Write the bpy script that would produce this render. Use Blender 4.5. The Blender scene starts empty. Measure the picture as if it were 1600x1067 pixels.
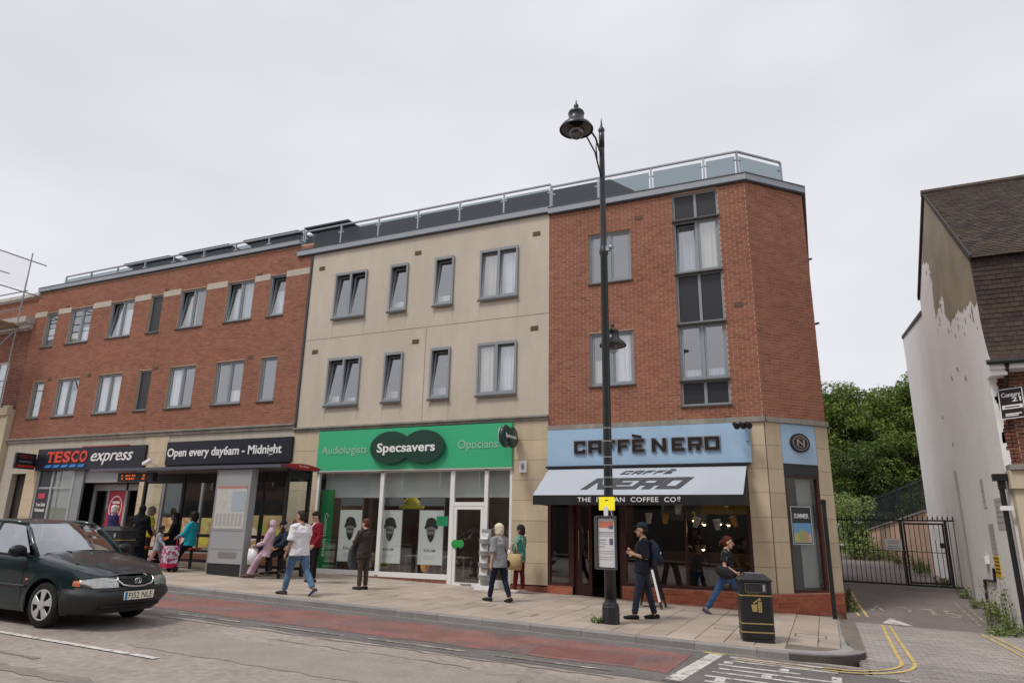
import bpy, math, random
import numpy as np
from mathutils import Vector, Matrix
random.seed(11)
R = math.radians
scn = bpy.context.scene
COL = scn.collection

# ---------------------------------------------------------------- camera
PITCH, ROLL, YAW = R(15.41), R(1.05), R(24.03)
fw = Vector((-math.sin(YAW)*math.cos(PITCH), math.cos(YAW)*math.cos(PITCH), math.sin(PITCH)))
rt = Vector((math.cos(YAW), math.sin(YAW), 0)); up = rt.cross(fw)
rt2 = math.cos(ROLL)*rt + math.sin(ROLL)*up; up2 = -math.sin(ROLL)*rt + math.cos(ROLL)*up
cam = bpy.data.cameras.new('camera'); cam.sensor_width = 36; cam.lens = 24; cam.clip_start = 0.1; cam.clip_end = 600
camo = bpy.data.objects.new('camera', cam); COL.objects.link(camo)
camo.matrix_world = Matrix(((rt2.x, up2.x, -fw.x, 0), (rt2.y, up2.y, -fw.y, 0), (rt2.z, up2.z, -fw.z, 1.65), (0, 0, 0, 1)))
scn.camera = camo

# ---------------------------------------------------------------- overcast sky, soft sun, exposure
SUN_EL, SUN_AZ = R(58), R(211)       # azimuth clockwise from +Y: behind the camera, a little to its left
w = bpy.data.worlds.new('World'); scn.world = w; w.use_nodes = True
nt = w.node_tree; N = nt.nodes; L = nt.links; N.clear()
sky = N.new('ShaderNodeTexSky'); sky.sky_type = 'NISHITA'; sky.sun_disc = False
sky.sun_elevation = SUN_EL; sky.sun_rotation = SUN_AZ; sky.air_density = 1.0; sky.dust_density = 4.0
tc = N.new('ShaderNodeTexCoord'); mp = N.new('ShaderNodeMapping'); mp.inputs['Scale'].default_value = (1, 1, 2.4)
nz = N.new('ShaderNodeTexNoise'); nz.inputs['Scale'].default_value = 1.8; nz.inputs['Detail'].default_value = 3; nz.inputs['Roughness'].default_value = .5
cr = N.new('ShaderNodeValToRGB'); cr.color_ramp.elements[0].position = .30; cr.color_ramp.elements[1].position = .72
cr.color_ramp.elements[0].color = (6.9, 6.85, 7.3, 1); cr.color_ramp.elements[1].color = (8.6, 8.62, 9.0, 1)
mx = N.new('ShaderNodeMix'); mx.data_type = 'RGBA'; mx.inputs[0].default_value = .9
bg = N.new('ShaderNodeBackground'); bg.inputs['Strength'].default_value = .082
ow = N.new('ShaderNodeOutputWorld')
L.new(tc.outputs['Generated'], mp.inputs['Vector']); L.new(mp.outputs[0], nz.inputs['Vector']); L.new(nz.outputs['Fac'], cr.inputs[0])
L.new(sky.outputs[0], mx.inputs[6]); L.new(cr.outputs[0], mx.inputs[7]); L.new(mx.outputs[2], bg.inputs[0]); L.new(bg.outputs[0], ow.inputs[0])
sl = bpy.data.lights.new('sun', 'SUN'); sl.energy = 1.5; sl.angle = R(14); sl.color = (1, .965, .92)
so = bpy.data.objects.new('sun', sl); COL.objects.link(so)
sd = Vector((math.sin(SUN_AZ)*math.cos(SUN_EL), math.cos(SUN_AZ)*math.cos(SUN_EL), math.sin(SUN_EL)))
so.location = (0, -20, 40); so.rotation_euler = sd.to_track_quat('Z', 'Y').to_euler()
vs = scn.view_settings; vs.view_transform = 'Standard'; vs.look = 'None'; vs.exposure = 0.42; vs.gamma = 1; vs.use_curve_mapping = False
scn.cycles.max_bounces = 7; scn.cycles.transparent_max_bounces = 16; scn.cycles.diffuse_bounces = 3; scn.cycles.glossy_bounces = 3
scn.cycles.sample_clamp_indirect = 4

# ---------------------------------------------------------------- helpers
GS = -0.027
def gz(x): return GS*(x+1.1)          # height of the pavement: the street falls to the right
def rz(x): return gz(x)-.11           # road surface

def mat(name, col, rough=.65, metal=0., spec=.4, var=0., vs=6., bump=0., bs=80., attr=False, orand=0., streak=0., sscale=(2.5, 2.5, .25),
        col2=None, c2s=2., c2lo=.5, c2hi=.6, coat=0., emis=0., fine=0.):
    m = bpy.data.materials.new(name); m.use_nodes = True
    t = m.node_tree; n = t.nodes; l = t.links
    b = n['Principled BSDF']; b.inputs['Roughness'].default_value = rough; b.inputs['Metallic'].default_value = metal
    b.inputs['Specular IOR Level'].default_value = spec; b.inputs['Coat Weight'].default_value = coat; b.inputs['Coat Roughness'].default_value = .05
    g = n.new('ShaderNodeNewGeometry')
    def noise(scale, detail=4, vec=None, ro=.55):
        q = n.new('ShaderNodeTexNoise'); q.inputs['Scale'].default_value = scale; q.inputs['Detail'].default_value = detail; q.inputs['Roughness'].default_value = ro
        l.new(vec or g.outputs['Position'], q.inputs['Vector']); return q.outputs['Fac']
    rgb = n.new('ShaderNodeRGB'); rgb.outputs[0].default_value = (*col, 1); cur = rgb.outputs[0]
    def mul(cur, fac):          # multiply colour by scalar socket
        q = n.new('ShaderNodeVectorMath'); q.operation = 'SCALE'; l.new(cur, q.inputs[0]); l.new(fac, q.inputs['Scale']); return q.outputs[0]
    def mrange(s, a, b_, lo, hi):
        q = n.new('ShaderNodeMapRange'); q.inputs[1].default_value = a; q.inputs[2].default_value = b_; q.inputs[3].default_value = lo; q.inputs[4].default_value = hi
        l.new(s, q.inputs[0]); return q.outputs[0]
    if col2:
        f = mrange(noise(c2s, 5), c2lo, c2hi, 0, 1)
        q = n.new('ShaderNodeMix'); q.data_type = 'RGBA'; l.new(f, q.inputs[0]); l.new(cur, q.inputs[6]); q.inputs[7].default_value = (*col2, 1); cur = q.outputs[2]
    if attr:
        a = n.new('ShaderNodeAttribute'); a.attribute_name = 'Col'
        q = n.new('ShaderNodeMix'); q.data_type = 'RGBA'; q.blend_type = 'MULTIPLY'; q.inputs[0].default_value = 1
        l.new(cur, q.inputs[6]); l.new(a.outputs['Color'], q.inputs[7]); cur = q.outputs[2]
    if var: cur = mul(cur, mrange(noise(vs), .25, .75, 1-var, 1+var))
    if fine: cur = mul(cur, mrange(noise(vs*14, 2), .25, .75, 1-fine, 1+fine))
    if streak:
        q = n.new('ShaderNodeMapping'); q.inputs['Scale'].default_value = sscale; l.new(g.outputs['Position'], q.inputs['Vector'])
        cur = mul(cur, mrange(noise(1.6, 6, q.outputs[0], .6), .42, .68, 1-streak, 1.0))
    if orand:
        o = n.new('ShaderNodeObjectInfo'); cur = mul(cur, mrange(o.outputs['Random'], 0, 1, 1-orand, 1+orand))
    l.new(cur, b.inputs['Base Color'])
    if bump:
        q = n.new('ShaderNodeBump'); q.inputs['Strength'].default_value = bump; q.inputs['Distance'].default_value = .02
        l.new(noise(bs, 5), q.inputs['Height']); l.new(q.outputs[0], b.inputs['Normal'])
    if emis:
        l.new(cur, b.inputs['Emission Color']); b.inputs['Emission Strength'].default_value = emis
    return m

def glassmat(name, tint=(.9, .93, .93), boost=1.5, rough=.01, ior=1.5, base=0.0):
    m = bpy.data.materials.new(name); m.use_nodes = True
    t = m.node_tree; n = t.nodes; l = t.links; n.clear()
    o = n.new('ShaderNodeOutputMaterial'); x = n.new('ShaderNodeMixShader'); tr = n.new('ShaderNodeBsdfTransparent'); gl = n.new('ShaderNodeBsdfGlossy')
    ge = n.new('ShaderNodeNewGeometry'); dt = n.new('ShaderNodeVectorMath'); dt.operation = 'DOT_PRODUCT'; l.new(ge.outputs['Normal'], dt.inputs[0]); l.new(ge.outputs['Incoming'], dt.inputs[1])
    def mth(op, a, b=None):
        q = n.new('ShaderNodeMath'); q.operation = op
        for i_, v_ in enumerate((a, b)):
            if v_ is None: continue
            if isinstance(v_, (int, float)): q.inputs[i_].default_value = v_
            else: l.new(v_, q.inputs[i_])
        return q.outputs[0]
    fz = mth('ADD', mth('MULTIPLY', mth('POWER', mth('SUBTRACT', 1.0, mth('ABSOLUTE', dt.outputs['Value'])), 5.0), .96), .04)      # Schlick, the same from both faces
    mu = n.new('ShaderNodeMath'); mu.operation = 'MULTIPLY_ADD'; mu.use_clamp = True; mu.inputs[1].default_value = boost; mu.inputs[2].default_value = base
    tr.inputs[0].default_value = (*tint, 1); gl.inputs['Roughness'].default_value = rough; gl.inputs[0].default_value = (.95, .97, 1, 1)
    l.new(fz, mu.inputs[0]); l.new(mu.outputs[0], x.inputs[0]); l.new(tr.outputs[0], x.inputs[1]); l.new(gl.outputs[0], x.inputs[2]); l.new(x.outputs[0], o.inputs[0])
    return m

class MB:
    def __init__(s): s.v = []; s.f = []; s.mi = []; s.c = []
    def add(s, vs, fs, mi=0, c=None):
        b = len(s.v); s.v += [tuple(p) for p in vs]
        for f in fs: s.f.append(tuple(i+b for i in f)); s.mi.append(mi); s.c.append(c)
    def quad(s, a, b, c, d, mi=0, col=None): s.add([a, b, c, d], [(0, 1, 2, 3)], mi, col)
    def box(s, x0, x1, y0, y1, z0, z1, mi=0, col=None):
        s.hexa([(x0, y0, z0), (x1, y0, z0), (x1, y1, z0), (x0, y1, z0), (x0, y0, z1), (x1, y0, z1), (x1, y1, z1), (x0, y1, z1)], mi, col)
    def hexa(s, p, mi=0, col=None):
        s.add(p, [(0, 3, 2, 1), (4, 5, 6, 7), (0, 1, 5, 4), (1, 2, 6, 5), (2, 3, 7, 6), (3, 0, 4, 7)], mi, col)
    def bar(s, a, b, wx, wz, mi=0, upv=(0, 0, 1)):      # rectangular bar from a to b
        a = Vector(a); b = Vector(b); d = (b-a).normalized(); u = Vector(upv)
        if abs(d.dot(u)) > .98: u = Vector((1, 0, 0))
        sx = d.cross(u).normalized()*wx/2; sz = sx.cross(d).normalized()*wz/2
        s.hexa([a-sx-sz, a+sx-sz, b+sx-sz, b-sx-sz, a-sx+sz, a+sx+sz, b+sx+sz, b-sx+sz], mi)
    def prism(s, pts, ext, mi=0):                       # polygon (3D points) extruded by vector
        n = len(pts); e = Vector(ext); p = [Vector(q) for q in pts]
        s.add(p+[q+e for q in p], [tuple(range(n-1, -1, -1)), tuple(range(n, 2*n))]+[(i, (i+1) % n, (i+1) % n+n, i+n) for i in range(n)], mi)
    def rings(s, rs, mi=0, closed=True, cap=True):
        n = len(rs[0]); vs = [p for r in rs for p in r]; fs = []
        for k in range(len(rs)-1):
            for i in range(n if closed else n-1):
                j = (i+1) % n; fs.append((k*n+i, k*n+j, (k+1)*n+j, (k+1)*n+i))
        if cap and closed: fs += [tuple(range(n-1, -1, -1)), tuple((len(rs)-1)*n+i for i in range(n))]
        s.add(vs, fs, mi)
    def lathe(s, prof, o=(0, 0, 0), n=20, mi=0, cap=True, axis='z'):
        rs = []
        for r, z in prof:
            ring = []
            for i in range(n):
                a = 2*math.pi*i/n; x, y = r*math.cos(a), r*math.sin(a)
                ring.append((o[0]+x, o[1]+y, o[2]+z) if axis == 'z' else ((o[0]+x, o[1]-z, o[2]+y) if axis == '-y' else (o[0]+z, o[1]+x, o[2]+y)))
            rs.append(ring)
        s.rings(rs, mi, True, cap)
    def tube(s, pts, rad, n=8, mi=0, side=None, round_=False):
        P = [Vector(p) for p in pts]; m = len(P)
        rad = [rad]*m if not isinstance(rad, (list, tuple)) else list(rad)
        rad = [(r, r) if not isinstance(r, (list, tuple)) else r for r in rad]
        if round_:
            d0 = (P[0]-P[1]).normalized(); d1 = (P[-1]-P[-2]).normalized(); r0 = rad[0]; r1 = rad[-1]; m0 = min(r0); m1 = min(r1)
            P = [P[0]+d0*m0*.9, P[0]+d0*m0*.6]+P+[P[-1]+d1*m1*.6, P[-1]+d1*m1*.9]
            rad = [(r0[0]*.35, r0[1]*.35), (r0[0]*.78, r0[1]*.78)]+rad+[(r1[0]*.78, r1[1]*.78), (r1[0]*.35, r1[1]*.35)]; m += 4
        ref = Vector(side) if side is not None else None; rs = []; sx = None
        for i in range(m):
            d = (P[min(i+1, m-1)]-P[max(i-1, 0)])
            d = d.normalized() if d.length > 1e-9 else Vector((0, 0, 1))
            base = ref if ref is not None else (sx if sx is not None else (Vector((1, 0, 0)) if abs(d.x) < .9 else Vector((0, 1, 0))))
            sx = (base-d*base.dot(d)); sx = sx.normalized() if sx.length > 1e-6 else d.orthogonal().normalized()
            sy = d.cross(sx)
            rs.append([P[i]+sx*rad[i][0]*math.cos(2*math.pi*k/n)+sy*rad[i][1]*math.sin(2*math.pi*k/n) for k in range(n)])
        s.rings(rs, mi)
    def ell(s, c, r, n=12, k=8, mi=0, rot=None):
        rs = []
        for j in range(k+1):
            t = math.pi*(.03+.94*j/k)
            rs.append([(r[0]*math.sin(t)*math.cos(2*math.pi*i/n), r[1]*math.sin(t)*math.sin(2*math.pi*i/n), -r[2]*math.cos(t)) for i in range(n)])
        if rot is not None: rs = [[rot @ Vector(p) for p in g] for g in rs]
        s.rings([[(p[0]+c[0], p[1]+c[1], p[2]+c[2]) for p in g] for g in rs], mi)
    def mesh(s, name, mats, smooth=False):
        me = bpy.data.meshes.new(name); me.from_pydata(s.v, [], s.f)
        mats = mats if isinstance(mats, (list, tuple)) else [mats]
        for m in mats: me.materials.append(m)
        if len(mats) > 1: me.polygons.foreach_set('material_index', s.mi)
        if any(c is not None for c in s.c):
            ca = me.color_attributes.new('Col', 'FLOAT_COLOR', 'CORNER'); out = []
            for f, c in zip(s.f, s.c): out += [*(c or (1, 1, 1)), 1.0]*len(f)
            ca.data.foreach_set('color', out)
        if smooth: me.polygons.foreach_set('use_smooth', [True]*len(me.polygons))
        me.update(); return me
    def build(s, name, mats, parent=None, smooth=False):
        return link(name, s.mesh(name, mats, smooth), parent)

def link(name, me, parent=None, local=False):
    o = bpy.data.objects.new(name, me); COL.objects.link(o)
    if parent is not None:
        o.parent = parent
        if not local: o.matrix_parent_inverse = wm(parent).inverted()
    return o
def wm(o):
    m = Matrix.LocRotScale(o.location, o.rotation_euler, o.scale)
    return m if o.parent is None else wm(o.parent) @ o.matrix_parent_inverse @ m
def tag(o, label, cat, group=None):
    o['label'] = label; o['category'] = cat
    if group: o['group'] = group
    return o
def struct(o, kind='structure', label=None):
    o['kind'] = kind
    if label: o['label'] = label
    return o
def thing(name, label, cat, loc=(0, 0, 0), rot=0., group=None):
    o = bpy.data.objects.new(name, None); COL.objects.link(o); o.empty_display_size = .2
    o.location = loc; o.rotation_euler = (0, 0, rot); return tag(o, label, cat, group)
def copy_tree(o, parent=None):
    c = o.copy(); COL.objects.link(c); c.parent = parent
    for ch in list(o.children): copy_tree(ch, c)
    return c

# ---- lettering
_tc = {}
def glyphs(s, bold=0., extrude=.5, shear=0., spacing=1.):
    key = (s, bold, extrude, shear, spacing)
    if key in _tc: return _tc[key]
    cu = bpy.data.curves.new('lettering', 'FONT'); cu.body = s; cu.size = 1; cu.extrude = extrude; cu.offset = bold; cu.shear = shear; cu.space_character = spacing; cu.resolution_u = 3
    ob = bpy.data.objects.new('lettering', cu); COL.objects.link(ob)
    me = ob.to_mesh(); v = [tuple(q.co) for q in me.vertices]; f = [tuple(p.vertices) for p in me.polygons]
    ob.to_mesh_clear(); bpy.data.objects.remove(ob); bpy.data.curves.remove(cu); _tc[key] = (v, f); return v, f
CAPH = max(p[1] for p in glyphs('H')[0])
def frame(o, u, n):         # mapping (s along, z up, d outwards) -> world
    o = Vector(o); u = Vector(u).normalized(); n = Vector(n).normalized(); vv = n.cross(u)
    if vv.z < 0 and abs(vv.z) > 1e-3: vv = -vv
    return lambda s, z, d=0.: o+u*s+vv*z+n*d
def text(name, parent, s, mp_, s0, s1, z0, cap, m, ext=.012, bold=0., shear=0., spacing=1., build=True):
    v, f = glyphs(s, bold, .5, shear, spacing)
    x0 = min(p[0] for p in v); x1 = max(p[0] for p in v); k = (s1-s0)/(x1-x0); kz = cap/CAPH
    mb = MB(); mb.add([mp_(s0+(p[0]-x0)*k, z0+p[1]*kz, (p[2]+.5)*ext) for p in v], f)
    return mb.build(name, m, parent) if build else mb
FRONT = lambda y: (lambda s, z, d=0.: (s, y-d, z))     # a wall facing the street
# ---------------------------------------------------------------- materials
M = {}
M['asphalt'] = mat('asphalt', (.335, .292, .255), .85, var=.15, vs=.7, bump=.5, bs=140, fine=.22, col2=(.265, .23, .20), c2s=.45, c2lo=.5, c2hi=.68)
M['asphalt_dark'] = mat('asphalt_dark', (.15, .138, .13), .85, var=.18, vs=1.2, bump=.5, bs=140, fine=.22)
M['drive'] = mat('drive_asphalt', (.185, .158, .148), .85, var=.15, vs=.9, bump=.25, bs=110, fine=.12)
M['red'] = mat('red_asphalt', (.245, .115, .098), .85, var=.22, vs=1.6, bump=.5, bs=140, fine=.24, col2=(.165, .125, .118), c2s=1.3, c2lo=.46, c2hi=.66)
M['white_paint'] = mat('white_road_paint', (.60, .58, .54), .7, var=.15, vs=5, fine=.25, col2=(.22, .20, .185), c2s=9, c2lo=.50, c2hi=.64)
M['white_worn'] = mat('worn_white_road_paint', (.40, .35, .295), .7, var=.15, vs=5, fine=.25, col2=(.17, .15, .135), c2s=6, c2lo=.42, c2hi=.56)
M['white_half'] = mat('scuffed_white_road_paint', (.56, .53, .49), .7, var=.15, vs=5, fine=.25, col2=(.22, .20, .185), c2s=8, c2lo=.50, c2hi=.64)
M['cream_paint'] = mat('faded_cream_paint', (.55, .47, .32), .7, var=.15, vs=5, fine=.25, col2=(.3, .26, .2), c2s=8, c2lo=.5, c2hi=.62)
M['yellow_paint'] = mat('yellow_road_paint', (.56, .41, .14), .7, var=.15, vs=5, fine=.2, col2=(.2, .17, .12), c2s=8, c2lo=.56, c2hi=.68)
M['slab'] = mat('paving_slab', (.395, .33, .272), .8, var=.08, vs=1.6, bump=.12, bs=60, orand=.09, fine=.08, col2=(.325, .27, .222), c2s=1.1, c2lo=.5, c2hi=.68)
M['slab_joint'] = mat('slab_joint', (.17, .145, .12), .9, var=.2, vs=3)
M['kerb'] = mat('granite_kerb', (.25, .235, .225), .75, var=.15, vs=3, bump=.1, bs=90, orand=.1, fine=.15)
M['concrete'] = mat('grey_concrete', (.31, .30, .29), .85, var=.12, vs=1.5, bump=.12, bs=50, fine=.08)
M['setts'] = mat('paving_block', (.33, .305, .285), .85, attr=True, var=.14, vs=1.1, bump=.15, bs=60)
M['earth'] = mat('earth', (.10, .085, .06), .95, var=.3, vs=2, bump=.4, bs=20)
M['ground'] = mat('ground', (.15, .145, .135), .9, var=.15, vs=.5)

# ---------------------------------------------------------------- ground, road, pavement
def sheet(name, x0, x1, y0, y1, dz, m, nx=1, zf=rz, parent=None, kind='structure', label=None):
    mb = MB()
    for i in range(nx):
        a = x0+(x1-x0)*i/nx; b = x0+(x1-x0)*(i+1)/nx
        mb.quad((a, y0, zf(a)+dz), (b, y0, zf(b)+dz), (b, y1, zf(b)+dz), (a, y1, zf(a)+dz))
    o = mb.build(name, m, parent)
    return struct(o, kind, label) if parent is None else o

sheet('ground', -260, 160, -130, 260, -.16, M['ground'], 1)
road = sheet('road', -110, 70, -3.6, 11.72, 0, M['asphalt'], 1)
# the darker strip along the kerb, the worn red bus lane and the patched asphalt at its end
mb = MB()
def strip(mb, pts_lo, pts_hi, dz, mi=0):
    for (a, b), (c, d) in zip(zip(pts_lo, pts_lo[1:]), zip(pts_hi, pts_hi[1:])):
        mb.quad((*a, rz(a[0])+dz), (*b, rz(b[0])+dz), (*d, rz(d[0])+dz), (*c, rz(c[0])+dz), mi)
def ragged(x0, x1, y, amp, n): return [(x0+(x1-x0)*i/n, y+random.uniform(-amp, amp)) for i in range(n+1)]
strip(mb, ragged(-60, 4.0, 9.02, .07, 110), ragged(-60, 4.0, 11.55, .0, 110), .004)
mb.build('kerbside_strip', M['asphalt_dark'], road)
mb = MB(); strip(mb, ragged(-60, -2.0, 9.58, .06, 100), ragged(-60, -1.95, 11.12, .05, 100), .008)
mb.build('bus_lane_surface', M['red'], road)
mb = MB(); strip(mb, ragged(-4.0, -2.5, 9.75, .03, 6), ragged(-4.1, -2.6, 10.5, .03, 6), .0105); mb.build('red_patch', mat('dark_red_patch', (.19, .085, .075), .85, var=.15, vs=2, fine=.15), road)
mb = MB(); strip(mb, ragged(-1.98, -.1, 9.1, .03, 8), ragged(-1.93, .0, 11.4, .03, 8), .012)
mb.build('asphalt_patch', M['asphalt_dark'], road)
def dash(name, x0, x1, y0, y1, m, dz=.012, zf=rz, parent=road, skew=0.):
    mb = MB(); mb.quad((x0, y0, zf(x0)+dz), (x1, y0+skew, zf(x1)+dz), (x1, y1+skew, zf(x1)+dz), (x0, y1, zf(x0)+dz)); return mb.build(name, m, parent)
dash('centre_line', -15.5, -7.55, 6.47, 6.57, M['white_paint'])
dash('centre_line', -6.2+.9, -2.6, 6.42, 6.52, M['white_paint']); dash('centre_line', 4, 9, 6.47, 6.57, M['white_paint'])
x = -40.
while x < -2.2:
    dash('lane_line', x, min(x+1.65, -2.0), 9.22, 9.30, M['white_worn']); x += 2.1
# loading bay at the corner: end bar and the long strokes of its worn lettering
mb = MB(); mb.quad((-1.95, 9.15, rz(-1.98)+.016), (-1.75, 9.15, rz(-1.7)+.016), (-1.52, 11.42, rz(-1.5)+.016), (-1.72, 11.42, rz(-1.78)+.016)); mb.build('bay_end_bar', M['white_half'], road)
for x0, x1, y, wd in ((-1.42, .05, 11.20, .10), (-1.38, .0, 10.90, .09), (-1.5, -.45, 10.50, .09), (-1.45, .05, 10.22, .09), (-1.5, -.15, 9.93, .09), (-1.55, .1, 9.62, .09), (-1.5, .4, 9.30, .09)):
    dash('bay_stroke', x0, x1, y, y+wd, M['white_half'], .016)
for x0, y, hy in ((-1.45, 10.66, .20), (-.72, 10.62, .18), (-.08, 10.3, .32), (-.9, 9.98, .22), (-.2, 9.4, .2), (-1.4, 9.4, .2)):
    dash('bay_stroke', x0, x0+.12, y, y+hy, M['white_paint'], .017)
mb = MB(); mb.quad((-1.85, 11.36, rz(-1.85)+.019), (-1.52, 11.36, rz(-1.52)+.019), (-1.50, 11.44, rz(-1.5)+.019), (-1.8, 11.44, rz(-1.8)+.019)); mb.build('yellow_mark', M['yellow_paint'], road)
# tarred joints and repairs in the carriageway
mtar = mat('tar_seam', (.22, .195, .172), .8, var=.2, vs=3, fine=.2)
for x0, x1, y_, wd, am in ((-60, -2.5, 8.86, .06, .05), (-9.5, -6.6, 5.2, .22, .09), (-7.6, -4.2, 8.35, .03, .07), (-12, -8.6, 5.75, .1, .07)):
    n_ = int((x1-x0)/.22); lo_p = ragged(x0, x1, y_, am, n_); mb = MB(); strip(mb, lo_p, [(p[0], p[1]+wd*random.uniform(.3, 1.2)) for p in lo_p], .006); mb.build('tar_seam', mtar, road)
mb = MB(); strip(mb, ragged(-8.6, -3.4, 6.9, .04, 20), ragged(-8.6, -3.4, 8.1, .04, 20), .005); mb.build('road_repair', mat('repair_asphalt', (.29, .252, .22), .85, var=.12, vs=2, fine=.15), road)
dash('hazard_dash', .72, 1.35, 10.9, 10.97, M['white_paint'])

# corner of the pavement: kerb line, then a quarter turn into the side road
XC, YK, RAD = .42, 11.62, 1.05       # right edge, kerb face, corner radius
def edge(n=14):
    pts = []
    for i in range(n+1):
        a = -math.pi/2+math.pi/2*i/n; pts.append((XC-RAD+RAD*math.cos(a), YK+RAD+RAD*math.sin(a)))
    return pts
corner = edge()
pave = MB()
out = [(-70, YK)]+corner+[(XC, 17.15)]
outer = [(x, y, gz(x)-.012-(0 if y < 16 else .0)) for x, y in out]+[(-70, 17.15, gz(-70)-.012)]
# pavement bed in slices so that it follows the fall
pave.prism([(x, y, gz(x)-.2) for x, y in out]+[(-70, 17.15, gz(-70)-.2)], (0, 0, .185))
pavement = struct(pave.build('pavement', M['slab_joint']))
# slabs
SX, SY = .45, .60
spec = []
y = YK+.32; row = 0
while y < 17.05:
    y1 = min(y+SY, 17.12); x = -52.0
    while x < XC:
        x1 = x+SX
        lim = XC-.33
        if y < YK+RAD: lim = min(lim, XC-RAD+math.sqrt(max(0, (RAD-.33)**2-(YK+RAD-y)**2)))
        xe = min(x1, lim)
        if xe-x > .08: spec.append((x, xe, y, y1))
        x = x1
    y = y1; row += 1
spec.sort(key=lambda s: (s[0]+.0)**2*.55+(s[2])**2)
unit = MB(); e = .012
unit.rings([[(-.5, -.5, -.04), (.5, -.5, -.04), (.5, .5, -.04), (-.5, .5, -.04)], [(-.5, -.5, -.006), (.5, -.5, -.006), (.5, .5, -.006), (-.5, .5, -.006)],
            [(-.5+e, -.5+e, 0), (.5-e, -.5+e, 0), (.5-e, .5-e, 0), (-.5+e, .5-e, 0)]])
slab_me = unit.mesh('paving_slab', M['slab'])
def slab(s, name='paving_slab', me=slab_me, parent=pavement, gap=.010):
    o = link(name, me, parent); cx = (s[0]+s[1])/2; cy = (s[2]+s[3])/2
    o.location = (cx, cy, gz(cx)+random.uniform(-.003, .003)); o.scale = (s[1]-s[0]-gap, s[3]-s[2]-gap, 1)
    o.rotation_euler = (random.uniform(-.004, .004), -GS+random.uniform(-.004, .004), 0); return o
for s in spec[:300]: slab(s)
rest = MB()
for s in spec[300:]:
    d = random.uniform(-.003, .003); x0, x1, y0, y1 = s[0]+.005, s[1]-.005, s[2]+.005, s[3]-.005
    rest.hexa([(x0, y0, gz(x0)-.04), (x1, y0, gz(x1)-.04), (x1, y1, gz(x1)-.04), (x0, y1, gz(x0)-.04), (x0, y0, gz(x0)+d), (x1, y0, gz(x1)+d), (x1, y1, gz(x1)+d), (x0, y1, gz(x0)+d)])
ro = rest.build('far_paving_slabs', M['slab'], pavement); ro['kind'] = 'stuff'
# service covers let into the slabs
mcov = mat('cover_joint', (.09, .08, .07), .8)
for cx, cy, a, b in ((-6.9, 13.3, .55, .42), (-5.6, 12.55, .5, .4), (-9.3, 13.25, .6, .42), (-.62, 13.5, .5, .38), (-.25, 13.0, .45, .3), (-1.95, 13.4, .35, .1)):
    mb = MB(); t = .018; zz = lambda x: gz(x)+.0075
    for x0, x1, y0, y1 in ((cx, cx+a, cy, cy+t), (cx, cx+a, cy+b-t, cy+b), (cx, cx+t, cy+t, cy+b-t), (cx+a-t, cx+a, cy+t, cy+b-t)):
        mb.quad((x0, y0, zz(x0)), (x1, y0, zz(x1)), (x1, y1, zz(x1)), (x0, y1, zz(x0)))
    mb.build('cover_frame', mcov, pavement)
# kerb stones
x = -45.0; KW = .15
km = MB(); km.rings([[(-.5, 0, -.3), (.5, 0, -.3), (.5, KW, -.3), (-.5, KW, -.3)], [(-.5, 0, -.02), (.5, 0, -.02), (.5, KW, -.02), (-.5, KW, -.02)], [(-.5, .018, 0), (.5, .018, 0), (.5, KW, 0), (-.5, KW, 0)]])
kme = km.mesh('kerb_stone', M['kerb'])
while x < XC-RAD-.01:
    x1 = min(x+.915, XC-RAD); o = link('kerb_stone', kme, pavement); c = (x+x1)/2
    o.location = (c, YK-.005, gz(c)+.004); o.scale = (x1-x-.008, 1.0, 1); o.rotation_euler = (0, -GS, 0)
    o2 = link('kerb_backing', slab_me, pavement); o2.location = (c, YK+.235, gz(c)+.001); o2.scale = (x1-x-.008, .165, 1); o2.rotation_euler = (0, -GS, 0); o2.data = slab_me
    x = x1
pe = corner+[(XC, 13.4), (XC, 14.3), (XC, 15.2), (XC, 16.1), (XC, 17.1)]
def off(i, d):
    a = Vector((*pe[max(i-1, 0)], 0)); b = Vector((*pe[min(i+1, len(pe)-1)], 0)); t = (b-a).normalized(); return pe[i][0]-t.y*d, pe[i][1]+t.x*d
for i in range(len(pe)-1):
    q = [pe[i], pe[i+1], off(i+1, .15), off(i, .15)]; mb = MB()
    drop = [min(.10, max(0., (p[1]-12.2)*.045)) for p in (pe[i], pe[i+1], pe[i+1], pe[i])]
    mb.hexa([(*p, gz(p[0])-.3) for p in q]+[(*p, gz(p[0])+.004-d*.9) for p, d in zip(q, drop)]); mb.build('kerb_stone', M['kerb'], pavement)
    q = [off(i, .155), off(i+1, .155), off(i+1, .33), off(i, .33)]; mb = MB()
    mb.hexa([(*p, gz(p[0])-.06) for p in q]+[(*p, gz(p[0])+.002-d*(.85 if k < 2 else .0)) for k, (p, d) in enumerate(zip(q, drop))]); mb.build('concrete_apron', M['concrete'], pavement)

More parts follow.
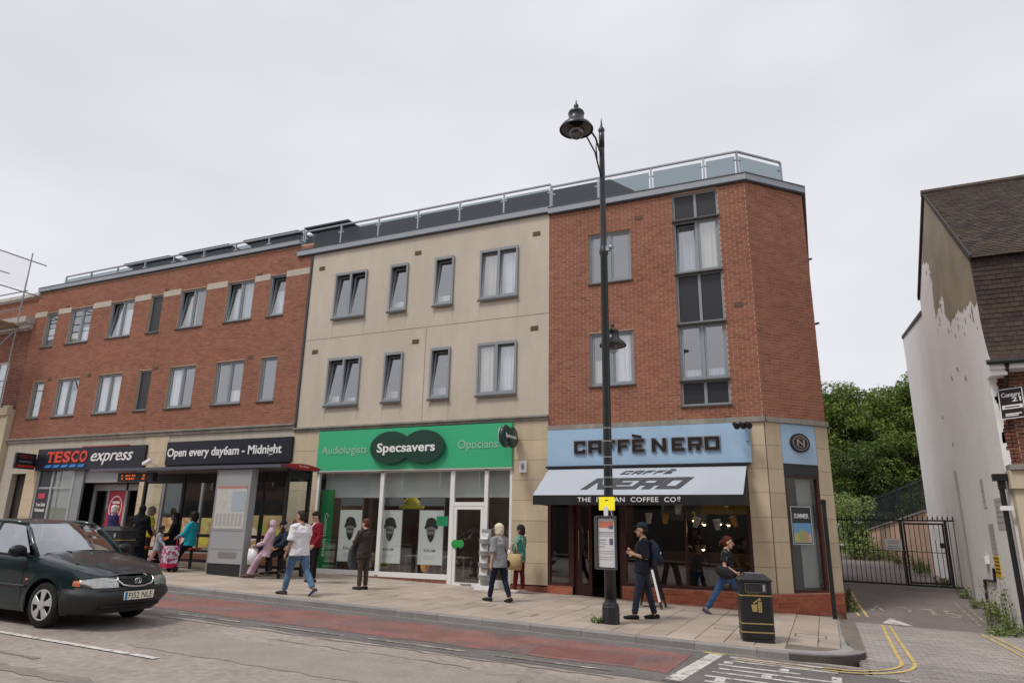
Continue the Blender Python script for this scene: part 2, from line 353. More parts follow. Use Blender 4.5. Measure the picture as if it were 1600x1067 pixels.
# side road: block-paved crossover, then the asphalt drive climbing to the gate and on behind it
def dzd(x, y):   # drive height
    b = gz(x)-.07 if y <= 17.2 else 0
    if y <= 17.2: return gz(x)-.10+.03*max(0, (y-11)/6.2)
    t = (y-17.2); return gz(x)-.07+.055*t if t < 7.5 else gz(x)-.07+.055*7.5+.045*(t-7.5)
cross = MB(); cross.hexa([(.30, 10.98, rz(.3)-.2), (9, 10.98, rz(9)-.2), (9, 17.3, rz(9)-.2), (.30, 17.3, rz(.3)-.2), (.30, 10.98, rz(.3)-.003), (9, 10.98, rz(9)-.003), (9, 17.3, gz(9)-.085), (.30, 17.3, gz(.3)-.085)])
crossover = struct(cross.build('crossover', M['slab_joint']))
blk = MB(); yy = 11.0; r_ = 0
while yy < 17.2:
    xx = .32+(r_ % 2)*.1
    while xx < 6.0:
        x0, x1, y0, y1 = xx+.004, xx+.196, yy+.004, yy+.096
        inside = not (x1 < XC+.03 and y0 > YK+RAD*.55) and not (x1 < XC and y0 > YK-.02 and (x0-(XC-RAD))**2+(y0-(YK+RAD))**2 < (RAD+.02)**2)
        if inside:
            band = .82 if yy < 12.3 else 1.0; k = random.uniform(.9, 1.08)*band; pk = random.uniform(0, .06)
            h = random.uniform(-.003, .003)+.004; top = [(x, y, dzd(x, y)+h) for x, y in ((x0, y0), (x1, y0), (x1, y1), (x0, y1))]
            blk.add([(p[0], p[1], p[2]-.02) for p in top]+top, [(4, 5, 6, 7), (0, 1, 5, 4), (1, 2, 6, 5), (2, 3, 7, 6), (3, 0, 4, 7)], 0, (k*(1+pk), k, k*(1-pk*.4)))
        xx += .2
    yy += .1; r_ += 1
bo = blk.build('paving_blocks', M['setts'], crossover); bo['kind'] = 'stuff'
mb = MB(); ys = [17.24, 18, 19, 20, 21, 22, 23, 24, 24.7, 27, 30, 34, 40, 48]
for a, b in zip(ys, ys[1:]):
    xl0, xl1 = (.29, .29) if b < 30 else (-3, -3)
    mb.quad((xl0, a, dzd(.3, a)), (7, a, dzd(7, a)), (7, b, dzd(7, b)), (xl0, b, dzd(.3, b)))
drive = struct(mb.build('drive', M['drive']))
mb = MB(); mb.hexa([(XC+.01, 17.14, gz(XC)-.2), (9, 17.14, gz(9)-.2), (9, 17.24, gz(9)-.2), (XC+.01, 17.24, gz(XC)-.2), (XC+.01, 17.14, gz(XC)-.068), (9, 17.14, gz(9)-.068), (9, 17.24, gz(9)-.066), (XC+.01, 17.24, gz(XC)-.066)])
mb.build('edging_kerb', M['kerb'], drive)
def dpoly(pts, m, name, parent, dz=.008):
    mb = MB(); mb.add([(x, y, dzd(x, y)+dz) for x, y in pts], [tuple(range(len(pts)))]); return mb.build(name, m, parent)
def dline(path, wd, m, name, parent, dz=.008):
    mb = MB(); P = [Vector((*p, 0)) for p in path]; Ls = []; Rs = []
    for i, p in enumerate(P):
        t = (P[min(i+1, len(P)-1)]-P[max(i-1, 0)]).normalized(); nn = Vector((-t.y, t.x, 0))*wd/2; Ls.append(p+nn); Rs.append(p-nn)
    for i in range(len(P)-1):
        q = [Rs[i], Rs[i+1], Ls[i+1], Ls[i]]; mb.quad(*[(v.x, v.y, dzd(v.x, v.y)+dz) for v in q])
    return mb.build(name, m, parent)
for dd in (0, .17):      # double yellow line round the corner of the crossover
    path = [(-1.3, 11.25-dd)]+[(-.2, 11.2-dd)]
    path += [(-.1+(.98+dd)*math.sin(a), 12.1+.35-(1.25+dd)*math.cos(a)) for a in [math.pi/2*i/8 for i in range(1, 9)]]+[(.88+dd, 13.6), (.90+dd*.9, 15.2), (.93+dd*.8, 17.05)]
    pth = [p for p in path if p[0] > -.32]
    dline(pth, .055, M['yellow_paint'], 'yellow_line', crossover, .013)
    mbb = MB(); a, b = (-1.35, 11.29-dd*1.0), (-.3, 11.2-dd)
    mbb.quad((a[0], a[1]-.03, rz(a[0])+.018), (b[0], b[1]-.03, rz(b[0])+.018), (b[0], b[1]+.03, rz(b[0])+.018), (a[0], a[1]+.03, rz(a[0])+.018)); mbb.build('yellow_line', M['cream_paint'], road)
    dline([(.55+dd, 18.0), (.42+dd, 20.3), (.38+dd, 22.2)], .06, M['yellow_paint'], 'yellow_line', drive)
    dline([(3.0-dd, 18.0), (3.05-dd, 21.5)], .05, M['white_worn'], 'yellow_line', drive)
    dline([(2.62+dd, 17.0), (2.72+dd, 15.4), (2.8+dd, 13.6)], .055, M['yellow_paint'], 'yellow_line', crossover, .013)
dpoly([(.95, 17.35), (1.52, 17.3), (1.17, 18.15)], M['white_paint'], 'give_way_triangle', drive)
for ch, x0, x1 in (('W', .62, 1.14), ('O', 1.32, 1.72), ('L', 1.84, 2.2), ('S', 2.34, 2.72)):      # SLOW, painted for drivers leaving the yard
    v, f = glyphs(ch, .0, 0.0); a = min(p[0] for p in v); b = max(p[0] for p in v); mb = MB()
    mb.add([(x1-(p[0]-a)/(b-a)*(x1-x0), 20.0-p[1]/CAPH*.95, dzd(x1, 20.0-p[1]/CAPH*.95)+.008) for p in v], f); mb.build('slow_lettering', M['white_worn'], drive)
# ---------------------------------------------------------------- building materials
M['brick'] = mat('red_brick', (1, 1, 1), .85, attr=True, var=.12, vs=.45, bump=.15, bs=90, fine=.1, col2=(1.3, 1.55, 1.75), c2s=1.3, c2lo=.62, c2hi=.78)
M['mortar'] = mat('mortar', (.56, .385, .275), .9, var=.15, vs=1.2)
M['render'] = mat('cream_render', (.56, .492, .402), .85, var=.06, vs=.4, bump=.08, bs=90, streak=.10, sscale=(1.1, 1.1, .3), fine=.02)
M['beige'] = mat('beige_panel', (.50, .45, .375), .85, var=.05, vs=.5, streak=.12)
M['stone'] = mat('sandstone', (.57, .465, .325), .8, var=.07, vs=1.5, orand=.07, streak=.10, fine=.03)
M['stone_joint'] = mat('stone_joint', (.33, .25, .16), .9)
M['string'] = mat('string_stone', (.33, .30, .26), .85, var=.15, vs=1.5, streak=.25, fine=.1)
M['coping'] = mat('grey_metal_coping', (.29, .315, .345), .45, spec=.5, var=.04, vs=2)
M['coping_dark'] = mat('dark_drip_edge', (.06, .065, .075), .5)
M['wframe'] = mat('grey_window_frame', (.26, .285, .305), .42, var=.03, vs=3)
M['sill'] = mat('dark_sill', (.085, .08, .08), .6)
M['panel_dark'] = mat('dark_panel', (.028, .028, .032), .35, spec=.4)
M['lead'] = mat('dark_roof', (.055, .058, .064), .55, var=.12, vs=2)
M['steel'] = mat('brushed_steel', (.33, .35, .37), .4, metal=.6)
M['curtain'] = mat('net_curtain', (.80, .81, .83), .9, var=.05, vs=4)
M['room'] = mat('room', (.30, .29, .28), .9)
M['glass'] = glassmat('window_glass', (.86, .89, .90), 1.6, base=.26)
M['glass_bal'] = glassmat('balustrade_glass', (.56, .61, .62), .9, base=.01)
M['glass_shop'] = glassmat('shop_glass', (.92, .94, .94), 1.15, base=.03)
M['vent'] = mat('clay_air_brick', (.14, .085, .06), .85)
M['white_frame'] = mat('white_shop_frame', (.78, .77, .75), .4, var=.04, vs=3)
M['grey_frame'] = mat('grey_shop_frame', (.33, .34, .35), .4)
M['mahogany'] = mat('mahogany_frame', (.055, .016, .014), .35, spec=.5)

def rects(mb, mp_, s0, s1, z0, z1, ops, mi=0):
    xs = sorted({s0, s1, *[min(max(v, s0), s1) for o in ops for v in o[:2]]}); zs = sorted({z0, z1, *[min(max(v, z0), z1) for o in ops for v in o[2:4]]})
    for a, b in zip(xs, xs[1:]):
        for c, d in zip(zs, zs[1:]):
            mx_, mz = (a+b)/2, (c+d)/2
            if b-a < 1e-4 or d-c < 1e-4 or any(o[0] < mx_ < o[1] and o[2] < mz < o[3] for o in ops): continue
            mb.quad(mp_(a, c), mp_(b, c), mp_(b, d), mp_(a, d), mi)
def reveals(mb, mp_, ops, dep, mi=0):
    for a, b, c, d in [o[:4] for o in ops]:
        P = lambda s, z, k: mp_(s, z, -dep*k)
        mb.quad(P(a, c, 0), P(a, d, 0), P(a, d, 1), P(a, c, 1), mi); mb.quad(P(b, c, 0), P(b, c, 1), P(b, d, 1), P(b, d, 0), mi)
        mb.quad(P(a, d, 0), P(b, d, 0), P(b, d, 1), P(a, d, 1), mi); mb.quad(P(a, c, 0), P(a, c, 1), P(b, c, 1), P(b, c, 0), mi)
BRICKS = [(0.278, 0.109, 0.067), (0.267, 0.102, 0.063), (0.293, 0.116, 0.072), (0.249, 0.093, 0.059), (0.285, 0.121, 0.077), (0.274, 0.104, 0.069), (0.304, 0.121, 0.071)]
def brickwork(name, parent, mp_, s0, s1, z0, z1, ops, pal=BRICKS, proud=.007, start=0., course=.075, blen=.225, m='brick'):
    """every brick a box standing proud of the mortar; openings cut the courses"""
    mb = MB(); k = 0; z = z0
    while z < z1-.02:
        zt = min(z+course-.014, z1); s = s0-(.5*blen if k % 2 else 0)-start
        while s < s1:
            a, b = max(s, s0), min(s+blen-.014, s1); s += blen
            segs = [(a, b)] if b-a > .012 else []
            for o in ops:
                if min(zt, o[3])-max(z, o[2]) > .012:
                    ns = []
                    for p, q in segs:
                        if o[1] <= p or o[0] >= q: ns.append((p, q)); continue
                        if p < o[0]-.015: ns.append((p, o[0]))
                        if q > o[1]+.015: ns.append((o[1], q))
                    segs = ns
            for p, q in segs:
                c = random.choice(pal); g = random.uniform(.92, 1.08)
                if random.random() < .02: g *= .8
                c = (c[0]*g, c[1]*g, c[2]*g); d = proud+random.uniform(-.002, .002)
                F = [mp_(p, z, d), mp_(q, z, d), mp_(q, zt, d), mp_(p, zt, d)]; B = [mp_(p, z, 0), mp_(q, z, 0), mp_(q, zt, 0), mp_(p, zt, 0)]
                mb.add(F+B, [(0, 1, 2, 3), (4, 0, 3, 7), (1, 5, 6, 2), (3, 2, 6, 7), (4, 5, 1, 0)], 0, c)
        z += course; k += 1
    o = mb.build(name, M[m], parent); o['kind'] = 'stuff'; return o

def ring(mb, x0, x1, z0, z1, t, y0, y1, mi=0, tb=None, tt=None):
    tb = tb or t; tt = tt or t
    mb.box(x0, x0+t, y0, y1, z0, z1, mi); mb.box(x1-t, x1, y0, y1, z0, z1, mi); mb.box(x0+t, x1-t, y0, y1, z0, z0+tb, mi); mb.box(x0+t, x1-t, y0, y1, z1-tt, z1, mi)
def rotx(mb, start, y, z, a):
    c, s = math.cos(a), math.sin(a)
    for i in range(start, len(mb.v)):
        p = mb.v[i]; dy, dz = p[1]-y, p[2]-z; mb.v[i] = (p[0], y+dy*c+dz*s, z-dy*s+dz*c)
CUR = None
def curtain(parent, x0, x1, z0, z1, y, m=None):
    global CUR
    if CUR is None: CUR = [M['curtain'], mat('cream_curtain', (.66, .60, .50), .9, var=.06, vs=4), M['curtain'], mat('grey_curtain', (.50, .52, .56), .9, var=.06, vs=4)]
    m = m or random.choice(CUR)
    mb = MB(); n = max(6, int((x1-x0)/.035)); pts = [(x0+(x1-x0)*i/n, y+.018*math.sin(i*1.9+x0*7)+.008*math.sin(i*.7)) for i in range(n+1)]
    for a, b in zip(pts, pts[1:]): mb.quad((*a, z0), (*b, z0), (*b, z1), (*a, z1))
    return mb.build('curtain', m or M['curtain'], parent, True)
def window(parent, x0, x1, z0, z1, y=17., lights=2, tilt=(), cur=(), proud=0., dark=False, fixed=False, items=()):
    """grey framed casement: frame, sashes that may be tilted in at the top, panes, sill, nets"""
    mb = MB(); yf = y+.06-proud*.12; yb = yf+.08; t = .055
    ring(mb, x0, x1, z0, z1, t, yf, yb, 0)
    W = (x1-x0-2*t)/lights
    for i in range(1, lights): mb.box(x0+t+W*i-.035, x0+t+W*i+.035, yf+.004, yb-.004, z0+t, z1-t)
    wo = mb.build('window', M['wframe'], parent)
    mb = MB(); mb.box(x0-.03, x1+.03, y-.055-proud*.03, yf, z0-.035-proud*.03, z0-.002); mb.build('sill', M['sill'], wo)
    if proud:
        mb = MB(); mb.box(x0-.02, x1+.02, y-.06, yf-.001, z1, z1+.025); mb.build('head_trim', M['wframe'], wo)
    for i in range(lights):
        a = x0+t+W*i+(.035 if i else 0); b = x0+t+W*(i+1)-(.035 if i < lights-1 else 0); c, d = z0+t, z1-t
        if dark:
            mb = MB(); mb.box(a, b, yf+.03, yf+.05, c, d); mb.build('dark_pane', M['panel_dark'], wo); continue
        ang = R(tilt[i]) if i < len(tilt) else 0
        if not fixed or ang:
            mb = MB(); ring(mb, a+.003, b-.003, c+.003, d-.003, .045, yf+.022, yf+.072, 0); rotx(mb, 0, yf+.07, c, ang); mb.build('sash', M['wframe'], wo); a += .046; b -= .046; c0 = c; c += .046; d -= .046
        else: c0 = c
        mb = MB(); mb.quad((a, yf+.045, c), (b, yf+.045, c), (b, yf+.045, d), (a, yf+.045, d)); rotx(mb, 0, yf+.07, c0, ang); mb.build('pane', M['glass'], wo)
        if i < len(cur) and cur[i]: curtain(wo, a-.03, b+.03, c-.03, (c+(d-c)*cur[i]) if cur[i] < 1 else d+.04, yf+.11+(d-c)*math.tan(ang)*1.05)
    return wo
def vent(parent, x, z, y=17.):
    mb = MB(); mb.box(x-.115, x+.115, y-.012, y+.02, z-.065, z+.065)
    for i in range(5): mb.box(x-.10+i*.042, x-.07+i*.042, y-.018, y-.0125, z-.05, z+.05)
    return mb.build('air_brick', M['vent'], parent)
def ashlar(parent, mp_, s0, s1, z0, z1, hs=.42, step=None, depth=.05, m='stone', bond=None):
    """sandstone cladding: separate blocks over a recessed bed"""
    mb = MB(); mb.quad(mp_(s0, z0), mp_(s1, z0), mp_(s1, z1), mp_(s0, z1)); bed = mb.build('stone_bed', M['stone_joint'], parent)
    n = max(1, round((z1-z0)/hs)); h = (z1-z0)/n
    for k in range(n):
        cuts = [s0, s1]
        if bond and s1-s0 > bond*1.2:
            cuts = [s0]; s = s0+bond*(1 if k % 2 else .55)
            while s < s1-.12: cuts.append(s); s += bond
            cuts.append(s1)
        for a, b in zip(cuts, cuts[1:]):
            mb = MB(); g = .004; a2, b2, c2, d2 = a+(g if a > s0 else 0), b-(g if b < s1 else 0), z0+k*h+g, z0+(k+1)*h-g
            F = [mp_(a2, c2, depth), mp_(b2, c2, depth), mp_(b2, d2, depth), mp_(a2, d2, depth)]; B = [mp_(a2, c2, .001), mp_(b2, c2, .001), mp_(b2, d2, .001), mp_(a2, d2, .001)]
            mb.add(F+B, [(0, 1, 2, 3), (4, 0, 3, 7), (1, 5, 6, 2), (3, 2, 6, 7), (4, 5, 1, 0)]); mb.build('stone_block', M[m], parent)
def balustrade(parent, pts, ztop, zbot, posts_last=True):
    """pts: post positions in plan; handrail over, a glass pane in each bay held by clips"""
    mb = MB()
    for a, b in zip(pts, pts[1:]): mb.bar((*a, ztop-.02), (*b, ztop-.02), .06, .045)
    rail = mb.build('handrail', M['coping'], parent)
    for i, p in enumerate(pts):
        q = pts[min(i+1, len(pts)-1)]; q0 = pts[max(i-1, 0)]; t = (Vector((*q, 0))-Vector((*q0, 0))).normalized()
        mb = MB(); mb.bar((*p, zbot), (*p, ztop-.045), .05, .05, upv=t)
        for d in (-1, 1):
            if (i == 0 and d < 0) or (i == len(pts)-1 and d > 0): continue
            for zz in (zbot+.2, ztop-.28): mb.bar(Vector((*p, zz))+t*d*.025, Vector((*p, zz))+t*d*.11, .035, .035)
        mb.build('baluster_post', M['steel'], parent)
        if i < len(pts)-1:
            A = Vector((*p, 0)); B = Vector((*pts[i+1], 0)); t2 = (B-A).normalized(); A += t2*.06; B -= t2*.06
            nn = Vector((t2.y, -t2.x, 0))*.006; z0, z1 = zbot+.06, ztop-.15; mb = MB()
            mb.hexa([A-nn+Vector((0, 0, z0)), A+nn+Vector((0, 0, z0)), B+nn+Vector((0, 0, z0)), B-nn+Vector((0, 0, z0)), A-nn+Vector((0, 0, z1)), A+nn+Vector((0, 0, z1)), B+nn+Vector((0, 0, z1)), B-nn+Vector((0, 0, z1))])
            mb.build('glass_pane', M['glass_bal'], parent)
def coping(parent, path, z0, z1, out=.10, inn=.35):
    """metal coping along the wall head with a dark drip line under it"""
    def offs(d):
        r = []
        for i, p in enumerate(path):
            a = Vector((*path[max(i-1, 0)], 0)); b = Vector((*path[min(i+1, len(path)-1)], 0)); c = Vector((*p, 0))
            if 0 < i < len(path)-1:
                t1 = (c-a).normalized(); t2 = (b-c).normalized(); n1 = Vector((t1.y, -t1.x, 0)); n2 = Vector((t2.y, -t2.x, 0)); bis = (n1+n2).normalized(); r.append(c+bis*d/max(.3, bis.dot(n1)))
            else:
                t = (b-a).normalized(); r.append(c+Vector((t.y, -t.x, 0))*d)
        return r
    o_, i_ = offs(out), offs(-inn)
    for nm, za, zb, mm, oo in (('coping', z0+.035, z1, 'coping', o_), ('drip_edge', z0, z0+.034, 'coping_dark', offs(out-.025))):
        mb = MB()
        for k in range(len(path)-1):
            q = [oo[k], oo[k+1], i_[k+1], i_[k]]; mb.hexa([(v.x, v.y, za) for v in q]+[(v.x, v.y, zb) for v in q])
        mb.build(nm, M[mm], parent)
    mb = MB(); o3 = offs(out+.012); i3 = offs(out-.05)
    for k in range(len(path)-1):
        q = [o3[k], o3[k+1], i3[k+1], i3[k]]; mb.hexa([(v.x, v.y, z1+.001) for v in q]+[(v.x, v.y, z1+.03) for v in q])
    mb.build('coping_lip', M['coping_dark'], parent)
def shell(parent, x0, x1, y0, y1, z0, z1, floors=(), name='interior', m='room', yw=None):
    """inside of a building: rear, party walls, floors, flat roof"""
    mb = MB(); mb.quad((x0, y1, z0), (x1, y1, z0), (x1, y1, z1), (x0, y1, z1)); mb.quad((x0, y0, z0), (x0, y1, z0), (x0, y1, z1), (x0, y0, z1)); mb.quad((x1, y0, z0), (x1, y0, z1), (x1, y1, z1), (x1, y1, z0))
    mb.quad((x0, y0, z1), (x0, y1, z1), (x1, y1, z1), (x1, y0, z1))
    for f in floors: mb.box(x0+.01, x1-.01, y0+.01, y1-.01, f-.12, f+.12)
    if yw: mb.box(x0+.02, x1-.02, yw, yw+.1, z0, z1-.05)
    return mb.build(name, M[m], parent)
F17 = FRONT(17.)
# ================================================================ brick flats over the supermarket
b1 = thing('brick_building', 'long red brick block with two rows of grey windows over a supermarket', 'building', (-22, 17, gz(-22)))
X0, X1 = -29.6, -15.06
UPW = [(-28.83, -28.10), (-27.31, -25.98), (-24.92, -23.58), (-22.69, -22.03), (-21.12, -19.82), (-18.80, -17.53), (-16.82, -16.11)]
LOW = [(-28.82, -28.10), (-27.29, -25.98), (-24.91, -23.57), (-22.68, -22.02), (-21.11, -19.81), (-18.85, -17.55), (-16.81, -16.11)]
zu, zl = (8.53, 10.02), (5.58, 7.09)
ops = [(a, b, *zu) for a, b in UPW]+[(a, b, *zl) for a, b in LOW]
bands = [(X0, UPW[0][0])]+[(UPW[i][1], UPW[i+1][0]) for i in range(6)]+[(UPW[6][1], X1)]
bops = [(a, b, 9.875, 10.10) for a, b in bands]
mb = MB(); rects(mb, F17, X0, X1, 4.80, 10.98, ops); reveals(mb, F17, ops, .14, 0); mb.build('wall', M['mortar'], b1)
brickwork('brickwork', b1, F17, X0, X1, 4.80, 10.95, ops+bops)
for a, b in bands:
    mb = MB(); mb.box(a+.004, b-.004, 16.985, 17.02, 9.88, 10.095); mb.build('stone_band', M['beige'], b1)
tU = [(), (), (6, 0), (), (6, 0), (6, 0), (6,)]
cU = [(.6,), (.3, .45), (1, .8), (), (1, 0), (1, 1), (.7,)]; cL = [(1,), (1, .7), (1, 1), (), (1, 0), (.0, .3), (0,)]
for i, (a, b) in enumerate(UPW): window(b1, a, b, *zu, lights=1 if b-a < .9 else 2, tilt=tU[i], cur=cU[i], dark=i == 3)
for i, (a, b) in enumerate(LOW): window(b1, a, b, *zl, lights=1 if b-a < .9 else 2, cur=cL[i], dark=i == 3)
for x, z in ((-27.59, 10.15), (-21.9, 10.15), (-17.34, 10.15), (-27.81, 7.12), (-25.45, 7.12), (-21.83, 7.12), (-17.3, 7.14)): vent(b1, x, z)
mb = MB(); mb.box(-22.005, -21.985, 16.991, 17.01, 4.82, 8.5); mb.box(-21.98, -21.96, 16.991, 17.01, 10.2, 10.94); mb.build('movement_joint', mat('joint_sealant', (.19, .08, .06), .8), b1)
mb = MB(); mb.box(X1-.02, X1+.05, 16.955, 17.0, 4.66, 10.5); mb.build('downpipe', mat('dark_grey_pipe', (.05, .05, .055), .5), b1)
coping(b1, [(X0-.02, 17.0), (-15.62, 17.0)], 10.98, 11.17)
balustrade(b1, [(-28.55+i*1.594, 17.3) for i in range(9)], 11.72, 11.15)
mb = MB(); mb.box(X0, X1, 16.93, 17.0, 4.62, 4.80); mb.box(X0, X1, 16.88, 16.93, 4.73, 4.785); mb.build('string_course', M['string'], b1)
mb = MB(); mb.box(X0, X1-.0, 16.99, 17.02, 4.33, 4.62); mb.build('fascia_band', M['beige'], b1)
shell(b1, X0, X1-.01, 17.15, 26, -.3+gz(-22)*0, 10.9, (4.62, 7.75), yw=21.5)
# stair and lift heads behind the rail: dark boxes with thin overhanging flat roofs
for cx in (-25.0, -21.75, -18.3):
    mb = MB(); mb.prism([(cx-1.5, 18.6, 11.0), (cx+1.5, 18.6, 11.0), (cx+1.0, 18.6, 12.24), (cx-1.3, 18.6, 12.24)], (0, 2.5, 0)); dh = mb.build('dormer', M['lead'], b1)
    mb = MB(); mb.box(cx-1.35, cx+1.35, 18.2, 21.3, 12.24, 12.31); mb.build('dormer_roof', M['coping_dark'], dh)
mb = MB(); mb.box(X0+.1, -16.6, 19.8, 20, 11.0, 11.75); mb.build('attic_wall', mat('attic_render', (.30, .34, .36), .7), b1)

# ---- ground floor of the supermarket
TZ = 3.50
mb = MB(); mb.box(-29.6, -28.95, 16.99, 17.2, .5, 4.33); mb.box(-28.95, -28.05, 16.99, 17.2, 3.42, 4.33); mb.build('grey_pier', M['beige'], b1)
mb = MB(); mb.box(-28.95, -28.05, 17.25, 17.3, .5, 3.42); mb.build('service_door', mat('dark_brown_door', (.05, .04, .038), .5), b1)
for a, b, c, d in ((-28.05, -27.36, .55, 4.33), (-21.7, -20.55, .5, 4.62), (-15.1, -13.98, .3, 4.50)): ashlar(b1, F17, a, b, c, d, hs=.62, depth=.03)
mb = MB(); mb.box(-27.36, -21.7, 16.99, 17.1, TZ, 4.33); mb.box(-20.55, -15.1, 16.99, 17.1, 3.5, 4.33); mb.build('fascia_backing', M['panel_dark'], b1)
# left glazed bay
mb = MB()
for x in (-27.36, -26.52, -25.34): mb.box(x, x+.12 if x > -26 else x+.1, 17.0, 17.1, .7, TZ)
mb.box(-27.26, -26.52, 17.02, 17.08, 2.83, 2.9); mb.box(-26.42, -25.34, 17.02, 17.08, 2.83, 2.9); mb.box(-27.26, -25.34, 17.0, 17.1, .6, .95)
fr = mb.build('shop_window', M['grey_frame'], b1)
for a, b, c, d, mm in ((-27.26, -26.52, 2.9, TZ, 'panel_dark'), (-26.42, -25.34, 2.9, TZ, 'glass_shop'), (-27.26, -26.52, .95, 2.83, 'panel_dark'), (-26.42, -25.34, .95, 2.83, 'glass_shop')):
    mb = MB(); mb.box(a, b, 17.045, 17.055, c, d); mb.build('pane', M[mm], fr)
mfrost = mat('frosted_film', (.33, .33, .26), .6, var=.1, vs=1.5)
mb = MB(); mb.box(-26.42, -25.34, 17.08, 17.09, .95, TZ); mb.build('window_film', mfrost, fr)
cm = thing('cash_machine', 'black cash machine panel with pink header beside the supermarket glazing', 'cash machine', (-26.9, 17.03, 1.0))
mb = MB(); mb.box(-27.24, -26.54, 17.0, 17.04, 1.0, 2.8); mb.build('panel', M['panel_dark'], cm)
mb = MB(); mb.box(-27.1, -26.7, 16.985, 17.0, 2.48, 2.66); mb.build('header', mat('pink_sign', (.55, .05, .12), .5), cm)
mwhite = mat('white_lettering', (.78, .78, .78), .5)
text('lettering', cm, 'Free Cash', FRONT(16.999), -27.12, -26.62, 2.2, .12, mwhite, .006, .02); text('lettering', cm, 'Withdrawals', FRONT(16.999), -27.16, -26.6, 2.0, .12, mwhite, .006, .02)
mb = MB(); mb.box(-27.08, -26.7, 16.97, 17.0, 1.25, 1.75); mb.box(-27.03, -26.75, 16.94, 16.97, 1.25, 1.33); mb.build('screen', M['sill'], cm)
# entrance: grey side panel, recessed doors
mb = MB(); mb.box(-25.22, -24.75, 17.02, 17.1, .6, TZ); mb.build('entrance_panel', mat('grey_laminate', (.25, .26, .27), .45), b1)
mb = MB(); mb.box(-24.75, -24.65, 17.5, 17.6, .6, 3.0); mb.box(-23.0, -22.9, 17.5, 17.6, .6, 3.0); mb.box(-24.65, -21.75, 17.5, 17.6, 2.78, 3.0); mb.box(-24.75, -21.72, 17.1, 17.6, 3.05, TZ); df = mb.build('entrance_frame', M['grey_frame'], b1)
mb = MB(); mb.box(-24.64, -23.9, 17.545, 17.555, .6, 2.78); mb.build('pane', M['glass_shop'], df)
mb = MB(); mb.box(-23.88, -23.02, 17.52, 17.545, .62, 2.76); ban = tag(mb.build('banner', mat('red_banner', (.42, .02, .045), .5)), 'tall red banner with white ring beside the supermarket doors', 'banner')
mb = MB()
for k in range(24):
    a, b = 2*math.pi*k/24, 2*math.pi*(k+1)/24; q = lambda r, t: (-23.45+r*.34*math.cos(t), 17.516, 2.18+r*.42*math.sin(t)); mb.quad(q(.9, a), q(.9, b), q(1, b), q(1, a))
mb.build('ring', mwhite, ban)
for i, z in enumerate((2.32, 2.16, 2.0)):
    mb = MB(); mb.box(-23.64+.05*i, -23.26, 17.515, 17.519, z, z+.08); mb.build('print_line', mwhite, ban)
for i, z in enumerate((1.5, 1.36, 1.22, 1.0)):
    mb = MB(); mb.box(-23.74, -23.3+.06*(i % 2), 17.515, 17.519, z, z+.06); mb.build('print_line', mwhite, ban)
# right glazed bay behind the bus shelter
mb = MB()
for x in (-20.55, -18.76, -17.0, -15.2): mb.box(x, x+.08, 17.0, 17.1, .85, 3.5)
for a, b in ((-20.47, -18.76), (-18.68, -17.0), (-16.92, -15.2)):
    mb.box(a, b, 17.02, 17.08, 3.02, 3.08); mb.box(a, b, 17.0, 17.1, .80, .9)
mb.box(-20.55, -15.1, 17.0, 17.1, .74, .80)
fr = mb.build('shop_window', M['grey_frame'], b1)
for a, b in ((-20.47, -18.76), (-18.68, -17.0), (-16.92, -15.2)):
    for c, d in ((.9, 3.02), (3.08, 3.5)):
        mb = MB(); mb.box(a, b, 17.045, 17.055, c, d); mb.build('pane', M['glass_shop'], fr)
mb = MB(); mb.box(-20.55, -15.1, 16.995, 17.05, .2, .74); mb.build('plinth', M['mortar'], b1)
brickwork('plinth_brickwork', b1, FRONT(16.995), -20.55, -15.1, .3, .74, [])
# big food photographs along the window bottoms: bread, fruit, flowers
for i, (a, b) in enumerate(((-20.4, -18.8), (-18.6, -17.05), (-16.85, -15.25))):
    mb = MB(); mb.box(a, b, 17.034, 17.040, .92, 1.85 if i < 2 else 1.95); p = tag(mb.build('window_poster', mat('food_print', (.55, .28, .12), .45, var=.3, vs=3.5, col2=((.66, .56, .42), (.62, .52, .16), (.52, .38, .18))[i], c2s=2.4, c2lo=.45, c2hi=.55)),
        ('food photograph behind the supermarket glass by the sandstone pier', 'food photograph behind the supermarket glass beside the grey shelter panel', 'food photograph of bread behind the glass at the shelter end')[i], 'poster', 'food prints in the supermarket windows')
    for k in range(5):
        mb = MB(); cx = a+.2+(b-a-.4)*k/4; mb.ell((cx, 17.034, 1.15+.42*((k*7) % 3)/2), (.22, .004, .20), 14, 6); mb.build('printed_fruit', mat('print_%d_%d' % (i, k), ((.62, .14, .05), (.6, .5, .08), (.5, .32, .16), (.75, .6, .5), (.35, .42, .08))[(k+i) % 5], .5), p)
# inside
mb = MB(); mb.box(-29.5, -15.2, 22.0, 22.1, .3, 4.4); mb.box(-29.5, -15.2, 17.4, 22, 4.2, 4.3); mb.box(-29.5, -15.2, 17.12, 22, .35, .52); mb.build('shop_interior', M['room'], b1)
mshelf = mat('shelf_goods', (.22, .16, .10), .7, var=.5, vs=5, col2=(.08, .09, .16), c2s=4, c2lo=.5, c2hi=.55)
for i, x in enumerate((-24.3, -22.2, -19.6, -17.6)):
    mb = MB(); mb.box(x, x+.9, 18.6+.4*(i % 2), 21, .5, 1.9)
    for k in range(4): mb.box(x-.03, x+.93, 18.55+.4*(i % 2), 21, .7+k*.35, .73+k*.35)
    tag(mb.build('shelf_unit', mshelf), ('goods shelf inside the supermarket doorway', 'goods shelf inside, next to the open entrance', 'goods shelf behind the window by the pier', 'goods shelf behind the window by the grey panel')[i], 'shelf', 'shelves inside the supermarket')

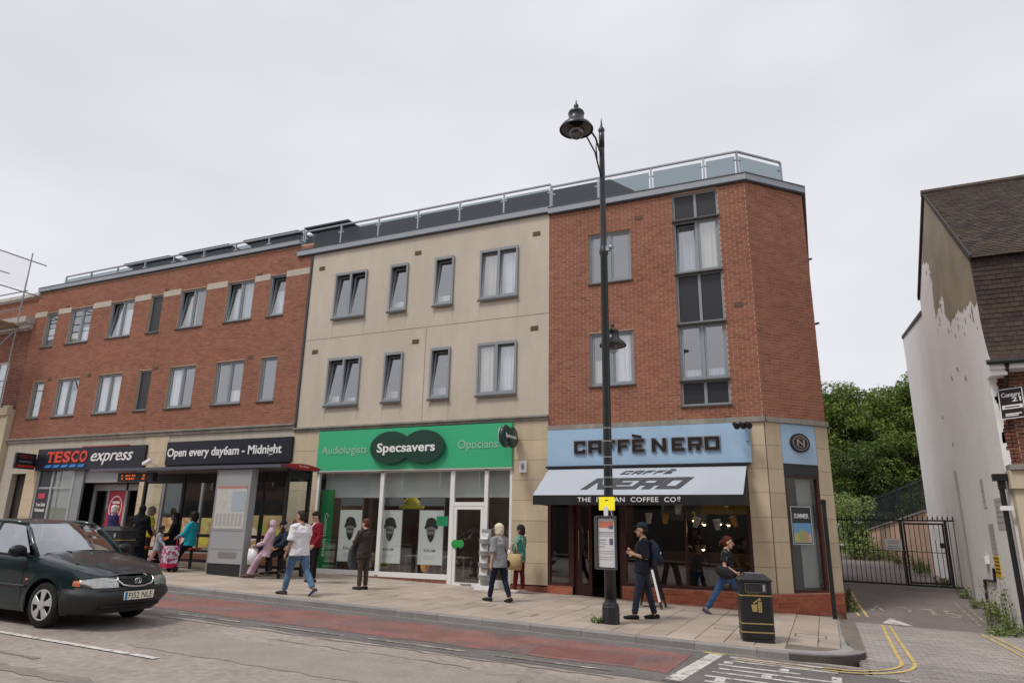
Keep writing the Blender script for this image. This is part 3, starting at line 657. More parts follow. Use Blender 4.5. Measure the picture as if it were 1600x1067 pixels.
# ---- supermarket signs
mnavy = mat('dark_navy_sign', (.012, .013, .022), .4, spec=.4)
mred = mat('red_lettering', (.66, .065, .035), .45); mdred = mat('dim_red_lettering', (.28, .03, .02), .5)
def serif(name, parent, s, mp_, s0, s1, z0, cap, m, ext):      # sans letters given slab serifs
    n = len(s); wd = (s1-s0)/n; o = None; mb = MB()
    for i, ch in enumerate(s):
        a, b = s0+i*wd+wd*.06, s0+(i+1)*wd-wd*.06
        sub = text('', None, ch, mp_, a, b, z0, cap, m, ext, .03, build=False); mb.add(sub.v, sub.f)
        t = cap*.09
        bx = []
        if ch == 'T': c = (a+b)/2; bx = [(c-wd*.2, c+wd*.2, z0, z0+t), (a, a+t*.8, z0+cap*.74, z0+cap), (b-t*.8, b, z0+cap*.74, z0+cap)]
        if ch == 'E': bx = [(b-t*.8, b, z0, z0+cap*.27), (b-t*.8, b, z0+cap*.73, z0+cap), (a-wd*.06, a, z0, z0+t), (a-wd*.06, a, z0+cap-t, z0+cap)]
        if ch == 'C': bx = [(b-t*.8, b, z0+cap*.66, z0+cap)]
        if ch == 'S': bx = [(b-t*.9, b-t*.1, z0+cap*.68, z0+cap), (a+t*.1, a+t*.9, z0, z0+cap*.32)]
        for x0, x1, c0, c1 in bx: mb.hexa([mp_(x0, c0, 0), mp_(x1, c0, 0), mp_(x1, c0, -.02), mp_(x0, c0, -.02), mp_(x0, c1, 0), mp_(x1, c1, 0), mp_(x1, c1, -.02), mp_(x0, c1, -.02)][::1]) if False else mb.hexa([mp_(x0, c0, ext+.002), mp_(x1, c0, ext+.002), mp_(x1, c0, .001), mp_(x0, c0, .001), mp_(x0, c1, ext+.002), mp_(x1, c1, ext+.002), mp_(x1, c1, .001), mp_(x0, c1, .001)])
    return mb.build(name, m, parent)
sg = thing('fascia_sign', 'dark supermarket sign with red TESCO, white express and blue dashes', 'sign', (-24.5, 16.9, 3.5))
mb = MB(); mb.box(-27.42, -21.54, 16.88, 17.0, 3.50, 4.31); mb.build('board', mnavy, sg)
serif('lettering', sg, 'TESCO', FRONT(16.88), -26.82, -24.50, 3.80, .38, mred, .03)
text('lettering', sg, 'express', FRONT(16.88), -24.30, -22.12, 3.80, .42, mwhite, .03, .004, .28)
for i in range(5):
    a = -26.86+i*.465; mb = MB(); mb.prism([(a, 16.88, 3.60), (a+.34, 16.88, 3.60), (a+.44, 16.88, 3.70), (a+.10, 16.88, 3.70)], (0, -.03, 0)); mb.build('blue_dash', mat('blue_sign', (.04, .22, .62), .4), sg)
sg = thing('fascia_sign', 'dark supermarket sign reading Open every day 6am to Midnight', 'sign', (-17.8, 16.9, 3.6))
mb = MB(); mb.box(-20.5, -15.02, 16.88, 17.0, 3.58, 4.36); mb.build('board', mnavy, sg)
text('lettering', sg, 'Open every day6am - Midnight', FRONT(16.88), -20.42, -15.40, 3.86, .27, mwhite, .02, .018)
sg = thing('projecting_sign', 'small dark box sign projecting from the wall left of the supermarket name', 'sign', (-27.75, 16.5, 3.6))
mb = MB(); mb.box(-27.62, -27.5, 16.17, 16.90, 3.55, 4.13); mb.build('box', mnavy, sg)
mb = MB(); mb.bar((-27.56, 16.9, 3.8), (-27.56, 17.0, 3.8), .05, .3); mb.build('bracket', M['sill'], sg)
side = frame((-27.5, 16.17, 0), (0, 1, 0), (1, 0, 0))
text('lettering', sg, 'TESCO', side, .12, .62, 3.95, .10, mdred, .006, .02); text('lettering', sg, 'express', side, .12, .58, 3.79, .08, M['grey_frame'], .006, .0, .25)
mb = MB(); mb.box(-27.5, -27.494, 16.24, 16.85, 3.60, 3.69); mb.build('red_strip', mat('dull_red', (.42, .03, .02), .5), sg)
mb = MB(); mb.box(-24.9, -22.4, 16.86, 16.9, 4.31, 4.35)
al = tag(mb.build('sign_trim_strip', mat('dull_red_trim', (.3, .04, .05), .5)), 'thin dull red trim strip along the top of the supermarket sign', 'trim strip')  # plain dull red strip along the board top
cc = thing('security_camera', 'white tube camera on the sandstone pier between the supermarket signs', 'camera', (-21.0, 16.9, 3.5))
mb = MB(); mb.bar((-21.3, 16.7, 3.62), (-20.85, 16.62, 3.76), .11, .1); mb.build('body', mwhite, cc); mb = MB(); mb.bar((-21.05, 16.68, 3.66), (-21.0, 16.97, 3.6), .04, .04); mb.build('arm', mwhite, cc)

# ================================================================ rendered block over the opticians
b2 = thing('rendered_building', 'cream rendered middle block with eight grey windows over an opticians', 'building', (-10.8, 17, gz(-10.8)))
X0, X1 = -15.06, -6.47
MW = [(-13.97, -12.72), (-11.83, -11.17), (-10.20, -9.54), (-8.65, -7.42)]
zu, zl = (8.13, 9.66), (5.28, 6.78)
ops = [(a, b, *zu) for a, b in MW]+[(a, b, *zl) for a, b in MW]
FM = FRONT(17.0)
mb = MB(); jz = 7.50
rects(mb, FM, X0+.05, -10.42, 4.64, jz-.008, [o for o in ops if o[1] < -10.4]); rects(mb, FM, -10.405, X1, 4.64, jz-.008, [o for o in ops if o[0] > -10.5]); rects(mb, FM, X0+.05, X1, jz+.008, 10.55, ops); reveals(mb, FM, ops, .16); mb.build('wall', M['render'], b2)
mb = MB(); mb.quad((X0, 17.012, 4.6), (X1, 17.012, 4.6), (X1, 17.012, 5.2), (X0, 17.012, 5.2)); mb.quad((-10.5, 17.012, 5.2), (-10.3, 17.012, 5.2), (-10.3, 17.012, 7.45), (-10.5, 17.012, 7.45)); mb.quad((X0, 17.013, 7.4), (X1, 17.013, 7.4), (X1, 17.013, 7.6), (X0, 17.013, 7.6)); mb.build('render_joint', mat('render_joint', (.37, .32, .265), .9), b2)
for i, (a, b) in enumerate(MW):
    n = 1 if b-a < .9 else 2
    window(b2, a, b, *zu, lights=n, tilt=((6, 7), (7,), (6,), (4, 4))[i], cur=((0, 0), (.2,), (.2,), (1, 1))[i], proud=1)
    window(b2, a, b, *zl, lights=n, tilt=((7, 7), (7,), (7,), (0, 4))[i], cur=((.18, .12), (.2,), (.2,), (1, 1))[i], proud=1)
mst_ = mat('sill_stain', (.40, .355, .295), .9, var=.1, vs=3)
for a, b in MW:
    for zz in (zu[0], zl[0]):
        for xx in (a, b-.02):
            n_ = 8; hgt = random.uniform(.35, .8); wd = random.uniform(.03, .06); mb = MB()
            pl_ = [(xx+random.uniform(-.01, .01)+.01, zz-.07-hgt*i/n_) for i in range(n_+1)]
            for i in range(n_):
                w0, w1 = wd*(1-i/n_)*.5, wd*(1-(i+1)/n_)*.5; mb.quad((pl_[i][0]-w0, 16.9975, pl_[i][1]), (pl_[i+1][0]-w1, 16.9975, pl_[i+1][1]), (pl_[i+1][0]+w1, 16.9975, pl_[i+1][1]), (pl_[i][0]+w0, 16.9975, pl_[i][1]))
            mb.build('sill_stain', mst_, b2)
for x, z in ((-14.6, 9.98), (-10.86, 9.97), (-6.86, 9.96), (-14.56, 7.09), (-10.77, 7.08), (-6.9, 7.1)): vent(b2, x, z)
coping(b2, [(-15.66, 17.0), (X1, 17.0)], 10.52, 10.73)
balustrade(b2, [(-15.72+i*1.531, 17.3) for i in range(7)], 11.65, 10.72)
mb = MB(); mb.box(X0, X1-.0, 16.94, 17.0, 4.50, 4.64); mb.box(X0, X1, 16.88, 16.94, 4.58, 4.63); mb.build('string_course', M['string'], b2)
shell(b2, X0+.01, X1-.01, 17.17, 26, -.2, 10.5, (4.55, 7.6), yw=21.5)
# attic storey: a dark lead-clad box set back behind the rail
mb = MB(); mb.prism([(-17.1, 18.9, 10.5), (-2.6, 18.9, 10.5), (-5.15, 18.9, 12.34), (-17.1, 18.9, 12.34)], (0, 4, 0)); mb.build('attic', M['lead'], b2)
mb = MB(); mb.box(-16.75, -14.75, 18.3, 22, 12.345, 12.40); mb.build('attic_roof', M['coping_dark'], b2)

# ---- opticians' shop front
S17 = FRONT(17.0)
ashlar(b2, FM, -7.49, X1, gz(-7)+.02+.14, 4.50, hs=.53, depth=.03)
mb = MB(); mb.box(-7.49, X1, 16.955, 17.0, -.1, .29); mb.build('pier_base', mat('red_brown_base', (.22, .075, .05), .8, var=.15), b2)
mb = MB()
for a, b in ((-13.98, -13.90), (-11.68, -11.56), (-9.36, -9.23), (-8.31, -8.20), (-7.56, -7.49)): mb.box(a, b, 16.98, 17.08, .36 if b < -9.3 else .10, 3.27)
mb.box(-13.9, -9.36, 16.98, 17.06, 3.2, 3.26); mb.box(-9.23, -7.56, 16.98, 17.06, 3.2, 3.26)
mb.box(-13.90, -11.68, 16.97, 17.08, .33, .46); mb.box(-11.56, -9.36, 16.97, 17.08, .33, .46)
mb.box(-9.23, -8.31, 16.985, 17.07, 2.26, 2.36); mb.box(-8.20, -7.56, 16.98, 17.08, .17, .38)
fr = mb.build('shop_window', M['white_frame'], b2)
for a, b, c, d in ((-13.9, -11.68, .46, 3.2), (-11.56, -9.36, .46, 3.2), (-9.23, -8.31, 2.36, 3.2), (-8.2, -7.56, .38, 3.2)):
    mb = MB(); mb.box(a, b, 17.02, 17.03, c, d); mb.build('pane', M['glass_shop'], fr)
mb = MB(); ring(mb, -9.22, -8.32, .15, 2.25, .085, 16.99, 17.05, 0, .13); dr = mb.build('shop_door', M['white_frame'], b2)
mb = MB(); mb.box(-9.135, -8.405, 17.015, 17.025, .28, 2.165); mb.build('pane', M['glass_shop'], dr)
mb = MB(); mb.box(-8.95, -8.62, 16.982, 16.989, .17, .26); mb.build('letter_plate', M['steel'], dr)
mb = MB(); mb.ell((-9.13, 16.97, 1.26), (.13, .012, .11), 16, 8); mb.ell((-8.97, 16.971, 1.26), (.1, .012, .11), 16, 8); mb.build('push_plate', mat('green_plate', (.03, .30, .07), .4), dr)
mb = MB(); mb.box(-13.98, -9.36, 16.985, 17.05, -.1, .33); mb.build('plinth', M['mortar'], b2)
brickwork('plinth_brickwork', b2, FRONT(16.985), -13.98, -9.36, .03, .33, [], pal=[(.22, .085, .06), (.19, .07, .05)])
mb = MB(); mb.box(-7.55, -7.49+.0, 16.99, 17.0, .1, .17); mb.box(-8.2, -7.5, 16.985, 17.05, -.1, .17); mb.build('plinth', mat('dark_red_plinth', (.16, .06, .045), .8), b2)
# interior: white bulkhead, dark shop behind, lit downlights
mb = MB(); mb.box(-13.9, -7.5, 17.30, 17.55, 2.50, 3.5); mb.build('bulkhead', mat('pale_bulkhead', (.72, .76, .73), .7), b2)
mb = MB(); mb.box(-13.98, -7.49, 21.4, 21.45, 0, 4.4); mb.box(-13.98, -7.49, 17.56, 21.4, 3.3, 3.4); mb.box(-13.98, -7.49, 17.1, 21.4, .05, .13)
mb.box(-14.02, -13.98, 17.1, 21.4, .1, 3.4); mb.box(-7.49, -7.47, 17.1, 21.4, .1, 3.4); mb.build('shop_interior', mat('optician_interior', (.10, .065, .05), .8, var=.3, vs=1.2), b2)
mlit = mat('lit_lamp', (1, .93, .8), .5, emis=6.)
for i, (x, y) in enumerate(((-8.75, 18.6), (-8.8, 19.4), (-8.85, 20.2), (-10.4, 18.5), (-11.9, 18.5), (-13.1, 18.6))):
    mb = MB(); mb.lathe([(.10, 3.24), (.10, 3.29)], (x, y, 0), 12); dl = mb.build('downlight', mlit, b2)
    la = bpy.data.lights.new('downlight_glow', 'AREA'); la.shape = 'DISK'; la.size = .2; la.energy = 5; la.color = (1, .9, .75); lo_ = bpy.data.objects.new('downlight_glow', la); COL.objects.link(lo_); lo_.location = (x, y, 3.22); lo_.parent = dl; lo_.matrix_parent_inverse = wm(dl).inverted()
mb = MB(); mb.box(-8.95, -8.42, 17.32, 17.41, 2.62, 2.86); mb.build('air_conditioner', mwhite, b2)

# ---- opticians' signs
mgreen = mat('green_sign', (.045, .42, .20), .38, spec=.45, var=.03, vs=1.)
mdgreen = mat('dark_green_sign', (.012, .05, .034), .35, spec=.5)
sg = thing('fascia_sign', 'bright green opticians sign with two dark overlapping ovals', 'sign', (-10.7, 16.9, 3.3))
mb = MB(); mb.box(-14.0, -7.48, 16.9, 17.0, 3.27, 4.47); mb.build('board', mgreen, sg)
mb = MB(); mb.box(-14.02, -7.46, 16.895, 17.0, 3.235, 3.268); mb.build('trim', mat('aluminium_trim', (.5, .5, .48), .4), sg)
mb = MB()
ov = []
for k in range(64):      # outline of the two overlapping ovals
    a = 2*math.pi*k/64; dx, dz = math.cos(a), math.sin(a); best = 0
    for cx in (-.55, .55):
        A = dx*dx/.70**2+dz*dz/.47**2; B = -2*dx*cx/.70**2; Cc = cx*cx/.70**2-1; D = B*B-4*A*Cc
        if D >= 0: best = max(best, (-B+math.sqrt(D))/(2*A))
    ov.append((-10.745+dx*best, 16.83, 3.89+dz*best))
mb.prism(ov, (0, -.05, 0)); mb.build('ovals', mdgreen, sg)
mb = MB(); mb.prism([(p[0]*1.0+(p[0]+10.745)*-.06, 16.9, p[2]+(p[2]-3.89)*-.06) for p in ov], (0, -.07, 0)); mb.build('standoff', M['sill'], sg)
text('lettering', sg, 'Specsavers', FRONT(16.78), -11.74, -9.79, 3.76, .25, mwhite, .015, .02)
mpale = mat('pale_lettering', (.34, .52, .42), .5)
text('lettering', sg, 'Audiologists', FRONT(16.90), -13.82, -12.18, 3.77, .23, mpale, .012, .0); text('lettering', sg, 'Opticians', FRONT(16.90), -9.12, -7.90, 3.80, .23, mpale, .012, .0)
sg = thing('projecting_sign', 'dark green double oval sign on a bracket by the sandstone pier', 'sign', (-7.3, 16.4, 4.0))
for k, (dy, r) in enumerate(((0, .30), (.26, .28))):
    mb = MB(); mb.lathe([(.0, -.06), (r*.9, -.06), (r, -.03), (r, .03), (r*.9, .06), (.0, .06)], (-7.42+.05*k, 16.33+dy*1.25, 4.02), 24, axis='x'); mb.build('disc', mdgreen, sg, True)
mb = MB(); mb.bar((-7.4, 16.75, 4.02), (-7.4, 16.99, 4.02), .06, .12); mb.build('bracket', M['sill'], sg)
mb = MB(); mb.lathe([(.0, -.055), (.25, -.055), (.25, -.045), (.0, -.045)], (-7.44, 16.28, 4.02), 24, axis='x'); mb.build('white_disc', mwhite, sg)  # plain white disc set against the oval
text('lettering', sg, 'Specsavers', frame((-7.31, 16.12, 0), (0, 1, 0), (1, 0, 0)), .0, .68, 3.98, .10, mwhite, .006, .02)
ab = thing('alarm_box', 'small white alarm box on the sandstone pier', 'alarm box', (-7.1, 16.96, 3.1))
mb = MB(); mb.box(-7.26, -7.06, 16.90, 16.968, 3.12, 3.44); mb.build('case', mwhite, ab); mb = MB(); mb.ell((-7.16, 16.897, 3.28), (.05, .008, .09), 12, 6); mb.build('strobe', M['steel'], ab)

# ---- window display
bp = thing('vertical_banner', 'tall green contact lens banner inside the opticians window', 'banner', (-13.6, 17.2, .46))
mb = MB(); mb.box(-13.88, -13.42, 17.14, 17.17, .46, 2.72); mb.build('panel', mat('green_banner', (.01, .20, .06), .5), bp)
vm = frame((-13.56, 17.14, 2.05), (0, 0, -1), (0, -1, 0))
v, f = glyphs('Contact lenses', .0, .5); k = 1.25/max(p[0] for p in v); mb = MB(); mb.add([(-13.70+p[1]*.12/CAPH, 17.139-.003*(p[2]+.5), 2.05-p[0]*k) for p in v], [q[::-1] for q in f]); mb.build('lettering', mwhite, bp)
mpost = mat('poster_paper', (.80, .80, .76), .6); mhat = mat('poster_ink', (.03, .03, .032), .6); mgr = mat('poster_grey', (.24, .23, .22), .6); mpg = mat('grey_header', (.16, .165, .17), .5)
for i, (x0, x1) in enumerate(((-13.18, -12.4), (-11.79, -11.01), (-10.43, -9.65))):
    x1 = x0+.78
    ps = thing('poster_stand', ('hat portrait poster nearest the green banner', 'middle hat portrait poster in the opticians window', 'hat portrait poster nearest the opticians door')[i], 'poster', (x0+.38, 17.3, .46), group='portrait posters in the opticians window')
    mb = MB(); mb.box(x0, x1, 17.20, 17.22, .68, 2.14); mb.build('sheet', mpost, ps)
    mb = MB(); mb.box(x0, x1, 17.20, 17.22, 2.26, 2.50); mb.build('header', mpg, ps)
    mb = MB()
    for xx in (x0-.015, x1+.003): mb.box(xx, xx+.012, 17.20, 17.22, .46, 2.5)
    mb.build('wires', M['steel'], ps)
    c = (x0+x1)/2; y = 17.1985
    def flat(nm, pts, m_, d=0.): b_ = MB(); b_.prism([(c+p[0], y-d, p[1]) for p in pts], (0, -.0015, 0)); b_.build(nm, m_, ps)
    flat('hat_print', [(-.215, 1.68), (-.20, 1.63), (-.15, 1.62), (-.13, 1.66), (0, 1.70), (.13, 1.66), (.16, 1.62), (.21, 1.64), (.225, 1.70), (.19, 1.76), (.16, 1.86), (.10, 1.92), (0, 1.945), (-.10, 1.925), (-.16, 1.86), (-.18, 1.75)], mhat)
    flat('face_print', [(-.13, 1.655), (-.15, 1.58), (-.13, 1.50), (-.09, 1.44), (0, 1.40), (.09, 1.44), (.13, 1.50), (.15, 1.58), (.13, 1.655), (0, 1.695)], mgr, .0008)
    flat('eyes_print', [(-.11, 1.60), (-.10, 1.57), (-.03, 1.575), (.03, 1.575), (.10, 1.57), (.11, 1.60), (.03, 1.605), (-.03, 1.605)], mhat, .003)
    flat('beard_print', [(-.125, 1.50), (-.10, 1.40), (-.04, 1.30), (0, 1.27), (.05, 1.31), (.10, 1.40), (.125, 1.50), (.06, 1.47), (0, 1.485), (-.06, 1.47)], mhat, .003)
    text('lettering', ps, 'KOLLAM', FRONT(17.1985), c-.20, c+.16, 1.02, .07, mhat, .002, .02)
    for k in range(3):
        b_ = MB(); b_.box(c-.22, c+.2-.06*k, 17.1975, 17.1988, .9-.04*k, .907-.04*k); b_.build('print_line', mgr, ps)
fg = tag((lambda b_: (b_.ell((-10.35, 17.5, 1.0), (.22, .02, .55), 14, 10), b_)[1])(MB()).build('flame_cutout', mat('flame_print', (.75, .16, .02), .5, var=.5, vs=6, col2=(.8, .5, .06), c2s=5, c2lo=.5, c2hi=.56)), 'orange flame coloured display between two portrait posters', 'display')
st = MB(); st.box(-9.77, -9.41, 17.012, 17.018, 1.72, 1.98); sk = tag(st.build('window_sticker', mat('green_sticker', (.015, .23, .10), .5)), 'green notice stuck on the glass beside the opticians door', 'sticker')
yb_ = MB(); yb_.lathe([(.02, .46), (.22, .5), (.26, .75), (.2, 1.0)], (-12.15, 18.0, 0), 16); tag(yb_.build('tub_chair', mat('lime_fabric', (.35, .42, .03), .7), None, True), 'lime green tub chair inside the opticians', 'chair')
yl = thing('shop_lamp', 'yellow hanging shade behind the middle portrait poster', 'lamp', (-11.15, 17.9, 2.0)); mb = MB(); mb.lathe([(.05, 2.62), (.16, 2.5), (.38, 2.28), (.36, 2.2)], (-11.15, 17.9, 0), 20, cap=False); mb.build('shade', mat('yellow_shade', (.65, .58, .05), .5), yl, True)
mb = MB(); mb.tube([(-11.15, 17.9, 2.6), (-11.15, 17.9, 3.3)], .01, 6); mb.build('cord', M['sill'], yl)
mdesk = mat('desk_laminate', (.30, .30, .31), .5)
for i, (x, y) in enumerate(((-12.9, 18.2), (-11.0, 18.3), (-9.7, 18.1))):
    dk = thing('display_table', ('grey display table at the banner end of the opticians', 'grey display table behind the middle poster', 'grey display table near the opticians door')[i], 'table', (x, y, .13)); mb = MB(); mb.box(x-.4, x+.4, y-.25, y+.25, .84, .88); mb.build('top', mdesk, dk)
    for sx in (-.36, .36):
        for sy in (-.2, .2): mb = MB(); mb.box(x+sx-.02, x+sx+.02, y+sy-.02, y+sy+.02, .13, .84); mb.build('leg', M['steel'], dk)

# ================================================================ brick corner block over the coffee shop
b3 = thing('corner_building', 'red brick corner block with chamfered end and coffee shop below', 'building', (-3.1, 17, gz(-3)))
X0, X1 = -6.47, -1.06
CH = frame((-1.06, 17.0, 0), (1, 1, 0), (1, -1, 0)); CL = 1.33*math.sqrt(2)
EW = [(-5.30, -4.10)]
ops = [(-5.30, -4.10, 8.18, 9.66), (-5.30, -4.10, 5.32, 6.78), (-2.94, -1.76, 4.67, 10.43)]
mb = MB(); rects(mb, F17, X0, X1, 4.33, 10.50, ops); reveals(mb, F17, ops, .14); mb.quad(CH(0, 4.33), CH(CL, 4.33), CH(CL, 10.5), CH(0, 10.5)); mb.quad((.27, 18.33, 4.33), (.27, 27, 4.33), (.27, 27, 10.5), (.27, 18.33, 10.5)); mb.build('wall', M['mortar'], b3)
brickwork('brickwork', b3, F17, X0+.004, X1+.003, 4.335, 10.46, ops); brickwork('brickwork', b3, CH, -.003, CL, 4.335, 10.46, [], start=.06)
brickwork('brickwork', b3, frame((.27, 18.33, 0), (0, 1, 0), (1, 0, 0)), .0, 8.6, 4.335, 10.46, [])
for z0, z1, cu, tl in ((8.18, 9.66, (0, 0), ()), (5.32, 6.78, (.5, 1), ())): window(b3, -5.30, -4.10, z0, z1, lights=2, cur=cu, tilt=tl)
# the stair window: dark panels and casements stacked in one grey frame
for z0, z1, dk, cu, tl in ((9.66, 10.43, True, (), ()), (8.16, 9.65, False, (1, 1), (6, 0)), (6.79, 8.15, True, (), ()), (5.32, 6.78, False, (.15, .15), ()), (4.67, 5.31, True, (), ())):
    window(b3, -2.94, -1.76, z0, z1, lights=2, dark=dk, cur=cu, tilt=tl)
vent(b3, -3.86, 9.93); vent(b3, -1.43, 7.15)
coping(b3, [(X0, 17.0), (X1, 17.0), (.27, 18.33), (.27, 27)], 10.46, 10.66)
balustrade(b3, [(-6.50, 17.3), (-5.06, 17.3), (-3.53, 17.3), (-2.09, 17.3), (-1.22, 17.3), (-.18, 18.34)], 11.56, 10.66)
mb = MB()
for a, b in (((-6.47, 16.93), (-1.03, 16.93)),): mb.box(X0, -1.02, 16.92, 17.0, 4.21, 4.33)
q = [CH(.03, 0, .08), CH(CL+.03, 0, .08), CH(CL+.03, 0, 0), CH(.03, 0, 0)]; mb.hexa([(p.x, p.y, 4.21) for p in q]+[(p.x, p.y, 4.329) for p in q]); mb.box(.271, .33, 18.36, 27, 4.21, 4.33); mb.build('string_course', M['string'], b3)
sm = MB(); z0, z1 = -.3, 10.45      # inside faces
sm.quad((X0+.01, 26, z0), (.2, 26, z0), (.2, 26, z1), (X0+.01, 26, z1)); sm.quad((X0+.01, 17.15, z0), (X0+.01, 26, z0), (X0+.01, 26, z1), (X0+.01, 17.15, z1))
for f_ in (4.3, 7.45): sm.prism([(X0+.02, 17.16, f_-.12), (-1.15, 17.16, f_-.12), (.2, 18.5, f_-.12), (.2, 26, f_-.12), (X0+.02, 26, f_-.12)], (0, 0, .24))
sm.prism([(X0+.02, 17.05, 10.4), (-1.1, 17.05, 10.4), (.22, 18.4, 10.4), (.22, 26.9, 10.4), (X0+.02, 26.9, 10.4)], (0, 0, .1)); sm.box(X0+.02, .2, 21.5, 21.6, 4.4, 10.3); sm.build('interior', M['room'], b3)
for x_, y_, z_ in ((.30, 18.9, 7.0), (.30, 18.7, 4.75), (.3, 19.4, 9.0)):
    mb = MB(); mb.tube([(x_-.03, y_, z_), (x_+.09, y_, z_+.02)], .03, 8); mb.build('overflow_pipe', M['vent'], b3)

# ---- coffee shop ground floor
ZP = .40
ashlar(b3, F17, -1.50, -1.06, ZP, 4.21, hs=.55, depth=.03)
ashlar(b3, CH, .012, .44, ZP, 4.21, hs=.55, depth=.03); ashlar(b3, CH, 1.50, CL, ZP, 4.21, hs=.55, depth=.03)
ashlar(b3, frame((.27, 18.33, 0), (0, 1, 0), (1, 0, 0)), .0, 8.6, ZP-.3, 4.21, hs=.55, depth=.03, bond=.9)
PB = [(.40, .115, .06), (.36, .10, .055), (.43, .135, .075), (.33, .09, .05)]
mb = MB(); mb.quad((-4.55, 16.965, -.2), (-1.045, 16.965, -.2), (-1.045, 16.965, ZP), (-4.55, 16.965, ZP)); C2 = frame((-1.045, 16.965, 0), (1, 1, 0), (1, -1, 0))
mb.quad(C2(0, -.2), C2(CL+.02, -.2), C2(CL+.02, ZP), C2(0, ZP)); mb.quad((-6.47, 16.965, -.2), (-5.8, 16.965, -.2), (-5.8, 16.965, .33), (-6.47, 16.965, .33))
mb.quad((-4.55, 16.965, ZP), (-1.045, 16.965, ZP), (-1.045, 17.1, ZP), (-4.55, 17.1, ZP)); mb.quad(C2(0, ZP), C2(CL, ZP), C2(CL, ZP, -.12), C2(0, ZP, -.12)); mb.quad((-6.47, 16.965, .33), (-5.8, 16.965, .33), (-5.8, 17.1, .33), (-6.47, 17.1, .33)); mb.build('plinth', mat('plinth_mortar', (.42, .22, .15), .9), b3)
PF = FRONT(16.965)
brickwork('plinth_brickwork', b3, PF, -4.55, -1.045, -.06, ZP, [], PB); brickwork('plinth_brickwork', b3, C2, .0, CL+.02, -.06, ZP, [], PB); brickwork('plinth_brickwork', b3, PF, -6.47, -5.8, .08, .33, [], PB)
# window framing in dark mahogany
mb = MB()
for a, b in ((-6.47, -6.40), (-5.92, -5.78), (-4.55, -4.44), (-3.03, -2.97), (-1.58, -1.50)): mb.box(a, b, 17.0, 17.1, .33 if b < -5 else ZP, 3.2)
for a, b, zz in ((-6.40, -5.92, .33), (-4.44, -3.03, ZP), (-2.97, -1.58, ZP)):
    mb.box(a, b, 16.99, 17.1, zz, zz+.07); mb.box(a, b, 17.02, 17.09, 3.0, 3.2)
mb.box(-5.78, -4.55, 17.0, 17.1, 3.0, 3.2)
cf = mb.build('shop_window', M['mahogany'], b3)
for a, b, zz in ((-6.40, -5.92, .40), (-4.44, -3.03, ZP+.07), (-2.97, -1.58, ZP+.07)):
    mb = MB(); mb.box(a, b, 17.045, 17.055, zz, 3.0); mb.build('pane', M['glass_shop'], cf)
# recessed entrance with one leaf open
mb = MB(); mb.box(-5.78, -5.70, 17.1, 18.3, .05, 3.1); mb.box(-4.63, -4.55, 17.1, 18.3, .05, 3.1); mb.box(-5.70, -4.63, 17.1, 18.3, 2.95, 3.1); mb.build('entrance_lining', M['mahogany'], b3)
mb = MB(); mb.box(-5.78, -4.55, 16.99, 18.4, -.05, .075); mb.build('threshold', M['concrete'], b3)
d1 = MB(); ring(d1, -5.70, -5.34, .09, 2.3, .09, 17.1, 17.15, 0, .3); dd = d1.build('shop_door', M['mahogany'], b3)
mb = MB(); mb.box(-5.61, -5.43, 17.12, 17.13, .39, 2.2); mb.build('pane', M['glass_shop'], dd)
mbrass = mat('brass', (.55, .42, .2), .25, metal=.9)
for x in (-5.66, -5.40):
    mb = MB(); mb.tube([(x, 17.1, .95), (x, 17.04, .97), (x, 17.04, 1.68), (x, 17.1, 1.7)], .014, 8); mb.build('pull_handle', mbrass, dd)
mb = MB(); mb.box(-5.06, -5.01, 17.2, 18.0, .09, 2.3); mb.build('open_door_leaf', M['mahogany'], b3)
# chamfer window
def chbox(mb, s0, s1, z0, z1, d0, d1): mb.hexa([CH(s0, z0, d1), CH(s1, z0, d1), CH(s1, z0, d0), CH(s0, z0, d0), CH(s0, z1, d1), CH(s1, z1, d1), CH(s1, z1, d0), CH(s0, z1, d0)])
mb = MB(); chbox(mb, .44, .51, ZP, 3.0, -.1, 0); chbox(mb, 1.43, 1.50, ZP, 3.0, -.1, 0); chbox(mb, .51, 1.43, ZP, ZP+.06, -.1, .01); chbox(mb, .51, 1.43, 2.94, 3.0, -.1, 0); cw = mb.build('shop_window', M['mahogany'], b3)
mb = MB(); chbox(mb, .51, 1.43, ZP+.06, 2.94, -.055, -.045); mb.build('pane', M['glass_shop'], cw)
mb = MB(); chbox(mb, .44, 1.5, 3.0, 3.26, -.05, .02); mb.build('black_header', M['panel_dark'], cw)
mb = MB(); mb.box(-6.47, -1.50, 16.99, 17.05, 3.2, 4.21); chbox(mb, .44, 1.5, 3.26, 4.21, -.05, 0); mb.build('fascia_backing', M['panel_dark'], b3)
# inside
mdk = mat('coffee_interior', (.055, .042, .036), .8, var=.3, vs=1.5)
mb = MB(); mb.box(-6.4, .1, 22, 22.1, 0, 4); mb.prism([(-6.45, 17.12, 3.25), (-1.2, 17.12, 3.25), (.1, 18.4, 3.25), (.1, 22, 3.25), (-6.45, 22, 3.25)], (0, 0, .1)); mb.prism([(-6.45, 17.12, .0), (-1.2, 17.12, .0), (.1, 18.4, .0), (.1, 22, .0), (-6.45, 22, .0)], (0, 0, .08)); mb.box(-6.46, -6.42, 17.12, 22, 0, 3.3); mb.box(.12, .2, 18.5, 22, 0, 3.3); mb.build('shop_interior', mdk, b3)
mb = MB(); chbox(mb, .98, 1.42, .5, 2.92, -.22, -.2); mb.build('pale_screen', mat('pale_blind', (.40, .41, .40), .7), b3)
mb = MB(); mb.box(-2.95, -1.7, 19.2, 19.3, 2.15, 2.6); mb.build('menu_band', mat('yellow_band', (.26, .16, .015), .6), b3)
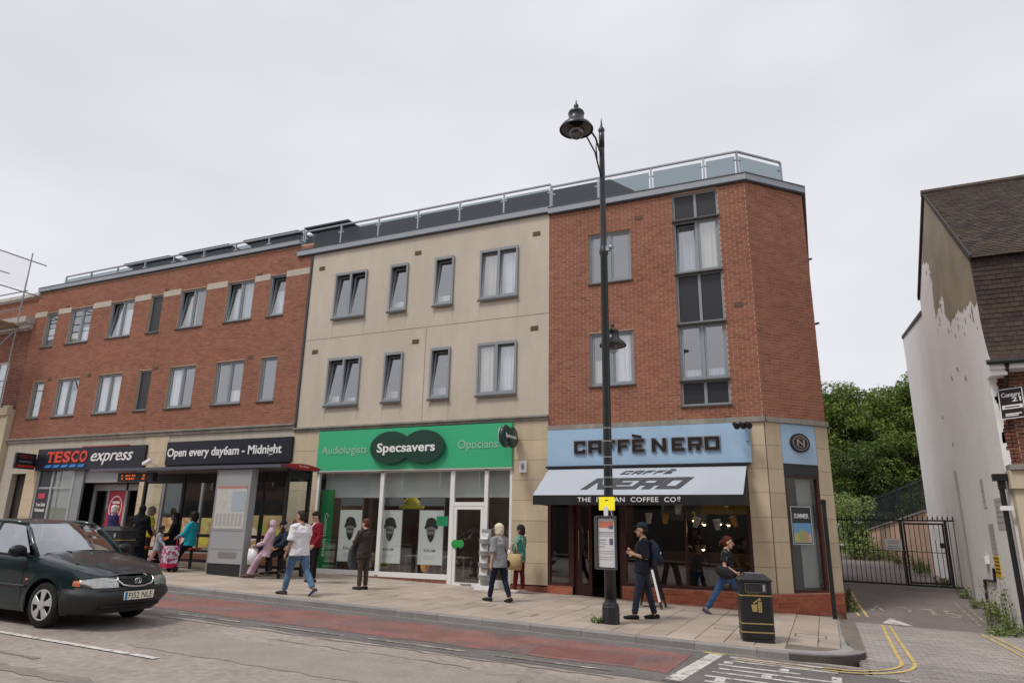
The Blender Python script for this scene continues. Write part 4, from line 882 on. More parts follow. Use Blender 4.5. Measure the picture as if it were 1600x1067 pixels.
mb = MB(); mb.box(-4.3, -3.0, 20.5, 20.55, 2.0, 2.5); mb.build('menu_board', mat('menu_board', (.10, .10, .10), .6, var=.4, vs=8), b3)
mb = MB(); mb.box(-4.4, -1.6, 20.0, 20.6, .1, 1.15); mb.build('counter', mat('wood_counter', (.10, .05, .025), .5), b3)
mbulb = mat('lit_bulb', (1, .72, .38), .4, emis=4.)
for i, (x, y, z) in enumerate(((-3.67, 17.7, 2.38), (-2.12, 17.7, 2.44), (-3.15, 19.2, 2.0), (-2.9, 19.3, 1.9), (-2.5, 19.4, 1.92), (-2.3, 19.5, 1.9), (-2.85, 18.6, 1.28))):
    pl = thing('pendant_lamp', ('lit glass pendant above the capped man in the coffee shop', 'lit glass pendant at the yellow end of the coffee shop', 'deep pendant beside the window bar, first of the row', 'deep pendant in the coffee shop, second of the row', 'deep pendant in the coffee shop, third of the row', 'deep pendant in the coffee shop, last of the row', 'low round lamp glowing behind the coffee shop glass')[i], 'lamp', (x, y, z), group='lamps inside the coffee shop')
    mb = MB(); mb.lathe([(.015, .10), (.05, .08), (.085, .0), (.085, -.02)], (x, y, z), 14, cap=False); mb.build('shade', M['steel'], pl, True)
    mb = MB(); mb.ell((x, y, z-.01), (.045, .045, .05), 10, 6); bu_ = mb.build('bulb', mbulb, pl, True)
    if i in (0, 1, 2, 5):
        la = bpy.data.lights.new('bulb_glow', 'POINT'); la.energy = 2.5; la.shadow_soft_size = .05; la.color = (1, .75, .45); lo_ = bpy.data.objects.new('bulb_glow', la); COL.objects.link(lo_); lo_.location = (x, y, z-.12); lo_.parent = bu_; lo_.matrix_parent_inverse = wm(bu_).inverted()
    mb = MB(); mb.tube([(x, y, z+.1), (x, y, 3.24)], .006, 5); mb.build('cord', M['sill'], pl)
for i, (x, z, a, c_) in enumerate(((-3.93, 1.98, 0, 0), (-3.52, 1.98, .1, 1), (-2.78, 1.9, .35, 0), (-1.9, 1.93, -.3, 1), (-3.2, 2.2, .1, 0), (-2.3, 1.85, -.1, 0))):
    cp = thing('hanging_cup', ('white paper cup hanging nearest the capped man', 'amber cup hanging beside the white one', 'tilted white cup hanging left of the running woman', 'amber cup hanging above the running woman', 'pale cup hung high behind the window bar', 'white cup with red marks hanging mid window')[i], 'decoration', (x, 17.3, z), group='paper cups hung in the coffee shop window')
    rm = Matrix.Rotation(a, 3, 'Y'); mb = MB(); pr = [(.055, -.12), (.085, .1)]
    rs = [[Vector((x, 17.3, z))+rm @ Vector((r*math.cos(t*.5236), r*math.sin(t*.5236), h)) for t in range(12)] for r, h in pr]; mb.rings(rs); mb.build('cup', (mat('paper_cup_%d' % i, ((.62, .60, .55), (.62, .27, .02))[c_], .6)), cp, True)
    mb = MB(); rs = [[Vector((x, 17.3, z))+rm @ Vector((r*math.cos(t*.5236), r*math.sin(t*.5236), h)) for t in range(12)] for r, h in ((.092, .1), (.09, .125), (.07, .135))]; mb.rings(rs); mb.build('lid', (mwhite if c_ == 0 else mat('amber_lid_%d' % i, (.38, .2, .03), .5)), cp)
    mb = MB(); mb.tube([(x, 17.3, z+.13), (x, 17.3, 3.2)], .004, 5); mb.build('string', M['sill'], cp)
mneon = mat('pale_decal', (.45, .45, .43), .6)
for i, (x0, x1, nm) in enumerate(((-3.98, -3.42, 'faint SUMMER window lettering above the capped man'), (-2.42, -1.84, 'faint SUMMER window lettering above the running woman'))):
    tag(text('window_lettering', None, 'SUMMER', FRONT(17.042), x0, x1, 2.42, .10, mneon, .002, .01), nm, 'lettering', 'window lettering of the coffee shop')
for i, (x, y) in enumerate(((-3.9, 18.1), (-2.6, 18.0), (-1.9, 18.3))):
    tb = thing('cafe_table', ('small round table behind the capped man', 'small round table in the middle of the coffee shop window', 'small round table by the corner pier inside')[i], 'table', (x, y, .08), group='tables inside the coffee shop')
    mb = MB(); mb.lathe([(.3, .74), (.3, .77)], (x, y, .08), 20); mb.build('top', M['mahogany'], tb); mb = MB(); mb.lathe([(.2, 0), (.18, .03), (.03, .06), (.03, .74)], (x, y, .08), 14); mb.build('pedestal', M['sill'], tb)

# ---- coffee shop signs and awning
msky = mat('pale_blue_sign', (.36, .52, .69), .4, spec=.45, var=.05, vs=1.2, streak=.05)
mlet = mat('dark_brown_lettering', (.018, .013, .012), .4); medge = mat('pale_letter_edge', (.30, .32, .36), .5)
def block(ch):      # blocky letters as butted boxes, unit square
    t = .24; h = .2
    B = {'C': [(0, t, 0, 1), (t, 1, 0, h), (t, 1, 1-h, 1), (1-t, 1, 1-h-.12, 1-h), (1-t, 1, h, h+.1)], 'A': [(0, t, 0, 1), (1-t, 1, 0, 1), (t, 1-t, 1-h, 1), (t, 1-t, .3, .3+h*.8)], 'F': [(0, t, 0, 1), (t, 1, 1-h, 1), (t, .8, .4, .4+h*.9)],
         'E': [(0, t, 0, 1), (t, 1, 1-h, 1), (t, .8, .4, .4+h*.9), (t, 1, 0, h)], 'N': [(0, t, 0, 1), (1-t, 1, 0, 1)], 'R': [(0, t, 0, 1), (t, 1, 1-h, 1), (1-t, 1, .5, 1-h), (t, 1, .5-h*.8, .5), (.55, .85, 0, .5-h*.8)], 'O': [(0, t, 0, 1), (1-t, 1, 0, 1), (t, 1-t, 0, h), (t, 1-t, 1-h, 1)]}
    return B.get(ch, [])
def blockword(name, parent, s, mp_, cells, z0, cap, m, ext, slant=0., grow=0., d0=0., accent=None):
    mb = MB(); ext0 = ext
    P = lambda a, b, s_, z_, d: mp_(a+(b-a)*s_+slant*(z_)*cap, z0+cap*z_, d)
    for ch, (a, b) in zip(s, cells):
        gs = grow/(b-a); gzv = grow/cap
        for bi, (x0, x1, y0, y1) in enumerate(block(ch)):
            ext = ext0+bi*.0012*(grow > 0)
            x0, x1, y0, y1 = x0-gs, x1+gs, y0-gzv, y1+gzv
            mb.hexa([P(a, b, x0, y0, d0+ext), P(a, b, x1, y0, d0+ext), P(a, b, x1, y0, d0), P(a, b, x0, y0, d0), P(a, b, x0, y1, d0+ext), P(a, b, x1, y1, d0+ext), P(a, b, x1, y1, d0), P(a, b, x0, y1, d0)])
        if ch == 'N':
            t = .24
            q = [(t, 1+gzv), (t, .70), (1-t, 0-gzv), (1-t, .30)]
            pts = [P(a, b, x_, y_, d0+ext) for x_, y_ in (q[0], q[1], q[2], q[3])]; pb = [P(a, b, x_, y_, d0) for x_, y_ in (q[0], q[1], q[2], q[3])]
            mb.add(pts+pb, [(0, 1, 2, 3), (0, 4, 5, 1), (1, 5, 6, 2), (2, 6, 7, 3), (3, 7, 4, 0)])
    if accent:
        a, b = accent; mb.hexa([P(a, b, 0, 1.24-grow, d0+ext), P(a, b, .75, 1.12-grow, d0+ext), P(a, b, .75, 1.12, d0), P(a, b, 0, 1.24, d0), P(a, b, .0, 1.42+grow, d0+ext), P(a, b, .8, 1.26+grow, d0+ext), P(a, b, .8, 1.26, d0), P(a, b, 0, 1.42, d0)])
    return mb.build(name, m, parent)
sg = thing('fascia_sign', 'pale blue coffee shop sign with dark block letters', 'sign', (-4, 16.9, 3.25))
mb = MB(); mb.box(-6.45, -1.38, 16.90, 17.0, 3.26, 4.20); mb.build('board', msky, sg)
cells = [(-5.70, -5.41), (-5.32, -4.98), (-4.90, -4.62), (-4.55, -4.26), (-4.18, -3.88), (-3.69, -3.34), (-3.20, -2.90), (-2.81, -2.48), (-2.42, -2.08)]
blockword('letter_edge', sg, 'CAFFENERO', FRONT(16.90), cells, 3.575, .31, medge, .02, grow=.028, accent=(-4.18, -3.88)); blockword('lettering', sg, 'CAFFENERO', FRONT(16.90), cells, 3.575, .31, mlet, .03, d0=.028, accent=(-4.18, -3.88))
sg = thing('emblem_sign', 'pale blue panel with round brown letter N emblem on the chamfered corner', 'sign', CH(1, 3.3, 0))
mb = MB(); chbox(mb, .45, 1.49, 3.265, 4.20, 0, .03); mb.build('board', msky, sg)
def disc(mb, s, z, rx, rzv, d0, d1, n=32):
    mb.rings([[CH(s+rx*math.cos(2*math.pi*i/n), z+rzv*math.sin(2*math.pi*i/n), d) for i in range(n)] for d in (d0, d1)])
mb = MB(); disc(mb, .985, 3.76, .29, .225, .03, .07); mb.build('disc', mlet, sg)
mb = MB(); disc(mb, .985, 3.76, .235, .18, .07, .075); mb.build('inner_disc', mat('taupe_emblem', (.25, .2, .2), .5), sg)
mb = MB(); disc(mb, .985, 3.76, .205, .155, .075, .079); mb.build('centre_disc', mlet, sg)
text('lettering', sg, 'N', lambda s, z, d=0.: CH(s, z, d+.079), .87, 1.10, 3.68, .16, mat('taupe_letter', (.3, .25, .25), .5), .006, .02)
for dz in (-.115, .10):
    mb = MB(); chbox(mb, .9, 1.07, 3.76+dz, 3.76+dz+.015, .079, .084); mb.build('emblem_bar', mat('taupe_bar', (.3, .25, .25), .5), sg)
aw = thing('awning', 'pale blue-grey sloping awning with black valance over the coffee shop', 'awning', (-4, 16.2, 2.4))
mfab = mat('pale_awning_canvas', (.42, .455, .505), .7, var=.03, vs=2, bump=.05, bs=200); mblk = mat('black_canvas', (.012, .012, .014), .7)
A = [(-6.40, 16.88, 3.20), (-1.50, 16.88, 3.20), (-1.50, 15.6, 2.47), (-6.33, 15.6, 2.47)]
mb = MB(); mb.hexa([(p[0], p[1], p[2]-.008) for p in (A[3], A[2], A[1], A[0])]+[A[3], A[2], A[1], A[0]]); mb.build('canvas', mfab, aw)
mb = MB()
nseg = 24
for i in range(nseg):
    a = -6.33+(4.83)*i/nseg; b = -6.33+4.83*(i+1)/nseg; f0 = .012*math.sin(i*1.1); f1 = .012*math.sin((i+1)*1.1)
    mb.quad((a, 15.6+f0*.2, 2.46), (b, 15.6+f1*.2, 2.46), (b, 15.6+f1, 2.24), (a, 15.6+f0, 2.24))
mb.prism([(-1.50, 16.88, 3.19), (-1.50, 15.605, 2.46), (-1.50, 15.605, 2.26), (-1.50, 16.88, 2.26)], (.004, 0, 0)); mb.prism([(-6.40, 16.88, 3.18), (-6.33, 15.605, 2.45), (-6.33, 15.605, 2.26), (-6.40, 16.88, 2.26)], (-.004, 0, 0)); mb.build('valance', mblk, aw)
mb = MB(); mb.box(-6.47, -1.42, 16.80, 17.0, 3.205, 3.255); mb.build('cassette', M['panel_dark'], aw)
sl_ = Vector((0, 1.28, .73)).normalized(); nA = Vector((0, -.73, 1.28)).normalized()
AM = lambda s, z, d=0.: Vector((s, 15.6, 2.47))+sl_*z+nA*(d+.003)
mgl = mat('grey_awning_lettering', (.06, .062, .068), .7)
blockword('lettering', aw, 'CAFFE', AM, [(-4.42, -4.22), (-4.15, -3.95), (-3.88, -3.68), (-3.61, -3.43), (-3.37, -3.2)], 1.06, .19, mgl, .003, slant=.6, accent=(-3.37, -3.2), grow=.008)
blockword('lettering', aw, 'NERO', AM, [(-5.18, -4.66), (-4.60, -4.08), (-4.02, -3.48), (-3.42, -2.90)], .28, .56, mgl, .003, slant=.45, grow=.022)
text('lettering', aw, 'THE  ITALIAN  COFFEE  CO', FRONT(15.585), -5.20, -2.92, 2.31, .10, mwhite, .004, .012, spacing=1.1); text('lettering', aw, 'o', FRONT(15.585), -2.89, -2.82, 2.36, .09, mwhite, .004, .012)
mb = MB(); mb.box(-2.88, -2.83, 15.580, 15.584, 2.325, 2.337); mb.build('lettering', mwhite, aw)
po = thing('wall_poster', 'dark SUMMER poster in the chamfered coffee shop window', 'poster', CH(.9, 1.5, 0))
mb = MB(); chbox(mb, .61, 1.18, 1.46, 2.28, -.04, -.03); mb.build('sheet', mat('poster_slate', (.03, .04, .04), .5), po)
text('lettering', po, 'SUMMER', lambda s, z, d=0.: CH(s, z, d-.029), .68, 1.11, 2.03, .10, mwhite, .003, .015)
mb = MB(); chbox(mb, .63, 1.16, 1.48, 1.92, -.0295, -.0275); mb.build('picture', mat('poster_sky', (.16, .33, .55), .5), po)
for k, (a, b, h_) in enumerate(((.65, .78, 1.72), (.79, .92, 1.78), (.93, 1.04, 1.75), (1.05, 1.15, 1.7))):
    mb = MB(); mb.prism([CH(a, 1.49, -.027), CH(b, 1.49, -.027), CH(b, h_-.05, -.027), CH((a+b)/2, h_, -.027), CH(a, h_-.05, -.027)], (.001, -.001, 0)); mb.build('printed_hut', mat('hut_%d' % k, ((.5, .45, .12), (.35, .4, .15), (.55, .3, .12), (.5, .4, .3))[k], .5), po)
mb = MB()
for s0, s1, z0, z1 in ((.60, .61, 1.45, 2.29), (1.18, 1.19, 1.45, 2.29), (.61, 1.18, 1.45, 1.46), (.61, 1.18, 2.28, 2.29)): chbox(mb, s0, s1, z0, z1, -.04, -.028)
mb.build('border', mwhite, po)
fl = thing('sign_floodlight', 'cluster of small black floodlights on a blue arm above the sign end', 'floodlight', (-1.5, 16.7, 4.1))
for k, dx in enumerate((-.14, 0, .13)):
    mb = MB(); mb.tube([(-1.5+dx-.05, 16.62, 4.13), (-1.5+dx+.03, 16.45, 4.04)], [.05, .075], 12); mb.build('lamp_head', mlet, fl)
mb = MB(); mb.bar((-1.5, 16.55, 4.16), (-1.5, 16.9, 4.16), .03, .03); mb.box(-1.48, -1.40, 16.84, 16.9, 3.75, 4.15); mb.build('arm', mat('blue_arm', (.25, .35, .5), .5), fl)
# ================================================================ white gabled house at the right
M['white_wall'] = mat('white_masonry_paint', (.80, .785, .765), .8, var=.05, vs=.6, bump=.12, bs=30, streak=.06, sscale=(.8, .8, .5), fine=.03)
M['bare'] = mat('bare_cement_render', (.30, .25, .18), .9, var=.2, vs=.9, bump=.2, bs=35, streak=.07, sscale=(1, 1, .6))
M['tile'] = mat('clay_tile', (1, 1, 1), .8, attr=True, var=.15, vs=.6, bump=.15, bs=60)
M['dbrick'] = [(.16, .06, .042), (.13, .05, .036), (.19, .075, .052), (.105, .043, .033)]
M['cream'] = mat('cream_paint', (.58, .50, .36), .7, var=.06, vs=1.2, streak=.12)
M['black_metal'] = mat('black_painted_metal', (.012, .012, .013), .4, spec=.5, var=.1, vs=5)
XW = 3.5
h = thing('gabled_house', 'white painted gable wall with bare patch and brown tiled mansard roof', 'house', (5, 20, gz(4)))
gp = [(17.0, -.4), (29.5, -.1), (29.5, 9.12), (24.3, 8.55), (24.15, 9.14), (20.94, 11.10), (16.84, 7.58), (16.86, 5.05), (17.0, 5.0)]
mb = MB(); mb.prism([(XW, y, z) for y, z in gp], (.3, 0, 0)); mb.build('gable_wall', M['white_wall'], h)
# bare patch high on the gable, ragged lower edge where the white paint stops
core = [(22.85, 9.72), (22.1, 9.51), (21.76, 9.24), (21.69, 8.73), (21.9, 8.19), (21.93, 7.72), (21.42, 7.78), (20.96, 7.97), (20.59, 7.92), (20.43, 7.72), (20.55, 7.39), (20.3, 7.2), (20.03, 6.99), (19.66, 7.01), (19.21, 7.07), (18.86, 7.0), (18.47, 6.86), (18.04, 6.8), (17.68, 6.84), (17.37, 6.76), (17.25, 6.63), (16.92, 6.61)]
pp = [(20.94, 11.04)]
for (a_, b_), (c_, d_) in zip(core, core[1:]):
    n_ = max(2, int(math.hypot(c_-a_, d_-b_)/.07))
    for i in range(n_): pp.append((a_+(c_-a_)*i/n_+random.uniform(-.05, .05), b_+(d_-b_)*i/n_+random.uniform(-.07, .07)))
pp += [(16.92, 6.61), (16.90, 7.57)]
mb = MB(); mb.prism([(XW-.002, y, z) for y, z in pp], (-.004, 0, 0)); mb.build('bare_render_patch', M['bare'], h)
for i in range(34):      # flakes where more paint has come away
    a_, b_ = core[random.randrange(1, len(core))]; cy, cz = a_+random.uniform(-.35, .35), b_-random.uniform(.08, .55); r_ = random.uniform(.02, .07); n_ = random.randint(5, 7)
    mb = MB(); mb.prism([(XW-.002, cy+r_*random.uniform(.5, 1.2)*math.cos(2*math.pi*k/n_), cz+r_*random.uniform(.7, 1.9)*math.sin(2*math.pi*k/n_)) for k in range(n_)], (-.003, 0, 0)); mb.build('paint_flake', M['bare'], h)
# front: dark brick over a cream shop front
FH = FRONT(17.0); fo = [(6.0, 7.4, 3.4, 4.75)]
mb = MB(); rects(mb, FH, XW+.02, 10, 2.95, 5.05, fo); reveals(mb, FH, fo, .12); mb.build('front_wall', M['mortar'], h)
brickwork('front_brickwork', h, FH, XW+.10, 10, 2.95, 5.05, fo, pal=M['dbrick'])
mb = MB(); k = 0; z = 2.95      # white paint turned raggedly round the corner
while z < 5.0: mb.box(XW+.0, XW+.11+.05*math.sin(k*.55)+random.uniform(-.03, .03), 16.985, 17.0, z, z+.075); z += .075; k += 1
mb.build('paint_return', M['white_wall'], h)
mb = MB(); mb.box(6.0, 7.4, 17.08, 17.1, 3.4, 4.75); mb.build('front_window', M['glass'], h)
mb = MB(); mb.box(XW-.05, 10, 16.55, 17.0, 5.02, 5.22); mb.box(XW-.05, XW+.25, 16.6, 17.0, 4.9, 5.02); mb.build('eaves_box', M['white_frame'], h)
mb = MB(); mb.tube([(XW-.1, 16.5, 5.16), (10, 16.5, 5.16)], .055, 8); mb.tube([(XW+.25, 16.52, 5.1), (XW+.25, 16.9, 4.7)], .04, 8); mb.build('gutter', M['black_metal'], h)
TC = [(.052, .034, .026), (.044, .029, .023), (.06, .038, .028), (.038, .026, .022)]; TG = [(.062, .05, .032), (.07, .052, .036)]
def tiles(name, P, L_, gauge, width, x0, x1, pal, n_first=0):
    """plain tiles: P(t) -> point up the slope, rows overlap, each tile its own slab"""
    mb = MB(); t = 0.; k = 0
    while t < L_:
        a = P(t); b = P(min(t+gauge*1.35, L_+.02)); up_ = (b-a).normalized(); nn = Vector((0, -up_.z, up_.y))
        x = x0-(width/2 if k % 2 else 0)
        while x < x1:
            p, q = max(x, x0)+.003, min(x+width, x1)-.003; x += width
            if q-p < .02: continue
            j = random.uniform(-.004, .004); th = .020+j; c = random.choice(pal); g = random.uniform(.86, 1.14); c = tuple(v*g for v in c)
            lo = a+nn*th; hi = b+nn*.004
            mb.add([(p, lo.y, lo.z), (q, lo.y, lo.z), (q, hi.y, hi.z), (p, hi.y, hi.z), (p, a.y, a.z), (q, a.y, a.z), (q, b.y, b.z), (p, b.y, b.z)], [(0, 1, 2, 3), (4, 5, 1, 0), (1, 5, 6, 2), (4, 0, 3, 7)], 0, c)
        t += gauge; k += 1
    o = mb.build(name, M['tile'], h); o['kind'] = 'stuff'; return o
def low(t):      # bell-cast mansard face
    z = 5.2+t*.985; return Vector((0, 16.52+.30*min(1, t/.9)**.6 if t < .9 else 16.82+.01*(t-.9), z))
tiles('mansard_tiles', low, 2.42, .11, .165, XW-.02, 9.5, TC)
ra, rb = Vector((0, 16.72, 7.55)), Vector((0, 20.94, 11.13)); rl = (rb-ra).length
tiles('roof_tiles', lambda t: ra+(rb-ra)*(t/rl), rl, .105, .165, XW-.06, 9.5, TC+TG)
mb = MB(); mb.tube([(XW-.06, 20.95, 11.15), (9.5, 20.95, 11.15)], .11, 8); mb.build('ridge', M['tile'] if False else mat('ridge_tile', (.08, .06, .045), .85, var=.3, vs=4), h)
mb = MB(); mb.quad((XW-.05, 20.95, 11.13), (9.5, 20.95, 11.13), (9.5, 24.3, 9.05), (XW-.05, 24.3, 9.05)); mb.prism([(XW-.06, 20.94, 11.12), (XW-.06, 24.25, 9.12), (XW-.06, 24.25, 8.98), (XW-.06, 20.94, 10.98)], (.06, 0, 0)); mb.prism([(XW-.03, 24.25, 8.5), (XW-.03, 29.55, 9.08), (XW-.03, 29.55, 9.2), (XW-.03, 24.25, 8.64)], (.36, 0, 0)); mb.prism([(XW-.03, 16.82, 7.5), (XW-.03, 16.72, 7.62), (XW-.03, 20.94, 11.16), (XW-.03, 20.94, 11.05)], (.04, 0, 0)); mb.build('verge', mat('dark_verge', (.05, .045, .04), .8), h)
mb = MB(); mb.box(XW+.3, 9.5, 17.05, 24, 2.9, 5.0); mb.quad((9.5, 17, 0), (9.5, 24, 0), (9.5, 24, 8), (9.5, 17, 8)); mb.box(XW+.3, 9.5, 24.3, 29.4, 0, 8.4); mb.prism([(XW+.3, 16.9, 5.1), (XW+.3, 16.9, 7.4), (XW+.3, 20.94, 10.9), (XW+.3, 24.2, 8.9), (XW+.3, 24.2, 5.1)], (6, 0, 0)); mb.build('house_core', M['room'], h)
# shop front at the house foot
mb = MB(); mb.box(XW+.05, XW+.55, 16.75, 17.0, -.3, 2.62); mb.box(XW+.0, XW+.62, 16.68, 17.0, 2.62, 2.98); mb.box(XW+.55, 9.5, 16.8, 17.0, -.3, .4); mb.box(XW+.62, 9.5, 16.75, 17.0, 2.3, 2.95); mb.build('shop_pilaster', M['cream'], h)
mb = MB(); mb.box(XW+.02, 9.5, 16.62, 17.0, 2.985, 3.09); mb.build('lead_cap', M['string'], h)
mb = MB(); mb.tube([(XW-.12, 16.93, 2.82), (XW-.1, 16.93, .05)], .05, 10); mb.box(XW-.25, XW+.04, 16.82, 16.99, 2.78, 2.92); mb.box(XW-.17, XW-.05, 16.86, 16.99, 2.62, 2.78); mb.build('downpipe', M['black_metal'], h)
mb = MB(); mb.box(XW-.22, XW+.0, 16.84, 16.87, 2.2, 2.29); tag(mb.build('small_plate', mwhite), 'small white plate fixed across the black downpipe', 'plate')
mb = MB(); mb.tube([(XW-.04, 22.46, 3.45), (XW-.04, 22.42, .1)], .022, 6); mb.tube([(XW-.04, 22.5, 3.45), (XW-.04, 22.46, 2.9)], .03, 6); mb.build('wall_pipe', mat('grey_pipe', (.36, .33, .31), .7), h)
mb = MB(); mb.tube([(XW-.03, 19.45, 1.0), (XW-.03, 19.5, .72), (XW-.03, 20.7, .68), (XW-.03, 20.75, .1)], .03, 6); mb.build('cable', M['black_metal'], h)
mb = MB(); mb.box(XW-.09, XW, 19.95, 20.25, 1.08, 1.24); mb.build('meter_box', mwhite, h)
for y_, z_ in ((20.9, 5.7), (20.0, 5.75), (23.2, 5.0), (19.2, 5.35), (22.2, 4.1)):
    mb = MB(); mb.box(XW-.02, XW, y_, y_+.09, z_, z_+.09); mb.build('vent_stub', M['string'], h)
SG = frame((XW, 0, 0), (0, -1, 0), (-1, 0, 0))      # the gable face, seen from the drive
def notice(nm, lab, cat, y0, y1, z0, z1, m, lines, inkm):
    mb = MB(); mb.box(XW-.012, XW-.001, y0, y1, z0, z1); o = tag(mb.build(nm, m), lab, cat)
    n = lines; hh = (z1-z0)/(n+1)
    for i in range(n):
        mb = MB(); mb.box(XW-.015, XW-.0125, y0+.05, y1-.05-.08*(i % 2), z1-hh*(i+.85), z1-hh*(i+.45)); mb.build('print_line', inkm, o)
    return o
notice('yellow_notice', 'yellow notice with black print low on the white gable', 'notice', 18.82, 19.4, .82, 1.28, mat('yellow_notice', (.68, .46, .02), .5), 5, mlet)
notice('grey_notice', 'pale grey notice above the yellow one on the gable', 'notice', 18.85, 19.4, 1.32, 1.98, mat('faded_notice', (.42, .42, .42), .7), 6, M['grey_frame'])
notice('grey_notice', 'pale grey notice near the black downpipe', 'notice', 17.5, 18.4, 1.85, 2.5, mat('faded_notice', (.44, .44, .45), .7), 5, M['grey_frame'])
notice('grey_notice', 'faded tall notice highest on the white gable', 'notice', 19.2, 19.55, 2.35, 3.0, mat('very_faded_notice', (.5, .49, .48), .7), 5, M['grey_frame'])
# estate agent board hung on the front
eb = thing('estate_agent_board', 'black estate agent board with white lettering hung on the brick front', 'sign', (3.8, 16.5, 3.9))
u_ = Vector((.93, -.35, .05)).normalized(); n_ = Vector((-.35, -.93, 0)).normalized(); o_ = Vector((3.58, 16.92, 4.02)); EB = lambda s, z, d=0.: o_+u_*s+Vector((.03, 0, 1))*z+n_*d
mb = MB(); mb.hexa([EB(0, 0, .02), EB(.42, 0, .02), EB(.42, 0, 0), EB(0, 0, 0), EB(0, .62, .02), EB(.42, .62, .02), EB(.42, .62, 0), EB(0, .62, 0)]); mb.build('panel', mlet, eb)
mb = MB()
for a, b, c, d in ((0, .42, 0, .015), (0, .42, .605, .62), (0, .015, .015, .605), (.405, .42, .015, .605)): mb.hexa([EB(a, c, .03), EB(b, c, .03), EB(b, c, .0201), EB(a, c, .0201), EB(a, d, .03), EB(b, d, .03), EB(b, d, .0201), EB(a, d, .0201)])
mb.build('border', mwhite, eb)
text('lettering', eb, 'Century', lambda s, z, d=0.: EB(s, z, d+.021), .05, .38, .45, .085, mwhite, .004, .02); text('lettering', eb, '21', lambda s, z, d=0.: EB(s, z, d+.021), .22, .38, .345, .085, mwhite, .004, .02)
mb = MB(); mb.hexa([EB(.04, .2, .024), EB(.39, .2, .024), EB(.39, .2, .0202), EB(.04, .2, .0202), EB(.04, .28, .024), EB(.39, .28, .024), EB(.39, .28, .0202), EB(.04, .28, .0202)]); mb.build('white_strip', mwhite, eb)
for z_, s1_ in ((.225, .34), (.085, .36), (.05, .3)):
    mb = MB(); mb.hexa([EB(.08, z_, .027), EB(s1_, z_, .027), EB(s1_, z_, .0245), EB(.08, z_, .0245), EB(.08, z_+.022, .027), EB(s1_, z_+.022, .027), EB(s1_, z_+.022, .0245), EB(.08, z_+.022, .0245)]); mb.build('print_line', mlet if z_ > .2 else mwhite, eb)
mb = MB(); mb.bar(EB(.02, .5, 0), (3.62, 17.0, 4.5), .03, .03); mb.build('bracket', M['sill'], eb)

# ================================================================ gate, yard behind it
g = thing('yard_gate', 'black iron gate with spear tops and a small wicket across the drive', 'gate', (2, 24, dzd(2, 24)))
YG = 24.0
zb = lambda x: .345-.02*(x-.4); zt = lambda x: 2.13-.0*x
mb = MB(); mb.bar((.36, YG, zb(.36)), (3.55, YG, zb(3.55)), .05, .05); mb.bar((.36, YG, zt(0)), (2.12, YG, zt(0)), .05, .045); mb.bar((2.12, YG, zt(0)), (3.55, YG, zt(0)), .05, .045); mb.bar((.36, YG, 1.28), (2.1, YG, 1.25), .02, .02); mb.bar((2.2, YG, 1.25), (3.2, YG, 1.22), .02, .02); mb.build('rails', M['black_metal'], g)
n = 0; x = .42
while x < 3.52:
    if not any(abs(x-q) < .05 for q in (2.13, 3.25, 3.53)):
        wk = 2.2 < x < 3.2; top = 2.03 if wk else zt(0)
        mb = MB(); mb.tube([(x, YG, zb(x)), (x, YG, top)], .0095, 6); mb.build('bar', M['black_metal'], g)
    mb = MB(); mb.lathe([(.006, 0), (.024, .035), (.004, .13)], (x, YG, zt(0)+.02), 8); mb.build('spear_tip', M['black_metal'], g)
    x += .127
for x, wd, t_ in ((.36, .06, 2.13), (2.12, .07, 2.15), (3.26, .07, 2.15), (3.56, .08, 2.2)):
    mb = MB(); mb.box(x-wd/2, x+wd/2, YG-.035, YG+.035, dzd(x, 24)-.05 if x in (.36, 3.56) else zb(x)-.02, t_); mb.build('gate_post', M['black_metal'], g)
mb = MB(); ring(mb, 2.17, 3.21, zb(2.5)+.05, 2.06, .05, YG-.06, YG-.03); wg = mb.build('wicket_frame', M['black_metal'], g)
mb = MB(); mb.box(3.05, 3.2, YG-.09, YG-.06, 1.36, 1.5); mb.build('lock_box', M['black_metal'], wg)
gs = thing('gate_sign', 'white notice plate wired to the gate', 'sign', (1.85, 23.9, 1.3)); mb = MB(); mb.box(1.64, 2.08, YG-.075, YG-.06, 1.27, 1.60); mb.build('plate', mwhite, gs)
for s_, z in (('PRIVATE', 1.51), ('PROPERTY', 1.45), ('RESIDENT', 1.36), ('PARKING ONLY', 1.30)): text('lettering', gs, s_, FRONT(YG-.075), 1.72 if len(s_) < 10 else 1.68, 2.0 if len(s_) < 10 else 2.05, z, .035, M['panel_dark'], .003)
gn = MB(); gn.box(2.90, 3.06, YG-.05, YG-.03, 1.58, 1.9); tag(gn.build('paper_notice', mwhite), 'blank white paper notice tied to the wicket', 'notice')
# retaining wall with a mesh fence on it
rw = thing('retaining_wall', 'salmon rendered retaining wall running back behind the gate', 'wall', (3.2, 32, .5))
pa, pb_ = Vector((3.46, 29.5, 0)), Vector((1.92, 38.5, 0)); mb = MB(); nrm = Vector((.2, .03, 0))
mb.hexa([pa+Vector((0, 0, -.3)), pb_+Vector((0, 0, -.3)), pb_+nrm+Vector((0, 0, -.3)), pa+nrm+Vector((0, 0, -.3)), pa+Vector((0, 0, 2.55)), pb_+Vector((0, 0, 1.90)), pb_+nrm+Vector((0, 0, 1.90)), pa+nrm+Vector((0, 0, 2.55))]); mb.build('wall', mat('salmon_render', (.55, .37, .27), .85, var=.12, vs=.8, streak=.1), rw)
mb = MB(); mb.bar(pa+Vector((.08, 0, 2.58)), pb_+Vector((.08, 0, 1.93)), .3, .06); mb.build('coping', M['kerb'], rw)
